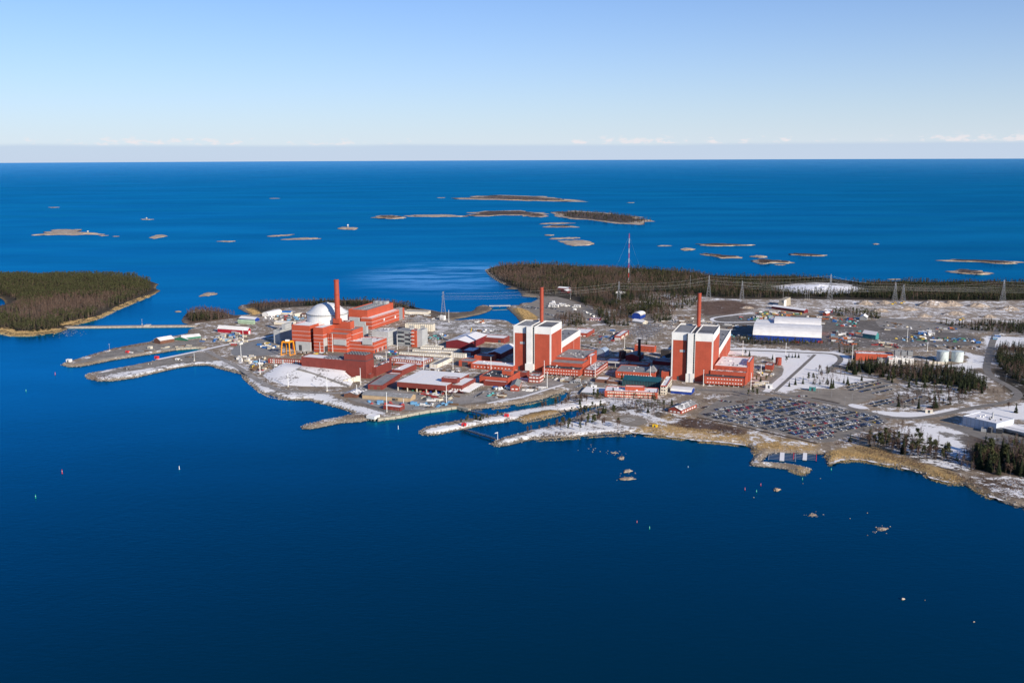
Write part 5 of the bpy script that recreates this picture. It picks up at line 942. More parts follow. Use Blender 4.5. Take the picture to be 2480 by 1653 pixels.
def boulders(name, label, P2, smin, smax, zf, kind='stuff', m=RK, seed=1):
    r = np.random.default_rng(seed); n = len(P2); base = np.array([(1, 0, 0), (-1, 0, 0), (0, 1, 0), (0, -1, 0), (0, 0, .8), (0, 0, -.6), (.7, .7, .25), (-.7, .65, .2), (.6, -.7, .3), (-.65, -.7, .2)])
    Fb = np.array([(0, 6, 4), (6, 2, 4), (2, 7, 4), (7, 1, 4), (1, 9, 4), (9, 3, 4), (3, 8, 4), (8, 0, 4), (6, 0, 5), (2, 6, 5), (7, 2, 5), (1, 7, 5), (9, 1, 5), (3, 9, 5), (8, 3, 5), (0, 8, 5)])
    s = r.uniform(smin, smax, n)**1.0; a = r.uniform(0, 6.28, n); V = base[None]*(s[:, None, None]*r.uniform(.7, 1.3, (n, 10, 1)))
    x = V[..., 0]*np.cos(a)[:, None]-V[..., 1]*np.sin(a)[:, None]; y = V[..., 0]*np.sin(a)[:, None]+V[..., 1]*np.cos(a)[:, None]
    V = np.stack([x+P2[:, 0, None], y+P2[:, 1, None], V[..., 2]*.8+zf[:, None]], -1).reshape(-1, 3); F = (Fb[None]+np.arange(n)[:, None, None]*10).reshape(-1, 3)
    me = mesh_np(name, V, F, [m]); return tag(link(bpy.data.objects.new(name, me)), label, kind=kind)
def along(ring_idx, n, seed, spread=5.0):
    r = np.random.default_rng(seed); A = MAIN[ring_idx[0]:ring_idx[1]]; d = np.linalg.norm(np.diff(A, axis=0), axis=1); cum = np.r_[0, np.cumsum(d)]; t = r.uniform(0, cum[-1], n); i = np.clip(np.searchsorted(cum, t)-1, 0, len(d)-1)
    f = (t-cum[i])/np.maximum(d[i], 1e-6); p = A[i]+(A[i+1]-A[i])*f[:, None]; tg = (A[i+1]-A[i])/np.maximum(d[i], 1e-6)[:, None]; nn = np.c_[-tg[:, 1], tg[:, 0]]
    o = r.uniform(-.6, spread, n); q = p+nn*o[:, None]
    dd = sdf(q, [MAIN]); return q, dd
q, dd = along((10, 210), 9000, 4); k = (dd > -.8) & (dd < 6); q = q[k]; dd = dd[k]
boulders('shore_boulders', 'pale rip-rap stones lining the piers and shore', q, .45, 1.15, np.clip(dd/6.5*G, -.1, G)+.1, m=mat('riprap', (.36, .31, .25), .9, .3, .6, snow=.25, ss_=.6))
r = np.random.default_rng(5)
def cloudpts(fn, x, y, sx, sy, n): return np.array([P(fn(x+r.normal()*sx, y+r.normal()*sy), 0)[:2] for _ in range(n)])
P2 = np.vstack([cloudpts(ZJ, 760, 870, 90, 22, 110), cloudpts(ZZ, 1257, 398, 20, 7, 22), cloudpts(ZZ, 1615, 475, 26, 9, 26), cloudpts(ZZ, 235, 78, 30, 6, 22), cloudpts(ZZ, 110, 60, 25, 10, 12), cloudpts(ZZ, 290, 190, 30, 16, 14)])
boulders('sea_stones', 'scattered stones breaking the water surface', P2, .25, .8, np.full(len(P2), .05), seed=3)
for x, y, lab in [(1840, 840, 'small boulder right of the single boulder'), (1452, 417, 'tiny stone between the two rock reefs'), (953, 309, 'low flat stone left of the round brown rock'), (1208, 236, 'small stone below the marina breakwater'), (1298, 210, 'pinkish stone right of the breakwater tip'), (1541, 504, 'small stone left of the grey rock reef'), (1660, 459, 'small stone above the grey rock reef'), (1541, 389, 'tiny far stone above the grey reef')]:
    islet(ZZ, E_(x, y, 4, 2.2), .8, 0, lab, 'rock', kind='structure')

# thin shore ice and drifted snow at the water's edge
ICE = mat('shore_ice', (.34, .26, .16), .8, .2, .3, snow=.60, ss_=.35)
for lab, fn, pts, w in [('white ice rim below the reed bed of the bay', ZG, [(150, 936), (270, 941), (450, 961), (600, 976), (800, 1006), (900, 1021), (1050, 1026), (1200, 1041), (1330, 1056), (1440, 1074)], 5), ('white ice rim on the right-hand reed point', ZI, [(110, 812), (160, 815), (200, 790), (280, 764), (400, 764), (520, 769), (640, 794), (760, 819), (870, 829)], 5), ('white ice rim along the right-hand shore', ZI, [(960, 860), (1060, 885), (1150, 914)], 4), ('white ice rim under the reed tongue', ZI, [(1260, 962), (1400, 1005), (1520, 1030)], 4), ('white snow rim at the lower right shore', ZI, [(1950, 1175), (2100, 1228), (2230, 1270), (2353, 1292), (2500, 1310)], 7), ('snow rim on the outer pier shore', ZF, [(1950, 662), (2080, 657), (2160, 653), (2260, 663), (2353, 683)], 4)]:
    ribbon('shore_ice', smooth_line(zs(fn, pts, .9), 1), [random.choice((.4, .4, w*.5, w*.9, w*1.2)) for _ in range(len(pts)*3)], 1.35, ICE, lab)
# ------------------------------------------------------------------ vegetation
def veg_mat(name, lo, hi, indiv=False):
    m = bpy.data.materials.new(name); m.use_nodes = True; nt = m.node_tree; nt.nodes.clear(); N, L, add, mth, mix, ss, noise = nodes(nt)
    geo = add('ShaderNodeNewGeometry')
    if indiv: t = add('ShaderNodeObjectInfo').outputs['Random']
    else: t = add('ShaderNodeAttribute', attribute_name='tint').outputs['Fac']
    f = mth('ADD', mth('MULTIPLY', t, .65), mth('MULTIPLY', noise(geo.outputs['Position'], .9, 2), .45))
    b = add('ShaderNodeBsdfPrincipled'); L.new(mix(f, lo, hi), b.inputs['Base Color']); b.inputs['Roughness'].default_value = .85; b.inputs['Specular IOR Level'].default_value = .15
    o = add('ShaderNodeOutputMaterial'); L.new(b.outputs[0], o.inputs[0]); return m
VC = {'spruce': ((.011, .018, .009), (.038, .048, .021)), 'pine': ((.032, .038, .016), (.078, .082, .034)), 'birch': ((.058, .036, .028), (.135, .087, .067)), 'bark': ((.10, .07, .05), (.22, .15, .11)), 'white_bark': ((.12, .09, .07), (.30, .24, .19)),
      'reed': ((.33, .22, .10), (.60, .43, .21)), 'bush': ((.07, .045, .035), (.16, .10, .075))}
VM = {k: veg_mat(k+'_foliage', *v) for k, v in VC.items()}; VMI = {k: veg_mat(k+'_single', *v, indiv=True) for k, v in VC.items()}
def trunk_tris(r, n, top=.95, h0=0.0):
    T = []
    for i in range(n):
        a = 2*math.pi*i/n; b = 2*math.pi*(i+1)/n; T.append([(r*math.cos(a), r*math.sin(a), h0), (r*math.cos(b), r*math.sin(b), h0), (.15*r, 0, top)])
    return np.array(T)
def limbs(r, n, z0, z1, reach, rg):
    T = []
    for i in range(n):
        z = rg.uniform(z0, z1); a = rg.uniform(0, 6.28); q = reach*rg.uniform(.5, 1)*(1.15-z); e = np.array([math.cos(a)*q, math.sin(a)*q, z+q*rg.uniform(.3, 1.0)]); T.append([(0, 0, z), (0, 0, z+r*2.2), tuple(e)])
    return np.array(T)
def mk_spruce(n, rg, rad=.19):
    t = rg.uniform(0, 1, n)**1.25*.93+.05; r = ((1-t)*rad+.008)*rg.uniform(.65, 1.15, n); a = rg.uniform(0, 6.28, n); w = rg.uniform(.28, .6, n); T = np.zeros((n, 3, 3))
    T[:, 0] = np.c_[r*.08*np.cos(a), r*.08*np.sin(a), t+.035]; dz = rg.uniform(.01, .05, n)
    T[:, 1] = np.c_[r*np.cos(a-w), r*np.sin(a-w), t-dz]; T[:, 2] = np.c_[r*np.cos(a+w), r*np.sin(a+w), t-dz*rg.uniform(.4, 1.2, n)]
    return T
def blob(n, c, rad, size, rg, hollow=.5):
    d = rg.normal(size=(n, 3)); d /= np.linalg.norm(d, axis=1)[:, None]; q = np.array(c)+d*np.array(rad)*(rg.uniform(hollow, 1, n)[:, None]); T = q[:, None]+rg.normal(size=(n, 3, 3))*size; return T
def mk_pine(n, rg):
    k = 6 if n < 150 else 20; T = []
    for i in range(k):
        z = rg.uniform(.42, .95); a = rg.uniform(0, 6.28); o = rg.uniform(.01, .15)*(1.3-z); T.append(blob(n//k, (o*math.cos(a), o*math.sin(a), z), (.085, .085, .05), .036 if n < 150 else .036, rg, .2))
    return np.vstack(T)
def mk_birch(n, rg):
    m = n//2; z = rg.uniform(.32, .85, m); a = rg.uniform(0, 6.28, m); q = rg.uniform(.05, .17, m)*(1.2-z*.7); T = np.zeros((m, 3, 3)); T[:, 0] = np.c_[0*z, 0*z, z-.05]; T[:, 1] = np.c_[0*z+.006, 0*z, z-.035]
    T[:, 2] = np.c_[q*np.cos(a), q*np.sin(a), z+rg.uniform(.04, .16, m)]; return np.vstack([T, blob(n-m, (0, 0, .66), (.14, .14, .30), .026, rg, .2)])
def mk_bush(n, rg): return blob(n, (0, 0, .42), (.42, .42, .42), .13, rg, .3)
def mk_reed(n, rg):
    a = rg.uniform(0, 6.28, n); x = rg.normal(size=n)*.5; y = rg.normal(size=n)*.5; w = .085; h = rg.uniform(.6, 1.15, n); T = np.zeros((n, 3, 3)); T[:, 0] = np.c_[x-w*np.cos(a), y-w*np.sin(a), 0*x]; T[:, 1] = np.c_[x+w*np.cos(a), y+w*np.sin(a), 0*x]; T[:, 2] = np.c_[x+rg.normal(size=n)*.15, y+rg.normal(size=n)*.15, h]; return T
def templates(q):
    rg = np.random.default_rng(11); D = {}
    for sp, cr, bk in (('spruce', mk_spruce, 'bark'), ('pine', mk_pine, 'bark'), ('birch', mk_birch, 'white_bark')):
        D[sp] = []
        for v in range(5):
            tr = [trunk_tris({'spruce': .014, 'pine': .014, 'birch': .0095}[sp], 4 if q > 100 else 3, .97 if sp == 'spruce' else .9)]
            if sp != 'spruce': tr.append(limbs(.006, 10 if q > 100 else 4, .35, .85, .22, rg))
            D[sp].append((np.vstack(tr), bk, cr(q, rg), sp))
    D['bush'] = [(np.zeros((0, 3, 3)), 'bark', mk_bush(max(14, q//4), rg), 'bush') for v in range(4)]
    D['reed'] = [(np.zeros((0, 3, 3)), 'bark', mk_reed(8, rg), 'reed') for v in range(4)]
    return D
T_FAR = templates(44); T_MID = templates(72); T_NEAR = templates(260)
GROUNDZ = lambda p: np.full(len(p), G)
def scatter(rings, spacing, rg, inset=0.0, maxn=None, frame_only=True):
    allp = np.vstack(rings); lo = allp.min(0); hi = allp.max(0); xs = np.arange(lo[0], hi[0], spacing); ys = np.arange(lo[1], hi[1], spacing); X, Y = np.meshgrid(xs, ys); p = np.c_[X.ravel(), Y.ravel()]+rg.uniform(-.55, .55, (X.size, 2))*spacing
    d = sdf(p, rings); p = p[d > inset]
    if frame_only:
        q = np.c_[p, np.full(len(p), 8.)]-CAMP; w = q@FW; u = CX+FPX*(q@RT)/w; v = CY-FPX*(q@UP)/w; p = p[(u > -70) & (u < 2560) & (v < 1760)]
    return p
def forest(name, label, pts, species, hts, T=T_FAR, zf=None, rg=None, kind='stuff'):
    """species: array of names per point; hts: heights"""
    rg = rg or np.random.default_rng(3); z = np.full(len(pts), G-.2) if zf is None else zf; names = ['spruce', 'pine', 'birch', 'bark', 'white_bark', 'bush', 'reed']; VV = []; MI = []; TI = []
    var = rg.integers(0, 4, len(pts)); ang = rg.uniform(0, 6.28, len(pts)); tint = rg.uniform(0, 1, len(pts)); wid = rg.uniform(.85, 1.35, len(pts))
    for sp in set(species):
        for v in range(4):
            k = np.where((species == sp) & (var == v))[0]
            if len(k) == 0: continue
            A, am, B, bm = T[sp][v]; S = np.vstack([A, B]); mi = np.r_[np.full(len(A), names.index(am)), np.full(len(B), names.index(bm))]
            ca, sa = np.cos(ang[k])[:, None, None], np.sin(ang[k])[:, None, None]; s = hts[k][:, None, None]; w = wid[k][:, None, None]
            x = (S[None, ..., 0]*ca-S[None, ..., 1]*sa)*s*w+pts[k, 0][:, None, None]; y = (S[None, ..., 0]*sa+S[None, ..., 1]*ca)*s*w+pts[k, 1][:, None, None]; zz = S[None, ..., 2]*s+z[k][:, None, None]
            VV.append(np.stack([x, y, zz], -1).reshape(-1, 3)); MI.append(np.tile(mi, len(k))); TI.append(np.repeat(tint[k], len(S)*3))
    V = np.vstack(VV); F = np.arange(len(V)).reshape(-1, 3); me = mesh_np(name, V, F, [VM[n] for n in names], np.concatenate(MI), attrs={'tint': np.concatenate(TI)})
    return tag(link(bpy.data.objects.new(name, me)), label, kind=kind)
def mixed(p, rg, conif, pine=.5, scale=60, seed=1, bias=None):
    """clumped choice between conifers and bare birches"""
    n = vnoise(p[:, 0], p[:, 1], scale, seed)*.7+rg.uniform(0, 1, len(p))*.3
    c = conif if bias is None else bias
    q = np.sort(n); con = n < (np.quantile(n, c) if np.ndim(c) == 0 else c)
    pn = vnoise(p[:, 0], p[:, 1], scale*.8, seed+9)*.5+rg.uniform(0, 1, len(p))*.5 < pine
    return np.where(con, np.where(pn, 'pine', 'spruce'), 'birch')
rg = np.random.default_rng(21)
# wooded island on the left: green pines on the far side, bare birches along the near shore
RINGS_L = [LEFT, LAGOON]
p = scatter(RINGS_L, 5.6, rg, 16); inl = zs(ZJ, [(-150, 430), (60, 440), (235, 505), (180, 590), (60, 650), (-150, 650)], 6); p = p[sdf(p, [inl]) < 0]; d = sdf(p, RINGS_L); near = zs(ZJ, [(-100, 470), (500, 500), (1100, 480), (1700, 400), (1800, 420), (1000, 760), (0, 880), (-100, 880)]); dn = sdf(p, [near])
con = np.clip(.72-dn/160, .18, .93); u = vnoise(p[:, 0], p[:, 1], 45, 2)*.55+rg.uniform(0, 1, len(p))*.45
sp = np.where(u < con, np.where(rg.uniform(0, 1, len(p)) < .72, 'pine', 'spruce'), 'birch'); p_l, sp_l = p, sp
forest('island_forest', 'dense pine and birch forest covering the left island', p, sp, 9+vnoise(p[:, 0], p[:, 1], 28, 13)*6+rg.uniform(0, 5, len(p)), zf=9*np.clip((d-25)/120, 0, 1)+G-.4, rg=rg)
# far headland forest
hole1 = zs(ZL, [(980, 375), (1100, 375), (1100, 440), (980, 440)], G); clear = zs(ZM, [(690, 262), (760, 245), (900, 228), (1060, 220), (1200, 226), (1365, 270), (1250, 292), (900, 292)], G)
big = zl((ZL, [(330, 225), (430, 180), (600, 168), (850, 170), (1200, 190), (1600, 206), (2000, 226), (2353, 255)]), (ZM, [(300, 192), (500, 200), (760, 196), (1000, 204), (1150, 218), (1300, 236), (1450, 232), (1560, 230), (1750, 235), (2100, 232), (2500, 236), (2560, 330), (2200, 340), (1700, 338), (1300, 325), (1000, 318), (700, 322), (420, 320), (250, 300), (150, 285), (60, 290)]), (ZL, [(1900, 420), (1650, 440), (1480, 450), (1300, 520), (1180, 470), (1050, 440), (850, 440), (700, 425), (620, 385), (520, 340), (420, 290)]))
p = scatter([big, clear], 6.2, rg, 1.0); hs_ = sdf(p, [hole1]) < 0; p = p[hs_]
gap = vnoise(p[:, 0], p[:, 1], 34, 17)*.7+vnoise(p[:, 0], p[:, 1], 9, 18)*.3; p = p[gap > .2]; xx = p[:, 0]; cf = np.clip(.50+(xx-250)/1400, .36, .80); u = vnoise(p[:, 0], p[:, 1], 60, 4)*.5+rg.uniform(0, 1, len(p))*.5; sp = np.where(u < cf*.75+.12, np.where(rg.uniform(0, 1, len(p)) < .22, 'pine', 'spruce'), 'birch')
p_b, sp_b = p, sp
forest('headland_forest', 'mixed forest along the far shore of the headland', p, sp, 8+vnoise(p[:, 0], p[:, 1], 30, 14)*7+rg.uniform(0, 6, len(p)), rg=rg)
def wood(name, label, items, spacing, conif, pine, hmin, hmax, T=T_MID, inset=0, seed=1, z=G, scale=40, ex=()):
    R = [zl(*items)]+[zl(*e) for e in ex]; p = scatter(R, spacing, rg, inset)
    if len(p) == 0: return
    sp = mixed(p, rg, conif, pine, scale, seed); forest(name, label, p, sp, rg.uniform(hmin, hmax, len(p)), T, np.full(len(p), z-.2), rg)
wood('wood', 'bare birch and spruce wood behind the first tower', [(ZL, [(940, 690), (1080, 645), (1230, 650), (1260, 720), (1180, 750), (1020, 745)])], 6, .25, .4, 10, 16, seed=3)
wood('wood', 'spruce and birch wood round the blue round hall', [(ZL, [(1190, 500), (1400, 500), (1420, 600), (1520, 560), (1800, 520), (2000, 560), (2120, 620), (2060, 690), (1900, 720), (1850, 640), (1650, 640), (1690, 740), (1480, 750), (1400, 690), (1300, 590)])], 6.4, .5, .35, 10, 17, seed=5)
wood('wood', 'dark mixed trees round the forest edge pylon', [(ZL, [(1180, 470), (1330, 500), (1480, 450), (1700, 440), (1700, 500), (1640, 560), (1520, 560), (1420, 600), (1400, 500)])], 7, .6, .3, 10, 16, seed=25)
wood('wood', 'bare trees and conifers between pylon and clearing', [(ZL, [(1700, 440), (2000, 440), (2250, 430), (2330, 500), (2280, 560), (2100, 580), (1900, 520), (1700, 500)])], 7.5, .5, .4, 9, 15, seed=6)
wood('wood', 'birch wood on the north shore behind the domed reactor', [(ZA, [(-20, 500), (60, 470), (300, 455), (700, 440), (1300, 432), (1700, 458), (1950, 500), (1760, 505), (1200, 470), (800, 465), (500, 480), (280, 500), (150, 530)])], 5.5, .35, .5, 9, 15, seed=7)
wood('wood', 'dark rounded wood beside the causeway end', [(ZK, [(1385, 185), (1420, 150), (1480, 135), (1600, 135), (1720, 155), (1840, 182), (1700, 205), (1560, 230), (1420, 225)])], 5, .22, .3, 10, 16, seed=8)
wood('thicket', 'pine thicket in front of the blue walled hall', [(ZU, [(-100, 800), (200, 800), (500, 835), (900, 865), (1200, 880), (1600, 900), (1900, 910), (1900, 935), (1500, 935), (900, 925), (300, 890), (-100, 870)])], 4.6, .8, .8, 7, 11.5, seed=9)
wood('thicket', 'birch and pine clump at the snow field corner', [(ZU, [(1930, 960), (2100, 950), (2352, 960), (2352, 1030), (2150, 1080), (1960, 1050)])], 6, .55, .7, 7, 11, seed=19)
wood('pine_belt', 'narrow belt of bare trunked pines behind the yard', [(ZD, [(740, 410), (900, 405), (1080, 425), (1180, 450), (1100, 462), (900, 442), (760, 432)])], 6, .75, .6, 10, 15, seed=10)
wood('wood', 'dark spruce wood right of the public road', [(ZH, [(2020, 500), (2060, 440), (2200, 430), (2500, 470), (2500, 880), (2300, 840), (2150, 730), (2050, 620)])], 6, .62, .2, 11, 17, seed=11)
wood('wood', 'spruce wood below the quarry at far right', [(ZH, [(1380, 155), (1700, 175), (1900, 150), (2100, 150), (2500, 180), (2500, 290), (2200, 275), (1800, 235), (1500, 185)])], 6.5, .75, .3, 7, 14, seed=12)
wood('wood', 'bare brown birch wood at the lower right edge', [(ZI, [(2080, 640), (2250, 600), (2500, 560), (2560, 760), (2560, 1000), (2420, 960), (2300, 850), (2200, 700)])], 5.5, .15, .4, 9, 15, seed=13)
wood('wood', 'bare birches south of the conifer wood', [(ZH, [(1150, 900), (1500, 930), (1800, 960), (2150, 930), (2150, 960), (1800, 1010), (1500, 1000), (1100, 940)])], 7.5, .15, .4, 7, 12, seed=14)
wood('thicket', 'thin birches among the snow by the channel', [(ZF, [(1900, 300), (2353, 330), (2353, 470), (2150, 470), (2000, 430), (1880, 370)])], 7.5, .2, .6, 7, 12, seed=15)
wood('thicket', 'young birches beside the helicopter pad', [(ZG, [(100, 600), (560, 600), (620, 740), (300, 760), (350, 700), (100, 660)])], 8, .3, .5, 6, 11, seed=16)
wood('thicket', 'bare birches filling the snowy copse behind the reeds', [(ZI, [(480, 600), (700, 500), (950, 440), (1300, 540), (1520, 760), (1300, 800), (1050, 750), (750, 660)])], 8.5, .2, .7, 9, 16, seed=26)
wood('thicket', 'thin bare birches round the small lot', [(ZD, [(1260, 1120), (1500, 1090), (1750, 1110), (1880, 1160), (1600, 1218), (1300, 1215)])], 9.5, .2, .4, 8, 13, seed=27)
wood('thicket', 'loose bare trees on the snow field', [(ZD, [(540, 990), (620, 890), (730, 880), (860, 950), (780, 1030), (620, 1030)])], 11, .35, .6, 8, 13, seed=28)
wood('thicket', 'bare trees on the slope above the lower right shore', [(ZI, [(1500, 800), (1700, 700), (1850, 690), (1850, 850), (1750, 960), (1600, 900)])], 9, .3, .2, 9, 16, seed=29)
wood('thicket', 'bare trees beside the depot yard', [(ZI, [(1900, 570), (2200, 560), (2480, 560), (2480, 640), (2100, 640)])], 7, .15, .3, 8, 13, seed=30)
wood('thicket', 'bare trees along the second car park end', [(ZI, [(330, 560), (560, 450), (720, 390), (800, 420), (600, 500), (400, 590)])], 9, .2, .5, 6, 12, seed=33)
def brush(name, label, items, spacing, hmin, hmax, seed=1, sp='bush'):
    p = scatter([zl(*items)], spacing, rg, 0); n = vnoise(p[:, 0], p[:, 1], 14, seed)
    p = p[n > .32]; forest(name, label, p, np.full(len(p), sp), rg.uniform(hmin, hmax, len(p)), T_FAR, None, rg)
brush('scrub', 'brown scrub between reeds and car park', [(ZG, [(450, 820), (700, 760), (900, 770), (1300, 870), (1500, 940), (1200, 960), (800, 900)])], 2.6, 1.2, 2.6, 1)
brush('scrub', 'brown scrub on the wooded pier shore', [(ZF, [(1180, 680), (1350, 650), (1700, 655), (2000, 640), (2080, 650), (1800, 668), (1450, 690), (1200, 706)])], 2.4, 1.2, 2.6, 2)
brush('scrub', 'brown scrub behind the right-hand reeds', [(ZI, [(350, 610), (700, 640), (1050, 760), (1500, 900), (1750, 980), (2000, 1080), (1900, 1110), (1500, 960), (1000, 810), (500, 680)])], 2.5, 1.0, 2.4, 3)
brush('scrub', 'leafless scrub on the lower right slope', [(ZI, [(1850, 1000), (2500, 1000), (2500, 1200), (2100, 1150)])], 3.6, 1.2, 2.8, 4)
brush('scrub', 'heather brown scrub in front of the blue hall', [(ZU, [(-100, 890), (600, 930), (1300, 950), (1900, 960), (1900, 1020), (1000, 990), (0, 950)])], 2.8, .8, 1.8, 5)
brush('scrub', 'leafless scrub over the rear clearing', [(ZC, [(1400, 300), (1900, 330), (2000, 420), (1700, 460), (1430, 430)])], 4.5, .8, 2, 6)
brush('scrub', 'reddish scrub on the northern pier bank', [(ZK, [(420, 560), (650, 488), (900, 448), (1050, 428), (1060, 440), (850, 470), (600, 515), (430, 572)])], 2.4, 1, 2.2, 7)
brush('scrub', 'dark scrub on the southern pier banks', [(ZK, [(450, 755), (560, 745), (700, 755), (620, 785), (500, 785)])], 2.2, .8, 1.8, 8)
brush('scrub', 'brown scrub along the breakwater spur', [(ZE, [(540, 775), (700, 742), (900, 708), (1060, 690), (1300, 690), (1250, 705), (1000, 720), (700, 765)])], 2.2, .8, 2.0, 9)
brush('scrub', 'brown hedges round the car park', [(ZG, [(930, 560), (1100, 490), (1440, 470), (1440, 490), (1120, 520), (980, 600)])], 2.2, .8, 1.8, 10)
brush('scrub', 'dark hedge bushes in the car park corner', [(ZG, [(1320, 570), (1420, 560), (1500, 540), (1600, 580), (1480, 600), (1350, 595)])], 2.2, 1, 2.4, 12)
brush('scrub', 'wild scrub along the right-hand car park end', [(ZI, [(200, 590), (500, 480), (700, 400), (900, 420), (800, 470), (450, 570), (250, 610)])], 2.6, 1, 2.6, 13)
brush('scrub', 'leafless scrub in the quarry belt', [(ZM, [(300, 330), (900, 335), (1500, 345), (2500, 350), (2500, 375), (1500, 365), (700, 365), (300, 380)])], 9, .8, 2.2, 14)
REEDS = [('golden reed bed along the bay shore', [(ZG, [(0, 950), (150, 930), (330, 870), (700, 870), (1100, 900), (1350, 960), (1480, 1050), (1450, 1070), (1200, 1040), (900, 1018), (600, 975), (350, 950), (150, 938)])]), ('golden reed bed by the marina root', [(ZG, [(1560, 1060), (1750, 1035), (2000, 1050), (2200, 1085), (2150, 1110), (1800, 1112), (1640, 1100), (1600, 1150), (1560, 1172), (1500, 1115)])]),
  ('golden reed bed on the right-hand shore', [(ZI, [(60, 690), (180, 665), (450, 670), (760, 740), (1000, 825), (1150, 890), (1060, 885), (900, 835), (650, 790), (420, 762), (210, 785), (130, 818), (100, 750)])]), ('golden reed point on the right-hand shore', [(ZI, [(1180, 900), (1400, 890), (1600, 960), (1670, 1030), (1520, 1030), (1280, 965)])]), ('thin reed fringe at lower right', [(ZI, [(1660, 1000), (1850, 1080), (2050, 1190), (2300, 1280), (2400, 1290), (2400, 1310), (2230, 1288), (2000, 1205), (1800, 1105)])]),
  ('reed bed on the middle pier', [(ZF, [(1010, 525), (1250, 490), (1470, 445), (1470, 456), (1200, 521), (1045, 549)])]), ('reed fringe of the outer wooded pier', [(ZF, [(1180, 695), (1500, 685), (1900, 660), (2080, 655), (2080, 664), (1800, 674), (1450, 704), (1190, 716)])]), ('reed tuft on the breakwater tip', [(ZG, [(1900, 1285), (2100, 1325), (2185, 1350), (2100, 1388), (2030, 1378), (1930, 1340)])]), ('reed fringe of the channel bank', [(ZF, [(540, 432), (900, 385), (1150, 352), (1270, 322), (1330, 290), (1440, 252), (1450, 268), (1330, 304), (1150, 362), (850, 408)])]),
  ('reed shore of the wooded island', [(ZJ, [(-50, 810), (150, 815), (180, 860), (450, 830), (700, 825), (620, 872), (300, 900), (100, 895), (-50, 860)])]), ('reed fringe of the island sound', [(ZJ, [(620, 770), (850, 735), (1100, 690), (1300, 590), (1500, 505), (1750, 420), (1800, 395), (1700, 455), (1400, 575), (1150, 695), (900, 765), (700, 790)])]), ('reed patch beside the lagoon', [(ZB, [(1190, 400), (1300, 425), (1420, 510), (1400, 550), (1290, 545), (1210, 450)])]), ('reed cove near the northern trees', [(ZA, [(-20, 510), (50, 500), (150, 560), (60, 575)])])]
for lab, it in REEDS:
    p = scatter([zl(*it)], 1.75 if len(lab) > 0 else 2, rg); n = vnoise(p[:, 0], p[:, 1], 16, 6)*.65+vnoise(p[:, 0], p[:, 1], 5, 7)*.35; p = p[n > .36]; dm = np.where(p[:, 0] < -520, 9.0, np.clip(sdf(p, [MAIN]), 0, 99)); z = np.clip(dm/6.5*G, .0, G)-.1
    if '\x00' in lab: continue
    if 'island' in lab: z = np.clip(sdf(p, [LEFT])/6.5*G, 0, G)-.1
    forest('reed_bed', lab, p, np.full(len(p), 'reed'), rg.uniform(.9, 1.9, len(p)), T_FAR, z, rg)
ringR = np.array([(575, 1020), (700, 1290), (910, 1740), (1240, 2330), (1860, 2330), (1860, 1180), (900, 930)]); p = scatter([ringR], 9.5, rg, 0, frame_only=False); p = p[sdf(p, [MAIN]) > 14]; gp = vnoise(p[:, 0], p[:, 1], 70, 41); p = p[gp > .3]
forest('outer_forest', 'forest going on beyond the right-hand road', p, mixed(p, rg, .55, .3, 60, 42), rg.uniform(9, 17, len(p)), T_FAR, rg=rg)
ringB = zl((ZM, [(2560, 236), (3100, 240), (3100, 330), (2560, 330)])); p = scatter([ringB], 8, rg, 0, frame_only=False); p = p[sdf(p, [MAIN]) > 5]
forest('outer_forest', 'far shore forest going on to the right', p, mixed(p, rg, .7, .3, 60, 43), rg.uniform(9, 17, len(p)), T_FAR, rg=rg)
# trees and shrubs on the far islets
for k, (fn, ring, n, h0, h1, lab) in enumerate([(ZN, [(1430, 205), (1560, 192), (1700, 198), (1880, 216), (2030, 250), (1980, 262), (1850, 262), (1650, 238), (1480, 222)], 620, 13, 20, 'dark wood on the last island of the chain'), (ZN, [(920, 196), (1050, 188), (1230, 188), (1260, 196), (1100, 200), (950, 203)], 220, 4, 8, 'low scrub on the brown heath island'), (ZN, [(330, 220), (450, 218), (440, 230), (340, 230)], 50, 3, 7, 'low scrub on the western chain island'), (ZN, [(1040, 98), (1250, 96), (1400, 110), (1200, 114)], 220, 4, 8, 'low scrub on the outer island'), (ZN, [(1255, 208), (1340, 208), (1340, 216), (1255, 216)], 40, 3, 6, 'scrub on the dark topped islet'),
      (ZX, [(350, 80), (640, 86), (560, 90), (380, 86)], 60, 2, 4, 'scrub on the long heath skerry'), (ZX, [(400, 142), (480, 152), (470, 158), (400, 150)], 40, 2, 5, 'scrub on the crooked skerry'), (ZX, [(710, 178), (780, 180), (770, 198), (720, 196)], 60, 2, 5, 'scrub on the tailed skerry'), (ZX, [(920, 142), (1080, 150), (1000, 154)], 50, 2, 4, 'scrub on the dark heath skerry'), (ZX, [(2080, 184), (2300, 190), (2250, 202), (2120, 192)], 60, 2, 5, 'scrub on the far right skerry'), (ZX, [(1940, 244), (2080, 252), (2040, 262), (1960, 256)], 50, 2, 4, 'scrub on the golden islet')]):
    R = [zs(fn, ring, 5)]; p = []; lo = R[0].min(0); hi = R[0].max(0); q = rg.uniform(lo, hi, (n*6, 2)); q = q[sdf(q, R) > 0][:n]
    sp = np.where(rg.uniform(0, 1, len(q)) < (.55 if h0 > 8 else .1), 'pine', 'bush') if h0 <= 8 else np.where(rg.uniform(0, 1, len(q)) < .5, 'spruce', 'birch')
    forest('islet_scrub' if h0 < 8 else 'islet_wood', lab, q, sp, rg.uniform(h0, h1, len(q)), T_FAR, np.full(len(q), 4.0 if h0 < 8 else 6.0), rg)
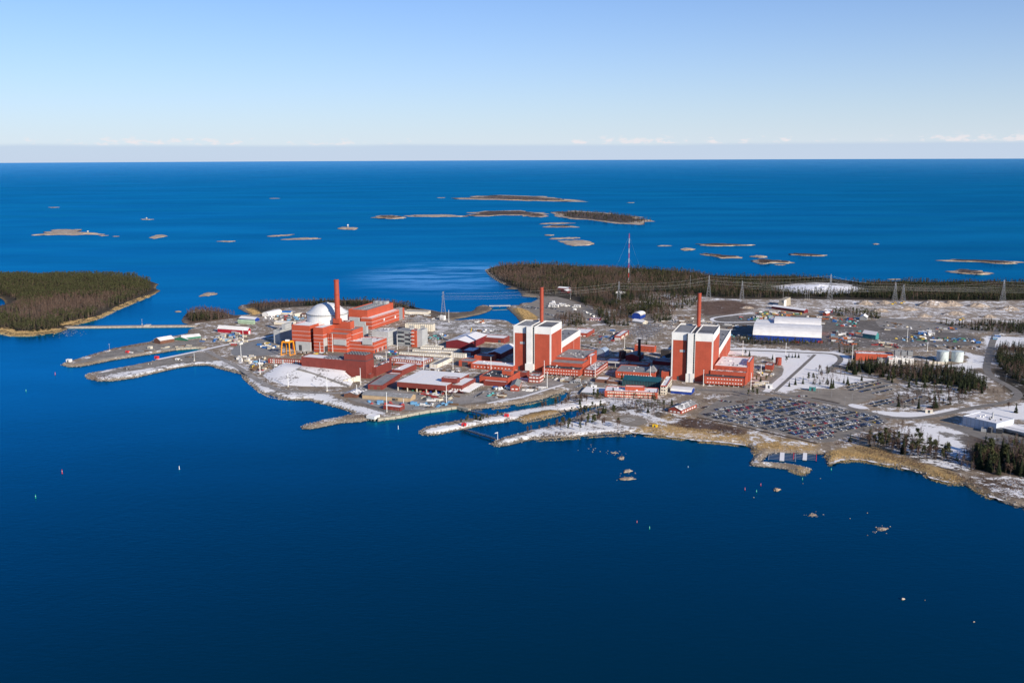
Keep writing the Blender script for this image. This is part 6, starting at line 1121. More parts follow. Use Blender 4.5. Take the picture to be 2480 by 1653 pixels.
# single trees: each a thing of its own
PROTO = {}
def tri_mesh(name, T, m): return mesh_np(name, T.reshape(-1, 3), np.arange(len(T)*3).reshape(-1, 3), [m])
for sp in ('spruce', 'pine', 'birch'):
    PROTO[sp] = [(tri_mesh('trunk', A, VMI[am]), tri_mesh('crown', B, VMI[bm])) for A, am, B, bm in T_NEAR[sp]]
NTREE = 0
def tree(p, sp, h, label, group, z=G):
    global NTREE
    NTREE += 1; o = bpy.data.objects.new({'spruce': 'spruce_tree', 'pine': 'pine_tree', 'birch': 'birch_tree'}[sp], None); o.location = (float(p[0]), float(p[1]), float(z-.15)); w = random.uniform(.9, 1.35); o.scale = (h*w, h*w, h); o.rotation_euler = (0, 0, random.uniform(0, 6.28)); link(o); tag(o, label, 'tree', group)
    a, b = random.choice(PROTO[sp]); link(bpy.data.objects.new('trunk', a), o); link(bpy.data.objects.new('crown', b), o)
def grove(items, n, conif, pine, h0, h1, where, group, seed, zsh=False):
    r = np.random.default_rng(seed); R = [zl(*items)]; lo = R[0].min(0); hi = R[0].max(0); pts = []
    while len(pts) < n:
        q = r.uniform(lo, hi)
        if sdf(q[None], R)[0] > 0 and all(np.hypot(*(q-o)) > 3.2 for o in pts): pts.append(q)
    for q in pts:
        sp = ('pine' if r.uniform() < pine else 'spruce') if r.uniform() < conif else 'birch'
        nm = {'spruce': 'dark narrow spruce', 'pine': 'green topped pine', 'birch': 'leafless birch'}[sp]
        z = G if not zsh else float(np.clip(sdf(q[None], [MAIN])[0]/6.5*G, 0, G))
        tree(q, sp, r.uniform(h0, h1)*(.85 if sp == 'birch' else 1), nm+' '+where, nm+' group '+group, z)
grove([(ZI, [(1780, 760), (1850, 700), (1980, 690), (2150, 720), (2350, 820), (2480, 900), (2480, 980), (2250, 960), (2000, 930), (1820, 880)])], 66, .62, .15, 14, 23, 'in the lower right shoreline wood', 'lower right', 31)
grove([(ZI, [(520, 580), (650, 530), (850, 560), (1050, 560), (1350, 640), (1500, 760), (1400, 830), (1150, 770), (850, 690), (600, 640)])], 44, .45, .75, 12, 20, 'in the snowy copse behind the right-hand reeds', 'reed copse', 32)
grove([(ZF, [(1290, 590), (1450, 560), (1600, 530), (1750, 530), (1900, 560), (2000, 600), (1900, 640), (1600, 650), (1350, 640)])], 28, .45, .85, 10, 15, 'on the wooded outer pier', 'outer pier', 33)
grove([(ZF, [(380, 575), (520, 545), (650, 520), (800, 500), (860, 505), (700, 545), (500, 580)])], 14, .9, .9, 6, 10, 'on the snowy middle pier', 'middle pier', 34)
grove([(ZF, [(1150, 445), (1300, 405), (1450, 370), (1650, 330), (1850, 320), (1700, 380), (1400, 420)])], 26, .2, .8, 10, 15, 'between the two intake channels', 'channel', 35)
grove([(ZF, [(1500, 480), (1700, 440), (1850, 430), (1950, 470), (1850, 520), (1650, 520)])], 18, .75, .9, 8, 13, 'by the helicopter pad', 'helipad', 36)
grove([(ZF, [(1020, 668), (1250, 615), (1400, 580), (1400, 595), (1250, 630), (1050, 680)])], 7, 0, 0, 8, 11, 'on the narrow tip of the outer pier', 'pier tip', 37)
grove([(ZH, [(330, 660), (600, 690), (880, 760), (880, 860), (1100, 850), (1280, 850), (1600, 890), (1850, 930), (1950, 960), (1950, 990), (1700, 960), (1300, 900), (900, 880), (700, 790), (330, 720)])], 46, .72, .35, 11, 17, 'on the front edge of the wood below the tanks', 'tank wood', 38)
wood('wood', 'dense spruce wood below the twin tanks', [(ZH, [(340, 640), (560, 620), (800, 650), (1100, 670), (1500, 690), (1750, 760), (1900, 850), (1940, 930), (1600, 880), (1200, 830), (900, 800), (650, 720), (350, 700)])], 5.6, .75, .25, 12, 18, T=T_MID, seed=17)
for (x, y, sp, h, lab) in [(385, 1022, 'spruce', 8, 'small spruce at the foot of the snowy road'), (436, 1008, 'spruce', 11, 'spruce second from the snowy road'), (500, 1000, 'spruce', 11, 'spruce third from the snowy road'), (545, 985, 'pine', 14, 'large pine on the snow field edge'), (585, 975, 'pine', 12, 'smaller pine next to the large snow field pine'), (640, 900, 'birch', 12, 'bare birch at the bend of the snow field road'), (700, 905, 'birch', 11, 'bare birch beside the snow field road bend'), (712, 1035, 'birch', 12, 'bare birch in front of the tall spruce clump'), (735, 1040, 'spruce', 15, 'tallest spruce above the empty lot'), (752, 1035, 'spruce', 13, 'spruce right of the tallest one above the lot'), (873, 1010, 'spruce', 13, 'wide spruce by the far car lot'), (842, 995, 'spruce', 8, 'thin spruce by the far car lot'), (992, 975, 'spruce', 10, 'spruce at the head of the far car lot'), (382, 778, 'spruce', 8, 'first of four little spruces on the snow field'), (410, 782, 'spruce', 7, 'second of four little spruces on the snow field'), (436, 780, 'spruce', 9, 'third of four little spruces on the snow field'), (464, 782, 'spruce', 8, 'fourth of four little spruces on the snow field'), (52, 768, 'spruce', 10, 'dark spruce behind the second tower wing'), (18, 762, 'pine', 9, 'pine behind the second tower wing'), (362, 822, 'pine', 10, 'round pine right of the brick tank'), (245, 800, 'spruce', 9, 'spruce left of the brick tank'), (110, 985, 'pine', 9, 'left tree of the clump beside the stilted office'), (145, 985, 'spruce', 9, 'middle tree of the clump beside the stilted office'), (190, 985, 'pine', 10, 'right tree of the clump beside the stilted office'),
    (1300, 1190, 'spruce', 12, 'spruce among birches by the small lot'), (1290, 1185, 'birch', 14, 'white stemmed birch by the small lot'), (1320, 1195, 'birch', 12, 'second white stemmed birch by the small lot'), (1415, 1200, 'birch', 13, 'bare birch left of the twin spruces'), (1468, 1208, 'spruce', 15, 'left one of the twin spruces by the road'), (1605, 1205, 'spruce', 17, 'right tallest one of the twin spruces by the road'), (1560, 1180, 'birch', 11, 'bare birch between the twin spruces'), (1640, 1180, 'birch', 12, 'bare birch right of the twin spruces'), (1730, 1185, 'birch', 14, 'lone birch on the road corner'), (1800, 1160, 'birch', 12, 'far birch on the road corner'), (1380, 1150, 'birch', 10, 'slim birch at the back of small lot'), (2285, 1242, 'spruce', 13, 'lone spruce behind the white depot'), (2220, 1215, 'birch', 11, 'bare birch by the depot road')]:
    tree(P(ZD(x, y))[:2], sp, h, lab, None)
for (fn, x, y, sp, h, lab) in [(ZG, 1470, 530, 'pine', 11, 'left pine of the trio above the car park'), (ZG, 1515, 515, 'pine', 13, 'middle pine of the trio above the car park'), (ZG, 1570, 520, 'pine', 11, 'right pine of the trio above the car park'), (ZG, 505, 640, 'pine', 10, 'pine beside the brick lodge'), (ZG, 597, 615, 'spruce', 10, 'spruce beside the brick lodge'), (ZG, 325, 700, 'spruce', 10, 'spruce left of the helicopter pad path'), (ZC, 500, 1215, 'spruce', 12, 'spruce in front of the second annex'), (ZR, 660, 850, 'spruce', 7, 'small spruce beside the cream cabin block'), (ZT, 1240, 640, 'spruce', 7, 'little spruce behind the orange-red hall'), (ZT, 650, 760, 'spruce', 9, 'dark spruce beside the white mast'), (ZB, 2030, 830, 'spruce', 7, 'spruce behind the first turbine building'), (ZB, 2085, 840, 'spruce', 6, 'little spruce behind the first turbine building')]:
    tree(P(fn(x, y))[:2], sp, h, lab, None)
# ------------------------------------------------------------------ cars
PAINT = {'white': (.72, .72, .72), 'silver': (.42, .43, .44), 'dark grey': (.06, .065, .07), 'black': (.015, .015, .018), 'dark blue': (.015, .03, .10), 'red': (.42, .015, .02), 'blue': (.03, .09, .30), 'yellow': (.65, .42, .03)}
CARG = mat('car_glass', (.015, .02, .025), .08, .1, 1.0, spec=.6); TYR = mat('tyre_rubber', (.012, .012, .012), .9)
def car_mesh(col, van=False):
    mb = MB(); L_, w = (4.4, 1.78) if not van else (5.2, 1.95); h = .82; top = 1.45 if not van else 2.2; x0 = -L_/2
    q = lambda xs, ys, z: [(x, y, z) for x, y in ((xs[0], -ys), (xs[1], -ys), (xs[1], ys), (xs[0], ys))]
    mb.hexa(q((x0+.1, -x0-.1), w/2-.06, .28), q((x0, -x0), w/2, .55)); mb.hexa(q((x0, -x0), w/2, .55), q((x0+.08, -x0-.1), w/2-.06, h))
    a, b = (x0+.25, x0+3.1) if not van else (x0+.1, x0+4.2)
    mb.hexa(q((a, b), w/2-.1, h), q((a+.45, b-.75), w/2-.28, top-.05), 1, cap=False); mb.hexa(q((a+.43, b-.73), w/2-.27, top-.06), q((a+.5, b-.8), w/2-.3, top))
    for sx in (x0+.85, -x0-.85):
        for sy in (-w/2+.1, w/2-.1): mb.tube((sx, sy-.1, .31), (sx, sy+.1, .31), .31, n=8, mi=2)
    o = mb.build('car', [mat('car_paint_'+col.replace(' ', '_')+('_van' if van else ''), PAINT[col], .28, .04, .5, spec=.55), CARG, TYR]); me = o.data; bpy.data.objects.remove(o); return me
CARS = {c: car_mesh(c) for c in PAINT}; VANS = {c: car_mesh(c, True) for c in ('white', 'silver', 'dark grey')}
CN = ['white', 'silver', 'dark grey', 'black', 'dark blue', 'red', 'blue', 'yellow']; CWT = np.array([.23, .17, .20, .19, .10, .05, .045, .008])
rc = np.random.default_rng(77); ALLC = []   # (x, y, heading, colour, label, group)
O = P(ZY(200, 958))[:2]; S = (P(ZY(1440, 1218))[:2]-O)/5; Rv = P(ZY(1400, 930))[:2]-P(ZY(700, 1062))[:2]; Rv /= np.linalg.norm(Rv); Sn = S/np.linalg.norm(S); Sn = Sn-Rv*(Sn@Rv); Sn /= np.linalg.norm(Sn)
pitch = abs(S@Sn); LOT = zl((ZG, [(900, 745), (1400, 838), (1700, 905), (2353, 1055)]), (ZD, [(560, 1462), (700, 1480), (820, 1420), (1200, 1330), (1150, 1275), (640, 1175), (320, 1112)]), (ZG, [(1740, 530), (1500, 600), (1300, 620), (1080, 660)]))
ORD = ['first', 'second', 'third', 'fourth', 'fifth', 'sixth', 'seventh', 'eighth', 'ninth', 'tenth', 'eleventh', 'twelfth', 'thirteenth', 'fourteenth', 'fifteenth', 'sixteenth', 'seventeenth', 'eighteenth']
yaw = math.atan2(Sn[1], Sn[0]); cand = []
for i in range(-9, 12):
    for side in (-1, 1):
        t = -20.0
        while t < 190:
            t += rc.uniform(2.45, 2.75); blk_ = t % 57.0
            if blk_ < 7.5 or rc.uniform() < .07: continue
            p_ = O+Sn*(i*pitch+side*2.75)+Rv*(t+3*i*0)
            cand.append((p_[0], p_[1], i, side, int(t//57)))
cp = np.array([(c[0], c[1]) for c in cand]); ok = sdf(cp, [LOT]) > 2.0
for c, k in zip(cand, ok):
    if not k: continue
    if c[2] > 5 and rc.uniform() < .55: continue
    col = CN[rc.choice(len(CN), p=CWT/CWT.sum())]; bl = ['shoreward', 'middle', 'upper', 'topmost', 'topmost'][max(0, min(4, c[4]+0))]
    ALLC.append((c[0], c[1], yaw+(math.pi if rc.uniform() < .5 else 0)+rc.normal()*.03, col, f'{col} car, {ORD[c[2]+9]} row of the {bl} car park block', f'cars in the {bl} block of the large car park', rc.uniform() < .05))
def rowcars(fn, a, b, n, where, group, skip=.12, off=1.57):
    A = P(fn(*a))[:2]; B = P(fn(*b))[:2]; d = B-A; yw = math.atan2(d[1], d[0])+off
    for k in range(n):
        if rc.uniform() < skip: continue
        p_ = A+d*(k+rc.uniform(-.08, .08))/n; col = CN[rc.choice(len(CN), p=CWT/CWT.sum())]
        ALLC.append((p_[0], p_[1], yw+rc.normal()*.04, col, f'{col} car {where}', group, rc.uniform() < .08))
for k, (a, b) in enumerate([((870, 1035), (1130, 975)), ((900, 1055), (1170, 990)), ((985, 1068), (1240, 1010)), ((1080, 1085), (1255, 1045)), ((860, 1012), (960, 990))]): rowcars(ZD, a, b, 26 if k < 3 else 14, f'in the {ORD[k]} row of the lot by the conifer wood', 'cars in the lot by the conifer wood')
for k, (a, b) in enumerate([((1065, 1172), (1240, 1130)), ((1100, 1190), (1260, 1150)), ((1330, 1160), (1500, 1110))]): rowcars(ZD, a, b, 17, f'in the {ORD[k]} row of the small lot behind birches', 'cars in the small lot behind the birches')
for k, (a, b) in enumerate([((1240, 395), (1420, 420)), ((1320, 390), (1440, 410)), ((1500, 400), (1650, 420)), ((1560, 345), (1700, 385)), ((1700, 350), (1830, 400)), ((1500, 470), (1640, 500)), ((1640, 440), (1720, 450)), ((1950, 440), (2120, 510)), ((1980, 460), (2100, 520))]): rowcars(ZB, a, b, 16, f'in the {ORD[k]} row of the rear lot behind the first tower', 'cars in the rear lot behind the first tower', .2)
rowcars(ZY, (1215, 465), (1400, 470), 9, 'beside the planted strip above the car park', 'cars above the car park', .2); rowcars(ZG, (1150, 565), (1290, 585), 7, 'in the side bay above the car park', 'cars in the side bay', .2); rowcars(ZG, (950, 650), (1040, 620), 6, 'in the bay beside the brick lodge', 'cars beside the brick lodge', .2)
rowcars(ZB, (2030, 700), (2150, 690), 9, 'by the brick canteen on the rear street', 'cars by the brick canteen', .2); rowcars(ZS, (920, 680), (1060, 650), 5, 'below the small windowed office', 'cars below the small windowed office', .2); rowcars(ZS, (1590, 790), (1660, 770), 4, 'near the channel end', 'cars near the channel end', .1); rowcars(ZR, (1560, 1330), (1730, 1230), 8, 'along the fence right of the workshop canopies', 'cars right of the workshop canopies', .1, 0.2)
rowcars(ZZ, (0, 0), (1, 1), 0, '', ''); rowcars(ZI, (1900, 515), (2080, 545), 7, 'on the depot yard below the white depot', 'cars on the depot yard', .2); rowcars(ZI, (2230, 470), (2320, 500), 5, 'right of the white depot gable', 'cars right of the depot', .1); rowcars(ZQ, (1040, 330), (1300, 300), 6, 'in the yard left of the dome', 'cars left of the dome', .2)
dist = np.array([math.hypot(c[0], c[1]) for c in ALLC]); order = np.argsort(dist); near = set(order[:300].tolist()); restV = []
for i, c in enumerate(ALLC):
    if i in near:
        v = c[6] and c[3] in VANS; o = bpy.data.objects.new('parked_van' if v else 'parked_car', VANS[c[3]] if v else CARS[c[3]]); o.location = (c[0], c[1], G+.1); o.rotation_euler = (0, 0, c[2]); link(o); tag(o, c[4].replace(' car', ' van', 1) if v else c[4], 'van' if v else 'car', c[5])
def merge(name, label, items):
    V = []; F = []; MI = []; mats = []; base = 0
    for me, x, y, z, a in items:
        co = np.empty(len(me.vertices)*3); me.vertices.foreach_get('co', co); co = co.reshape(-1, 3); ca, sa = math.cos(a), math.sin(a); V.append(np.c_[co[:, 0]*ca-co[:, 1]*sa+x, co[:, 0]*sa+co[:, 1]*ca+y, co[:, 2]+z])
        for p_ in me.polygons:
            m = me.materials[p_.material_index]
            if m not in mats: mats.append(m)
            F.append(tuple(i+base for i in p_.vertices)); MI.append(mats.index(m))
        base += len(co)
    me = bpy.data.meshes.new(name); me.from_pydata(np.vstack(V).tolist(), [], F)
    for m in mats: me.materials.append(m)
    me.polygons.foreach_set('material_index', MI); me.update(); return tag(link(bpy.data.objects.new(name, me)), label, kind='stuff')
merge('parked_cars', 'remaining rows of parked cars farther back in the car parks', [(CARS[c[3]], c[0], c[1], G+.1, c[2]) for i, c in enumerate(ALLC) if i not in near])
# ------------------------------------------------------------------ light masts, lamp posts
def mast(fn, x, y0, y1, where, r=.55, m=POL, group='white light masts'):
    p = P(fn(x, y1)); h = solve_v(p, EZ, fn(0, y0)[1]); ro = tag(empty('light_mast', p), 'white light mast '+where, 'light mast', group); mb = MB(); mb.tube(p, p+EZ*h, r, r*.7, 8); mb.build('pole', m, ro)
    mb = MB(); mb.hexa([p+np.array([a, b, h]) for a, b in ((-.8, -.35), (.8, -.35), (.8, .35), (-.8, .35))], [p+np.array([a, b, h+.5]) for a, b in ((-.8, -.35), (.8, -.35), (.8, .35), (-.8, .35))]); mb.build('lamp_head', LGR, ro)
    mb = MB(); mb.hexa([p+np.array([a, b, 0]) for a, b in ((-.9, -.9), (.9, -.9), (.9, .9), (-.9, .9))], [p+np.array([a, b, 1.0]) for a, b in ((-.9, -.9), (.9, -.9), (.9, .9), (-.9, .9))]); mb.build('footing', CRM, ro)
for a in [(ZA, 140, 1075, 1245, 'left of the snowy mound'), (ZA, 462, 1240, 1392, 'at the front foot of the snowy mound'), (ZA, 1287, 1185, 1370, 'right of the mound before the pump house'), (ZA, 1245, 1375, 1505, 'beside the small brown shed'), (ZA, 905, 1280, 1445, 'on the shore strip below the mound'), (ZA, 1580, 990, 1120, 'right of the pump house fans'), (ZA, 1830, 930, 1010, 'below the glass fronted office'), (ZA, 1705, 800, 970, 'before the stepped grey service building'), (ZA, 2005, 1040, 1205, 'at the end of the red site office'), (ZA, 2340, 1060, 1190, 'beside the cream cabin block'), (ZA, 2265, 1370, 1520, 'at the corner of the workshop hall'), (ZB, 265, 745, 855, 'behind the white cabin rows'),
          (ZB, 890, 965, 1118, 'before the first annex'), (ZB, 680, 865, 948, 'by the small shaded maroon store'), (ZB, 1497, 1005, 1192, 'left end of the first stilted office'), (ZB, 2078, 1040, 1188, 'before the side office'), (ZB, 1530, 1130, 1312, 'on the gravel yard below the first tower'), (ZB, 410, 430, 562, 'near the shore pylon'), (ZC, 530, 725, 872, 'behind the dark round tank'), (ZC, 822, 1070, 1218, 'before the second annex'), (ZC, 1427, 1110, 1288, 'left end of the second stilted office'), (ZC, 1968, 1145, 1328, 'right end of the second stilted office'), (ZC, 1875, 780, 942, 'behind the second turbine building'), (ZC, 2228, 920, 1048, 'beside the brick tank'), (ZC, 2083, 1045, 1172, 'above the spruce clump'), (ZC, 615, 930, 1002, 'in the second tower shadow'), (ZD, 355, 660, 772, 'on the snow field before the blue hall'), (ZD, 912, 680, 802, 'left of the heating plant'), (ZH, 1020, 215, 362, 'in the dark storage yard'), (ZH, 1250, 370, 472, 'behind the heating plant'), (ZK, 2080, 580, 728, 'on the shore by the channel pier root'), (ZK, 1900, 460, 592, 'in the grey laydown yard'), (ZK, 1920, 300, 425, 'beside the crimson hall'), (ZK, 1455, 530, 602, 'on the southern pier'), (ZE, 1322, 470, 655, 'beside the red quay hut'), (ZE, 1480, 530, 585, 'behind the red quay hut'), (ZF, 320, 205, 385, 'between timber stacks and quay'), (ZA, 970, 790, 1000, 'against the domed reactor wall'), (ZA, 825, 890, 1000, 'beside the grey door of the domed reactor')]:
    mast(*a, r=.42 if a[3]-a[2] > 90 else .28)
for k, (x, y, w) in enumerate([(650, 1075, 'on the empty lot'), (740, 1110, 'at the lower end of the empty lot'), (910, 1150, 'beside the kidney shaped snow island'), (630, 1075, 'next to the first one on the empty lot'), (1085, 985, 'at the head of the lot by the wood'), (960, 960, 'by the far lot entrance'), (850, 1180, 'by the lot exit'), (1500, 1060, 'by the small birch lot'), (2035, 1060, 'on the road bend'), (300, 1120, 'above the first block of cars'), (540, 1210, 'among the cars of the middle block'), (760, 1290, 'among the cars of the far block'), (2200, 980, 'on the outer road bend'), (1880, 1340, 'beside the white depot wall'), (1230, 1360, 'at the end of the car park')]):
    p = P(ZD(x, y)); ro = tag(empty('lamp_post', p), 'thin grey lamp post '+w, 'lamp post', 'lamp posts of the car parks'); mb = MB(); mb.tube(p, p+EZ*10, .16, .1, 6); mb.build('pole', STL, ro); mb = MB(); mb.tube(p+EZ*10, p+np.array([1.6, .2, 10.3]), .12, .16, 5); mb.build('lamp_arm', STL, ro)
# ------------------------------------------------------------------ pylons, power lines, radio mast
def pylon(fn, x, y0, y1, where, arms=(.98, .82, .68), aw=(7, 10, 8), half=4.2):
    p = P(fn(x, y1)); h = solve_v(p, EZ, fn(0, y0)[1]); ro = tag(empty('lattice_pylon', p), 'grey lattice pylon '+where, 'pylon', 'steel pylons of the power lines'); prof = lambda t: half*(1-t)**1.3+.55
    C = [(1, 1), (-1, 1), (-1, -1), (1, -1)]
    for cx, cy in C:
        mb = MB()
        for k in range(6): t0, t1 = k/6, (k+1)/6; mb.tube(p+np.array([cx*prof(t0), cy*prof(t0), h*t0]), p+np.array([cx*prof(t1), cy*prof(t1), h*t1]), .2, n=4)
        mb.build('leg', STL, ro)
    mb = MB(); n = 9
    for k in range(n):
        t0, t1 = (k/n)**.9, ((k+1)/n)**.9
        for j in range(4): a, b = C[j], C[(j+1) % 4]; mb.tube(p+np.array([a[0]*prof(t0), a[1]*prof(t0), h*t0]), p+np.array([b[0]*prof(t1), b[1]*prof(t1), h*t1]), .11, n=3, cap=False); mb.tube(p+np.array([b[0]*prof(t0), b[1]*prof(t0), h*t0]), p+np.array([a[0]*prof(t1), a[1]*prof(t1), h*t1]), .11, n=3, cap=False)
    mb.build('bracing', STL, ro); tips = []
    for t, w in zip(arms, aw):
        mb = MB(); 
        for s in (1, -1): mb.tube(p+np.array([-w*.25*s, -w*s, h*t]), p+np.array([0, 0, h*t+1.4]), .18, n=4); mb.tube(p+np.array([-w*.25*s, -w*s, h*t]), p+np.array([0, 0, h*t-.4]), .22, n=4); tips.append(p+np.array([-w*.25*s, -w*s, h*t-1.6]))
        mb.build('crossarm', STL, ro)
    return tips
PYA = [pylon(ZAA, 838, 45, 455, 'standing on the north shore behind the turbine hall'), pylon(ZL, 1563, 320, 527, 'above the forest behind the first tower'), pylon(ZM, 310, 178, 332, 'behind the second tower stack'), pylon(ZM, 1095, 170, 337, 'in front of the snow covered plateau'), pylon(ZM, 1515, 222, 348, 'left one of the close pair by the quarry'), pylon(ZM, 2215, 208, 348, 'at the far right forest edge')]
PYB = [pylon(ZM, 525, 215, 347, 'left of the snow covered plateau'), pylon(ZM, 1568, 238, 348, 'right one of the close pair by the quarry')]
def lines(A, B, label, sag=6, idx=None):
    ro = tag(empty('power_line', (A[0]+B[0])/2), label, 'power line', 'overhead power lines')
    for k, (a, b) in enumerate(zip(A, B)):
        if k in (1, 4): continue
        mb = MB(); n = 14; pts = [a+(b-a)*i/n-EZ*sag*4*(i/n)*(1-i/n) for i in range(n+1)]
        for q0, q1 in zip(pts[:-1], pts[1:]): mb.tube(q0, q1, .085, n=3, cap=False)
        mb.build('conductor', mat('conductor_wire', (.62, .62, .58), .4), ro)
OFF = [t+np.array([700, -60, 0]) for t in PYA[-1]]; OFFL = [t+np.array([-430, -60, -4]) for t in PYB[0]]
for a, b, l in [(PYA[0], PYA[1], 'power line spanning the bay to the forest pylon'), (PYA[1], PYA[2], 'power line from forest pylon to the second tower pylon'), (PYA[2], PYA[3], 'power line above the rear clearing'), (PYA[3], PYA[4], 'power line passing the snow covered plateau'), (PYA[4], PYA[5], 'power line along the far right forest'), (PYA[5], OFF, 'power line leaving at the right edge'), (PYB[0], PYB[1], 'lower power line before the snow covered plateau'), (PYB[1], [t+np.array([900, -40, 0]) for t in PYB[1]], 'lower power line along the quarry')]: lines(a, b, l)
def guyed():
    p = P(ZL(1655, 330)); h = solve_v(p, EZ, 565); ro = tag(empty('radio_mast', p), 'tall red and white guyed radio mast above the forest', 'mast'); n = 10
    for k in range(n):
        mb = MB(); z0, z1 = h*k/n, h*(k+1)/n
        for a in range(3): q = np.array([math.cos(a*2.094)*1.0, math.sin(a*2.094)*1.0, 0]); q2 = np.array([math.cos((a+1)*2.094)*1.0, math.sin((a+1)*2.094)*1.0, 0]); mb.tube(p+q+EZ*z0, p+q+EZ*z1, .16, n=4); mb.tube(p+q+EZ*z0, p+q2+EZ*z1, .11, n=3)
        mb.build('mast_section', RST if k % 2 else WHT, ro)
    for z in (.5, .95):
        for a in range(3): mb = MB(); q = np.array([math.cos(a*2.094+.5)*h*.4, math.sin(a*2.094+.5)*h*.4, 0]); mb.tube(p+q, p+EZ*h*z, .06, n=3); mb.build('guy_wire', STL, ro)
    mb = MB(); mb.hexa([p+np.array([a, b, 0]) for a, b in ((-3, -3), (3, -3), (3, 3), (-3, 3))], [p+np.array([a, b, 3.2]) for a, b in ((-3, -3), (3, -3), (3, 3), (-3, 3))]); mb.build('base_hut', WHT, ro)
guyed()
for fn, x, y0, y1, w in [(ZL, 2240, 265, 400, 'behind the forest houses'), (ZL, 1103, 380, 485, 'beside the rear car park'), (ZM, 935, 280, 335, 'left one of three before the plateau'), (ZM, 948, 280, 335, 'middle one of three before the plateau'), (ZM, 961, 280, 335, 'right one of three before the plateau'), (ZM, 792, 270, 345, 'beside the concrete ramp'), (ZK, 650, 445, 505, 'on the northern pier bank'), (ZK, 958, 210, 258, 'on the causeway')]: mast(fn, x, y0, y1, w, .28, STL, 'thin grey masts')
# switchyard gantries
def gantry_mesh():
    mb = MB(); mb.tube((-5, 0, 0), (-5, 0, 9), .22, .18, 5); mb.tube((5, 0, 0), (5, 0, 9), .22, .18, 5); mb.tube((-5.4, 0, 9), (5.4, 0, 9), .28, n=5)
    for x in (-3, 0, 3): mb.tube((x, 0, 8.9), (x, 0, 6.6), .18, n=5); mb.tube((x, 2.2, 0), (x, 2.2, 4.2), .25, .15, 5)
    mb.tube((-3.2, 2.2, .2), (3.2, 2.2, .2), .2, n=4); mb.tube((-5, 0, .2), (-3, 2.2, .2), .2, n=4)
    o = mb.build('g', STL); me = o.data; bpy.data.objects.remove(o); return me
gme = gantry_mesh(); a = P(ZT(640, 420)); b = P(ZT(1120, 120)); c = P(ZT(1350, 560)); n = 0
for i in range(7):
    for j in range(6):
        q = a+(b-a)*i/6+(c-a)*(.12+j/6.2); o = bpy.data.objects.new('switchyard_gantry', gme); o.location = tuple(q); o.rotation_euler = (0, 0, math.atan2((c-a)[1], (c-a)[0])); link(o); tag(o, f'grey steel gantry in the {ORD[i]} row of the switchyard behind the towers', 'gantry', 'switchyard gantries behind the towers')
a = P(ZAA(160, 600)); b = P(ZAA(620, 612))
for i in range(9): o = bpy.data.objects.new('switchyard_gantry', gme); o.location = tuple(a+(b-a)*i/8); o.rotation_euler = (0, 0, .1); link(o); tag(o, 'grey steel gantry above the cream transformer bays', 'gantry', 'gantries above the transformer bays')
# ------------------------------------------------------------------ cranes
def gantry_crane():
    F4 = [P(ZQ(1092, 1092)), P(ZQ(1288, 1098)), P(ZQ(1400, 1068)), P(ZQ(1205, 1062))]; c = sum(F4)/4; ro = tag(empty('gantry_crane', c), 'orange gantry crane standing left of the domed reactor', 'crane'); h = solve_v(F4[1], EZ, ZQ(0, 815)[1])
    top = [f*.8+np.array([c[0], c[1], 0])*.2 for f in F4]
    for f, t in zip(F4, top): mb = MB(); t = np.array([t[0], t[1], G+h]); mb.tube(np.array([f[0], f[1], G]), t, .75, 1.1, 4); mb.build('leg', ORN, ro)
    for i, j in ((0, 1), (3, 2), (1, 2), (0, 3)): mb = MB(); a = np.array([top[i][0], top[i][1], G+h+.6]); b = np.array([top[j][0], top[j][1], G+h+.6]); mb.tube(a, b, 1.35, n=4); mb.build('girder', ORN, ro)
    for i, j in ((0, 3), (1, 2)): mb = MB(); mb.tube(F4[i]+EZ*.8, F4[j]+EZ*.8, .6, n=4); mb.build('bogie_beam', ORN, ro)
    mb = MB(); q = c+EZ*(h+2.6); mb.hexa([q+np.array([a, b, -1]) for a, b in ((-3, -2), (3, -2), (3, 2), (-3, 2))], [q+np.array([a, b, 1.4]) for a, b in ((-3, -2), (3, -2), (3, 2), (-3, 2))]); mb.build('trolley', LWN, ro)
gantry_crane()
def boom_crane():
    p = P(ZAA(1292, 905)); ro = tag(empty('mobile_crane', p), 'yellow mobile crane with raised boom behind the shaded workshop', 'crane'); h = solve_v(p, EZ, ZAA(0, 688)[1]); t = solve_u(p, np.array([1., 0, 0]), ZAA(1345, 0)[0]); mb = MB(); mb.tube(p+EZ*2, p+np.array([t, 0, h]), 1.0, .55, 4); mb.build('boom', YEL, ro)
    for k in range(2): mb = MB(); q = p+np.array([-2+4*k, 0, 0]); mb.hexa([q+np.array([a, b, .8]) for a, b in ((-3, -1.4), (3, -1.4), (3, 1.4), (-3, 1.4))], [q+np.array([a, b, 2.6]) for a, b in ((-2.6, -1.2), (2.6, -1.2), (2.6, 1.2), (-2.6, 1.2))]); mb.build('chassis' if k == 0 else 'cab', YEL, ro)
    for x in (-4, -1.5, 1.5, 4): mb = MB(); mb.tube(p+np.array([x, -1.5, .7]), p+np.array([x, 1.5, .7]), .7, n=10); mb.build('wheel', TYR, ro)
boom_crane()
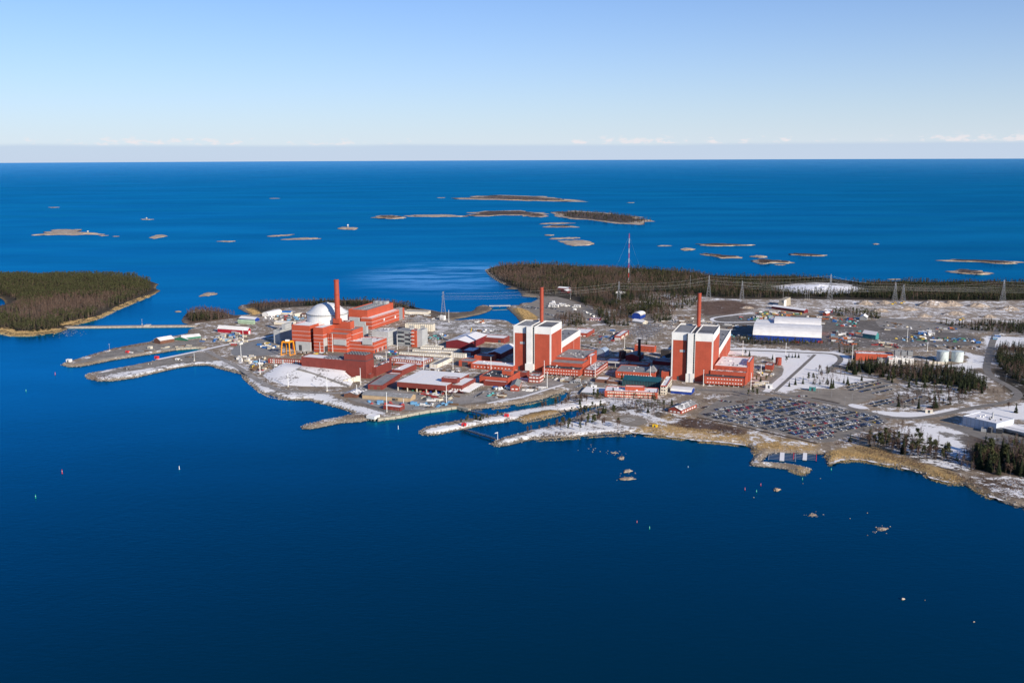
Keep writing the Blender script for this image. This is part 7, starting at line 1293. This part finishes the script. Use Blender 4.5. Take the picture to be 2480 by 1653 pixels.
def excavator(fn, x, y, lab):
    p = P(fn(x, y)); ro = tag(empty('excavator', p), lab, 'excavator'); bx = lambda n, x0, x1, y0, y1, z0, z1, m: MB().hexa([p+np.array([a, b, z0]) for a, b in ((x0, y0), (x1, y0), (x1, y1), (x0, y1))], [p+np.array([a, b, z1]) for a, b in ((x0, y0), (x1, y0), (x1, y1), (x0, y1))]).build(n, m, ro)
    bx('track', -2.5, 2.5, -1.8, -1.0, 0, 1, DGR); bx('track', -2.5, 2.5, 1.0, 1.8, 0, 1, DGR); bx('body', -2.6, 1.6, -1.5, 1.5, 1.1, 2.7, YEL); bx('cab', .2, 1.8, -1.5, 0, 2.7, 4.0, CARG); MB().tube(p+np.array([1.4, .5, 2.4]), p+np.array([5.5, .5, 5.4]), .4, n=4).build('boom', YEL, ro); MB().tube(p+np.array([5.5, .5, 5.4]), p+np.array([7.6, .5, 1.6]), .32, n=4).build('arm', YEL, ro)
excavator(ZM, 1502, 368, 'yellow excavator left in the quarry'); excavator(ZM, 1560, 362, 'yellow excavator beside the pylon pair'); excavator(ZM, 1940, 470, 'yellow digger by the lower quarry wood')
# ------------------------------------------------------------------ quarry heaps
def heap(fn, x, y, w, h, m, lab, seed):
    p = P(fn(x, y)); r = random.Random(seed); n = 18; V = []; F = []; R = w*((p-CAMP)@FW)/FPX
    for k, (s, z) in enumerate([(1, 0), (.8, .3), (.55, .65), (.3, .92), (.08, 1)]): V += [(p[0]+R*s*math.cos(6.283*i/n)*r.uniform(.85, 1.15), p[1]+R*s*.7*math.sin(6.283*i/n)*r.uniform(.85, 1.15), G-.2+h*z*r.uniform(.85, 1.15)*(k > 0)) for i in range(n)]
    for k in range(4): F += [(k*n+i, k*n+(i+1) % n, (k+1)*n+(i+1) % n, (k+1)*n+i) for i in range(n)]
    F.append(tuple(4*n+i for i in range(n))); me = bpy.data.meshes.new('spoil_heap'); me.from_pydata(V, [], F); me.materials.append(m); me.update(); tag(link(bpy.data.objects.new('spoil_heap', me)), lab, kind='structure')
ERT = mat('bare_earth', (.34, .275, .215), .95, .25, .12, snow=.32, ss_=.2)
for k, (x, y, w, h, lab) in enumerate([(1320, 365, 22, 8, 'rubble heap left of the quarry pylons'), (1450, 360, 18, 6, 'rubble heap below the quarry pylons'), (1760, 375, 40, 11, 'long pale spoil heap in the quarry middle'), (1880, 372, 28, 9, 'conical spoil heap in the quarry'), (2050, 380, 30, 7, 'flat spoil heap right of the cone'), (1600, 400, 26, 6, 'spoil heap in the lower quarry'), (1900, 430, 30, 6, 'snowy spoil heap by the quarry road'), (2250, 400, 30, 7, 'spoil heap at the right quarry end'), (1420, 410, 24, 5, 'snowy spoil heap at the left quarry end'), (2120, 450, 22, 5, 'small spoil heap above the spruce wood'), (560, 390, 18, 4, 'brown heap on the rear clearing'), (1700, 445, 22, 5, 'spoil heap behind the container yard')]): heap(ZM, x, y, w, h, ERT, lab, k)
c = P(ZM(1010, 262)); heap(ZM, 1030, 272, 112, 10, mat('thick_snow', (.84, .84, .86), .8, .02, .05), 'low snow covered landfill hill in the far forest', 40)
fr = frame(ZM(795, 380), ZM(758, 376), 0, ZM(0, 330)[1], d=30); ro = rootat('rock_crusher', fr, 'tall grey concrete ramp block behind the maroon barracks', 'structure'); m = MB(); m.hexa([fr.pt(0, 0, 0), fr.pt(fr.w, 0, 0), fr.pt(fr.w, fr.d, 0), fr.pt(0, fr.d, 0)], [fr.pt(fr.w*.1, 4, fr.h*.8), fr.pt(fr.w*.9, 4, fr.h*.8), fr.pt(fr.w*.9, fr.d, fr.h), fr.pt(fr.w*.1, fr.d, fr.h)]); m.build('ramp', CON, ro); m = MB(); fr.box(m, fr.w*.9, fr.w*1.05, 2, 10, 0, fr.h*.8); m.build('buttress', WHT, ro)
# ------------------------------------------------------------------ yards full of goods
GOODS = {'white': (.70, .69, .66), 'blue': (.03, .13, .36), 'orange': (.45, .14, .05), 'green': (.08, .22, .14), 'red': (.34, .05, .045), 'yellow': (.55, .40, .08), 'cream': (.58, .52, .40), 'teal': (.08, .34, .33), 'grey': (.25, .26, .27), 'brown': (.16, .10, .06), 'light blue': (.15, .35, .55)}
def gm(c): return mat('goods_'+c.replace(' ', '_'), GOODS[c], .6, .12, .5, snow=.15, ss_=.8)
PR = {}
def goods(kind, c):
    if (kind, c) in PR: return PR[(kind, c)]
    mb = MB(); B = lambda x0, x1, y0, y1, z0, z1, mi=0: mb.hexa([(x0, y0, z0), (x1, y0, z0), (x1, y1, z0), (x0, y1, z0)], [(x0, y0, z1), (x1, y0, z1), (x1, y1, z1), (x0, y1, z1)], mi)
    r = random.Random(len(PR))
    if kind == 'shipping_container':
        B(-3, 3, -1.2, 1.2, .1, 2.6)
        for k in range(7): B(-3+k*.95, -2.75+k*.95, -1.27, 1.27, .2, 2.5)
        B(-3.06, -3, -1.1, -.02, .3, 2.4, 1); B(-3.06, -3, .02, 1.1, .3, 2.4, 1)
    elif kind == 'site_cabin':
        B(-3.6, 3.6, -1.4, 1.4, .15, 2.7); B(-3.7, 3.7, -1.5, 1.5, 2.7, 2.95, 2)
        for x in (-2.4, .4): B(x, x+1.3, -1.46, -1.4, 1.1, 2.0, 1)
        B(2.2, 3.1, -1.46, -1.4, .2, 2.2, 1)
    elif kind == 'pipe_stack':
        for k in range(4): mb.tube((-5, -1+k*.7, .35), (5, -1+k*.7, .35), .33, n=6)
        for k in range(3): mb.tube((-5+r.uniform(-1, 1), -.65+k*.7, .95), (5+r.uniform(-1, 1), -.65+k*.7, .95), .33, n=6)
    elif kind == 'timber_stack':
        for k in range(6): y = -1.5+.55*k; B(-4+r.uniform(-1, 1), 4+r.uniform(-1, 1), y, y+.42, 0, r.uniform(.4, 1.5))
    elif kind == 'crate_pile':
        for k in range(7): x = r.uniform(-2.5, 2); y = r.uniform(-2, 1.6); s = r.uniform(.7, 1.6); B(x, x+s*1.3, y, y+s, 0, r.uniform(.5, 1.8), k % 2)
    elif kind == 'tarpaulin_heap':
        n = 10; V = [(2.6*math.cos(6.28*i/n), 1.7*math.sin(6.28*i/n), 0) for i in range(n)]+[(1.7*math.cos(6.28*i/n)*r.uniform(.8, 1.1), 1.0*math.sin(6.28*i/n)*r.uniform(.8, 1.1), r.uniform(1.3, 2)) for i in range(n)]; mb.add(V, [(i, (i+1) % n, n+(i+1) % n, n+i) for i in range(n)]+[tuple(range(n, 2*n))])
    o = mb.build(kind, [gm(c), mat('goods_dark', (.07, .07, .075), .6), SNW]); me = o.data; bpy.data.objects.remove(o); PR[(kind, c)] = me; return me
rgd = random.Random(5)
def fill(items, n, kinds, cols, where, seed, ang=None, scale=(.9, 1.3), sep=4.0):
    r = np.random.default_rng(seed); R = [zl(*items)]; lo = R[0].min(0); hi = R[0].max(0); pts = []; tries = 0
    while len(pts) < n and tries < 6000:
        tries += 1; q = r.uniform(lo, hi)
        if sdf(q[None], R)[0] > 1 and all(np.hypot(*(q-o)) > sep for o in pts): pts.append(q)
    for q in pts:
        k = kinds[r.integers(len(kinds))]; c = cols[r.integers(len(cols))]; o = bpy.data.objects.new(k, goods(k, c)); o.location = (q[0], q[1], G+.09); s = r.uniform(*scale); o.scale = (s, s, s)
        o.rotation_euler = (0, 0, (-TH if ang is None else ang)+(1.571 if r.uniform() < .35 else 0)+r.normal()*.12); link(o); nm = k.replace('_', ' '); tag(o, f'{c} {nm} {where}', nm.split()[-1] if k != 'shipping_container' else 'container', f'stored goods {where}')
SCn, CAB, PIP, TIM, CRT, TRP = 'shipping_container', 'site_cabin', 'pipe_stack', 'timber_stack', 'crate_pile', 'tarpaulin_heap'
fill([(ZQ, [(640, 255), (1300, 200), (1650, 290), (1340, 330), (850, 360)])], 34, [SCn, CAB, CRT, TRP], ['white', 'white', 'red', 'cream', 'light blue', 'grey'], 'in the yard behind the dome', 1)
fill([(ZQ, [(-300, 640), (60, 600), (250, 610), (230, 680), (150, 760), (-200, 800)])], 22, [CRT, SCn, TRP, CAB], ['blue', 'white', 'light blue', 'grey', 'cream'], 'below the crimson hall', 2)
fill([(ZQ, [(0, 760), (150, 720), (430, 780), (250, 850), (0, 900)])], 10, [SCn, CAB], ['white', 'red', 'cream'], 'along the long road in the left yard', 3)
fill([(ZQ, [(560, 830), (700, 810), (920, 850), (1060, 920), (1000, 965), (660, 960)])], 13, [SCn], ['white', 'yellow', 'orange', 'blue', 'cream', 'brown'], 'in the shade left of the gantry crane', 4)
fill([(ZQ, [(60, 1150), (350, 1110), (740, 1130), (760, 1240), (800, 1320), (500, 1330), (300, 1280)])], 24, [CAB, SCn, CRT, TRP], ['white', 'white', 'cream', 'blue', 'light blue'], 'left of the snowy mound', 5)
fill([(ZQ, [(450, 1340), (800, 1340), (780, 1400), (650, 1440), (450, 1420)])], 14, [TIM, CRT, SCn], ['brown', 'red', 'cream', 'yellow'], 'on the shore beside the mound', 6)
fill([(ZU, [(0, 385), (600, 370), (850, 390), (1150, 400), (1150, 440), (850, 455), (560, 450), (350, 440), (0, 410)])], 40, [SCn, CRT, CAB, TRP], ['orange', 'blue', 'red', 'yellow', 'teal', 'white', 'green'], 'directly behind the blue walled hall', 7)
fill([(ZU, [(340, 270), (700, 280), (1050, 280), (1300, 330), (1100, 360), (700, 340), (360, 310)])], 34, [SCn, CRT, TIM, TRP], ['orange', 'green', 'white', 'grey', 'yellow', 'brown'], 'by the maroon barracks', 8)
fill([(ZU, [(1700, 440), (2352, 400), (2352, 560), (1900, 560)])], 26, [SCn, CRT, TRP, CAB], ['red', 'white', 'teal', 'blue', 'green', 'grey'], 'among the yard trees behind the hall', 9)
fill([(ZU, [(1720, 720), (1900, 720), (2352, 650), (2352, 900), (2000, 900), (1760, 860)])], 38, [CRT, TIM, PIP, SCn], ['orange', 'grey', 'white', 'red', 'light blue', 'brown'], 'right of the blue walled hall', 10)
fill([(ZU, [(-150, 700), (120, 690), (330, 720), (300, 800), (0, 800)])], 12, [CRT, SCn, TRP], ['light blue', 'cream', 'yellow', 'teal', 'white'], 'left of the blue walled hall', 11)
fill([(ZH, [(200, 250), (500, 240), (500, 310), (250, 310)])], 10, [SCn, CRT], ['teal', 'red', 'blue', 'white'], 'left of the teal workshop', 12)
fill([(ZH, [(860, 330), (1100, 290), (1500, 320), (1900, 340), (1950, 390), (1500, 375), (1000, 365)])], 52, [CRT, PIP, TRP, SCn], ['blue', 'light blue', 'yellow', 'white', 'green', 'brown'], 'in the dark storage yard', 13)
fill([(ZH, [(640, 370), (950, 390), (950, 440), (640, 420)])], 20, [TIM, CRT], ['cream', 'red', 'white', 'brown'], 'in the drum rows behind the heating plant', 14)
fill([(ZH, [(1130, 270), (1340, 275), (1340, 295), (1130, 292)])], 6, [TRP, CAB], ['white', 'blue', 'orange'], 'in the row of tents on the apron', 15, scale=(1.4, 1.8))
fill([(ZH, [(1330, 200), (1620, 215), (1620, 235), (1330, 225)])], 9, [SCn, CRT], ['blue', 'white', 'orange', 'grey'], 'on the apron behind the tents', 16)
fill([(ZE, [(1620, 480), (1900, 480), (1990, 510), (1900, 550), (1650, 560)])], 34, [TIM, PIP, CRT], ['brown', 'cream', 'white', 'grey', 'red'], 'in the timber yard below the workshop hall', 17)
fill([(ZE, [(1120, 545), (1250, 560), (1480, 575), (1500, 600), (1250, 590), (1130, 575)])], 10, [SCn, TRP], ['red', 'blue', 'light blue', 'red'], 'between tan warehouse and red quay hut', 18)
fill([(ZE, [(1530, 570), (1900, 560), (1980, 590), (1600, 635)])], 20, [PIP, CRT, SCn, TIM], ['light blue', 'grey', 'white', 'brown'], 'on the quay edge', 19)
fill([(ZS, [(0, 860), (300, 860), (400, 900), (300, 980), (0, 990)])], 16, [TIM, PIP, TRP], ['brown', 'cream', 'teal', 'grey'], 'on the gravel beside the brick boathouse', 20)
fill([(ZS, [(80, 800), (400, 790), (400, 830), (100, 840)])], 8, [SCn, TRP], ['teal', 'white', 'white', 'blue'], 'left of the brick boathouse', 21)
fill([(ZS, [(600, 830), (900, 770), (1000, 800), (800, 870), (620, 880)])], 9, [CRT, PIP, TIM], ['brown', 'cream', 'white'], 'on the gravel yard below the tower', 22)
fill([(ZAA, [(500, 800), (700, 790), (960, 800), (900, 880), (600, 960), (440, 950)])], 26, [TRP, CRT, SCn], ['teal', 'white', 'teal', 'blue', 'grey', 'brown'], 'behind the white cylinder tank', 23)
fill([(ZAA, [(1350, 570), (1580, 580), (1580, 615), (1350, 610)])], 5, [SCn], ['white', 'orange', 'white'], 'beside the rear lagoon road', 24)
fill([(ZAA, [(1400, 720), (1950, 730), (1950, 790), (1450, 770)])], 14, [CRT, SCn, TRP], ['white', 'blue', 'brown', 'grey'], 'behind the long maroon store', 25)
fill([(ZAA, [(100, 460), (700, 470), (900, 540), (500, 560), (160, 540)])], 18, [CRT, TIM, PIP], ['grey', 'white', 'brown'], 'on the shore yard behind the turbine hall', 26)
fill([(ZA, [(1590, 1000), (1720, 1000), (1720, 1040), (1600, 1030)])], 8, [TRP, SCn], ['blue', 'green', 'red', 'white'], 'before the stepped grey service building', 27)
fill([(ZA, [(560, 1010), (720, 1005), (900, 1010), (880, 1040), (600, 1050)])], 12, [CRT, TIM], ['brown', 'cream', 'white', 'yellow'], 'below the gantry crane', 28)
fill([(ZC, [(150, 720), (420, 640), (560, 690), (420, 800), (200, 800)])], 16, [CRT, SCn, CAB], ['red', 'white', 'blue', 'grey'], 'on the rear street behind the towers', 29)
fill([(ZC, [(2030, 1130), (2200, 1120), (2200, 1170), (2050, 1190)])], 9, [TRP, CRT, SCn], ['orange', 'white', 'yellow', 'cream'], 'beside the spruce clump by the second tower', 30)
fill([(ZC, [(850, 930), (1020, 920), (1020, 1010), (850, 1010)])], 10, [CRT, TRP, PIP], ['white', 'light blue', 'grey'], 'in the second tower shadow', 31)
fill([(ZK, [(1480, 400), (1900, 330), (1960, 400), (1700, 440), (1500, 440)])], 20, [CRT, SCn, CAB, TIM], ['blue', 'white', 'cream', 'light blue', 'grey'], 'near the green pier stores', 32)
fill([(ZL, [(860, 500), (1000, 520), (1200, 570), (1150, 590), (900, 560)])], 9, [TRP, CAB], ['white'], 'under white covers in the rear lot', 33, scale=(1.3, 1.9))
fill([(ZD, [(2100, 590), (2150, 600), (2140, 640), (2100, 630)])], 3, [CAB], ['blue', 'light blue'], 'beside the public road at right', 34)
fill([(ZI, [(2160, 400), (2400, 380), (2400, 430), (2200, 440)])], 6, [CAB, CRT], ['white', 'cream', 'grey'], 'under the depot canopy', 35)
fill([(ZU, [(900, 820), (1350, 840), (1700, 860), (1700, 890), (1300, 880), (900, 850)])], 8, [SCn, CRT], ['red', 'orange', 'white', 'yellow'], 'before the blue hall wall', 36)
fill([(ZG, [(1520, 355), (1700, 360), (1700, 420), (1560, 410)])], 5, [CAB, SCn], ['cream', 'white'], 'below the spruce clump by the stilted office', 37)
fill([(ZR, [(640, 860), (940, 850), (1300, 880), (1300, 900), (700, 870)])], 10, [CRT, TRP, CAB], ['white', 'grey', 'brown'], 'behind the workshop hall roof', 41)
fill([(ZS, [(1120, 620), (1700, 640), (1780, 720), (1300, 720)])], 14, [CRT, PIP, CAB, TRP], ['white', 'grey', 'cream', 'brown'], 'on the square before the first stilted office', 42, sep=7)
fill([(ZS, [(1560, 700), (1900, 690), (1900, 780), (1600, 790)])], 8, [CRT, CAB, TRP], ['white', 'brown', 'grey'], 'near the canopy gate lodges', 43, sep=6)
fill([(ZT, [(100, 760), (500, 700), (900, 840), (600, 900), (150, 850)])], 8, [CRT, PIP, TRP], ['white', 'grey', 'cream'], 'round the dark round tank', 44, sep=6)
fill([(ZBB, [(1600, 1040), (1800, 1020), (2000, 1110), (2100, 1180), (1850, 1180), (1620, 1140)])], 14, [CRT, PIP, TIM], ['white', 'grey', 'cream', 'brown'], 'between stilted office and brick cube house', 45)
fill([(ZBB, [(0, 60), (500, 40), (700, 120), (450, 260), (0, 240)])], 26, [CRT, TIM, PIP], ['grey', 'brown', 'white', 'grey'], 'on the stony ground behind second tower', 46)
fill([(ZBB, [(700, 130), (1250, 190), (1550, 230), (1200, 330), (700, 260)])], 22, [CRT, TIM, TRP, PIP], ['grey', 'brown', 'white', 'cream'], 'on the rough ground left of the blue hall', 47)
fill([(ZC, [(600, 560), (1050, 520), (1300, 560), (1050, 640), (700, 640)])], 18, [CRT, PIP, TIM], ['grey', 'brown', 'white'], 'along the road behind the switchyard', 48)
fill([(ZH, [(640, 110), (1300, 200), (1600, 250), (1300, 270), (750, 230)])], 22, [CRT, TIM, PIP, TRP], ['white', 'grey', 'brown', 'cream'], 'across the grey apron', 49)
fill([(ZU, [(1300, 330), (1900, 380), (2352, 380), (2000, 420), (1400, 420)])], 24, [CRT, TIM, PIP, TRP], ['grey', 'brown', 'white', 'orange'], 'behind the yard trees', 50)
fill([(ZU, [(1150, 400), (1650, 420), (1720, 520), (1500, 470), (1150, 450)])], 20, [CRT, TIM, PIP], ['grey', 'white', 'brown'], 'behind the white arched roof', 51)
fill([(ZH, [(1000, 400), (1500, 400), (1900, 410), (1900, 450), (1300, 440)])], 14, [CRT, PIP, TIM], ['grey', 'white', 'brown'], 'on the ground behind the twin tanks', 52)
fill([(ZK, [(700, 545), (1100, 480), (1400, 440), (1450, 470), (1000, 520)])], 14, [CRT, PIP, TIM], ['grey', 'white', 'brown', 'cream'], 'on the northern pier', 53)
fill([(ZK, [(700, 690), (1400, 560), (1500, 560), (1300, 620), (800, 710)])], 9, [CRT, PIP], ['grey', 'white', 'brown'], 'on the southern pier', 54)
fill([(ZA, [(1450, 1060), (1620, 1030), (1620, 1090), (1480, 1120)])], 9, [CRT, CAB, PIP], ['white', 'grey', 'cream'], 'right of the pump house', 55)
fill([(ZE, [(150, 230), (330, 200), (330, 215), (200, 260)])], 5, [CRT, TRP], ['white', 'brown'], 'behind the mound crest', 56)
# ------------------------------------------------------------------ piers, huts, marina, buoys
def hut(fn, x, y, w, d, h, m, lab, name='pier_hut', rm=None):
    p = P(fn(x, y)); fr = Fr(p, np.array([math.cos(TH), -math.sin(TH), 0]), np.array([math.sin(TH), math.cos(TH), 0]), w, d, h); ro = rootat(name, fr, lab, 'hut'); shell(ro, fr, m, rm or m, par=.15); panel(ro, fr, 'f', w*.35, w*.65, .1, h*.75, DGR, 'door'); return ro
hut(ZK, 1075, 583, 5.5, 4, 4, RST, 'bright red hut on the southern pier'); hut(ZF, 462, 592, 4.6, 3.5, 3.2, RST, 'bright red hut near the tip of the middle pier'); hut(ZF, 868, 505, 4.6, 3.5, 3.2, RST, 'bright red hut halfway along the middle pier'); hut(ZG, 375, 862, 5.5, 3, 2.6, YEL, 'yellow hut in the reeds below the helicopter pad'); hut(ZK, 235, 612, 7, 5, 4, WHT, 'white beacon hut on the northern pier tip'); hut(ZK, 1270, 598, 6, 4, 3, WHT, 'small white hut on the southern pier'); hut(ZY, 1405, 358, 8, 5, 5, TEA, 'teal bus shelter on the empty lot edge', 'bus_shelter', WHT); hut(ZD, 1525, 1242, 8, 4, 4.5, CRM, 'cream kiosk in the snow by the road', 'kiosk', RST); hut(ZY, 580, 310, 8, 5, 5, WHT, 'white kiosk on the street below the second tower', 'kiosk'); hut(ZF, 1690, 240, 7, 4, 5, WHT, 'white gate booth before the visitor office', 'kiosk')
hut(ZK, 1010, 488, 6, 5, 4, CRM, 'tan hut in the middle of the northern pier'); hut(ZK, 800, 525, 5, 4, 3, RST, 'small crimson shed on the northern pier')
fr = frame(ZE(1205, 728), ZE(1125, 715), 0, ZE(0, 700)[1], z0=2.0, d=10); ro = rootat('sluice_house', fr, 'white sluice house standing over water at the quay end', 'hut'); shell(ro, fr, WHT, SNW, par=.2)
for k in range(3): m = MB(); fr.box(m, fr.w*(.1+.35*k), fr.w*(.1+.35*k)+1.5, 1, 3, -3.5, 0); m.build('pile', CON, ro)
def jetty(a, b, w, fing, lab, col, ln=13):
    A = np.array([*P(ZG(*a), .9)[:2], .9]); B_ = np.array([*P(ZG(*b), .9)[:2], .9]); ro = tag(empty('jetty', (A+B_)/2), lab, 'jetty'); d = (B_-A)/np.linalg.norm(B_-A); n = np.array([-d[1], d[0], 0]); mb = MB(); mb.hexa([A+n*w-EZ*.5, A-n*w-EZ*.5, B_-n*w-EZ*.5, B_+n*w-EZ*.5], [A+n*w, A-n*w, B_-n*w, B_+n*w]); mb.build('deck', SNW, ro)
    for s in (1, -1):
        mb = MB(); mb.tube(A+n*s*ln+d*3, B_+n*s*ln, .35, n=5); mb.build('outer_boom', col, ro)
        for k in range(fing): mb = MB(); q = A+(B_-A)*(k+.5)/fing; mb.tube(q+n*s*w, q+n*s*ln, .16, n=4); mb.build('finger', STL, ro)
jetty((1858, 1152), (1852, 1246), 2.2, 6, 'snowy jetty with wire booms in the marina, the left one', STL); jetty((2118, 1156), (2112, 1238), 2.0, 5, 'snowy jetty with red end booms in the marina, the right one', RST, 11)
A = P(ZG(1500, 1287), 1.4); B_ = P(ZG(1900, 1310), 1.4); 
# buoys
def buoy(fn, x, y, col, lab, h=4.0):
    p = P(fn(x, y), 0); ro = tag(empty('channel_buoy', p), lab, 'buoy', 'channel marker buoys'); mb = MB(); q_ = min(1, h/4); mb.lathe(p, [(.5*q_, -.5), (.5*q_, .4), (.3*q_, .6), (.26, h*.8), (.06, h*.8+.2)], 10); mb.build('spar', {'r': RST, 'g': mat('buoy_green', (.02, .38, .22), .5), 'w': POL}[col], ro); mb = MB(); mb.lathe(p, [(.28, h*.4), (.32, h*.4), (.32, h*.5), (.28, h*.5)], 10); mb.build('band', POL, ro)
for a in [(ZW, 143, 1087, 'r', 'red buoy with white band at lower left', 5), (ZW, 82, 1143, 'g', 'green buoy left of the big red one', 4), (ZW, 412, 1077, 'w', 'white buoy in the open left water', 4), (ZW, 127, 861, 'r', 'pink-red buoy off the channel piers', 5), (ZW, 60, 899, 'g', 'green buoy farthest left', 4), (ZE, 1430, 818, 'w', 'white buoy off the quay end', 5), (ZZ, 348, 438, 'r', 'tiny red buoy in the open bay', 2), (ZZ, 413, 471, 'g', 'green buoy in the open bay', 3), (ZZ, 907, 270, 'r', 'red buoy nearest the round rock, left', 3), (ZZ, 967, 281, 'g', 'green buoy left of the round rock', 3), (ZZ, 989, 247, 'r', 'red buoy above the green one', 3), (ZZ, 1205, 217, 'g', 'green buoy off the breakwater tip', 3), (ZZ, 1354, 167, 'g', 'green buoy off the reed point', 3), (ZZ, 613, 152, 'w', 'white float in front of the tower reflection', 1.5)]: buoy(*a)
# beacons on skerries, range pole on the pier
for fn, x, y, h, m, lab in [(ZN, 112, 288, 12, WHT, 'white and grey beacon tower on a rock islet'), (ZV, 1045, 236, 7, CRM, 'small marker tower on the pale skerry'), (ZV, 627, 334, 8, CRM, 'marker tower on the long left skerry')]:
    p = P(fn(x, y), 3); ro = tag(empty('beacon', p), lab, 'beacon'); mb = MB(); mb.hexa([p+np.array([a, b, 0]) for a, b in ((-3, -3), (3, -3), (3, 3), (-3, 3))], [p+np.array([a, b, h*.6]) for a, b in ((-2.2, -2.2), (2.2, -2.2), (2.2, 2.2), (-2.2, 2.2))]); mb.build('base', MGR, ro); mb = MB(); mb.hexa([p+np.array([a, b, h*.6]) for a, b in ((-2.6, -2.6), (2.6, -2.6), (2.6, 2.6), (-2.6, 2.6))], [p+np.array([a, b, h]) for a, b in ((-2.4, -2.4), (2.4, -2.4), (2.4, 2.4), (-2.4, 2.4))]); mb.build('lantern', m, ro)
p = P(ZF(805, 725)); h = solve_v(p, EZ, ZF(0, 650)[1]); ro = tag(empty('wind_sock', p), 'white wind sock pole at the outer pier head', 'wind sock'); MB().tube(p, p+EZ*h, .3, .2, 6).build('pole', POL, ro); MB().tube(p+EZ*(h-.5), p+np.array([-3, 0, h-1.4]), .7, .35, 8).build('sock', LWN, ro)
# fences
def fence(lab, fn, pts, step=7.0, h=2.6):
    L_ = zs(fn, pts, G); ro = tag(empty('fence', (*L_[0], G)), lab, 'fence'); me = None
    for a, b in zip(L_[:-1], L_[1:]):
        n = max(1, int(np.linalg.norm(b-a)/step)); A = np.array([*a, G]); B_ = np.array([*b, G])
        for k in range(n):
            q = A+(B_-A)*k/n
            if me is None: mb = MB(); mb.tube(q, q+EZ*h, .12, n=4); o = mb.build('post', STL, ro); me = o.data; q0 = q
            else: o = link(bpy.data.objects.new('post', me), ro); o.location = tuple(q-q0)
        for z in (.6, 1.6, 2.5): mb = MB(); mb.tube(A+EZ*z, B_+EZ*z, .05, n=3); mb.build('rail', STL, ro)
fence('grey security fence along the quay edge', ZE, [(1200, 640), (1300, 660), (1500, 640), (1750, 590), (1980, 580)]); fence('grey security fence on the channel bank', ZS, [(0, 1060), (350, 1005), (700, 950), (1000, 840), (1320, 745)]); fence('security fence below the second tower', ZC, [(1080, 1330), (1500, 1345), (2100, 1360), (2350, 1130)]); fence('security fence along the mound shore road', ZE, [(0, 330), (150, 410), (330, 460), (700, 470), (900, 560), (1050, 590)]); fence('fence along the shore side of the car park', ZG, [(900, 742), (1300, 825), (1700, 915), (2300, 1050)], 9, 2)

# things that still share a description are told apart by their order across the view
def ordinal(n):
    ones = ['', 'first', 'second', 'third', 'fourth', 'fifth', 'sixth', 'seventh', 'eighth', 'ninth', 'tenth', 'eleventh', 'twelfth', 'thirteenth', 'fourteenth', 'fifteenth', 'sixteenth', 'seventeenth', 'eighteenth', 'nineteenth']
    if n < 20: return ones[n]
    t = ['', '', 'twent', 'thirt', 'fort', 'fift', 'sixt'][n//10]; return t+'ieth' if n % 10 == 0 else t+'y-'+ones[n % 10]
by = {}
for o in COL.objects:
    if o.parent is None and o.get('category') and o.get('label'): by.setdefault(o['label'], []).append(o)
for lab, os_ in by.items():
    if len(os_) < 2 or len(lab.split()) > 13: continue
    os_.sort(key=lambda o: proj(tuple(o.location))[0])
    for i, o in enumerate(os_): o['label'] = lab+', '+ordinal(i+1)+' from left'
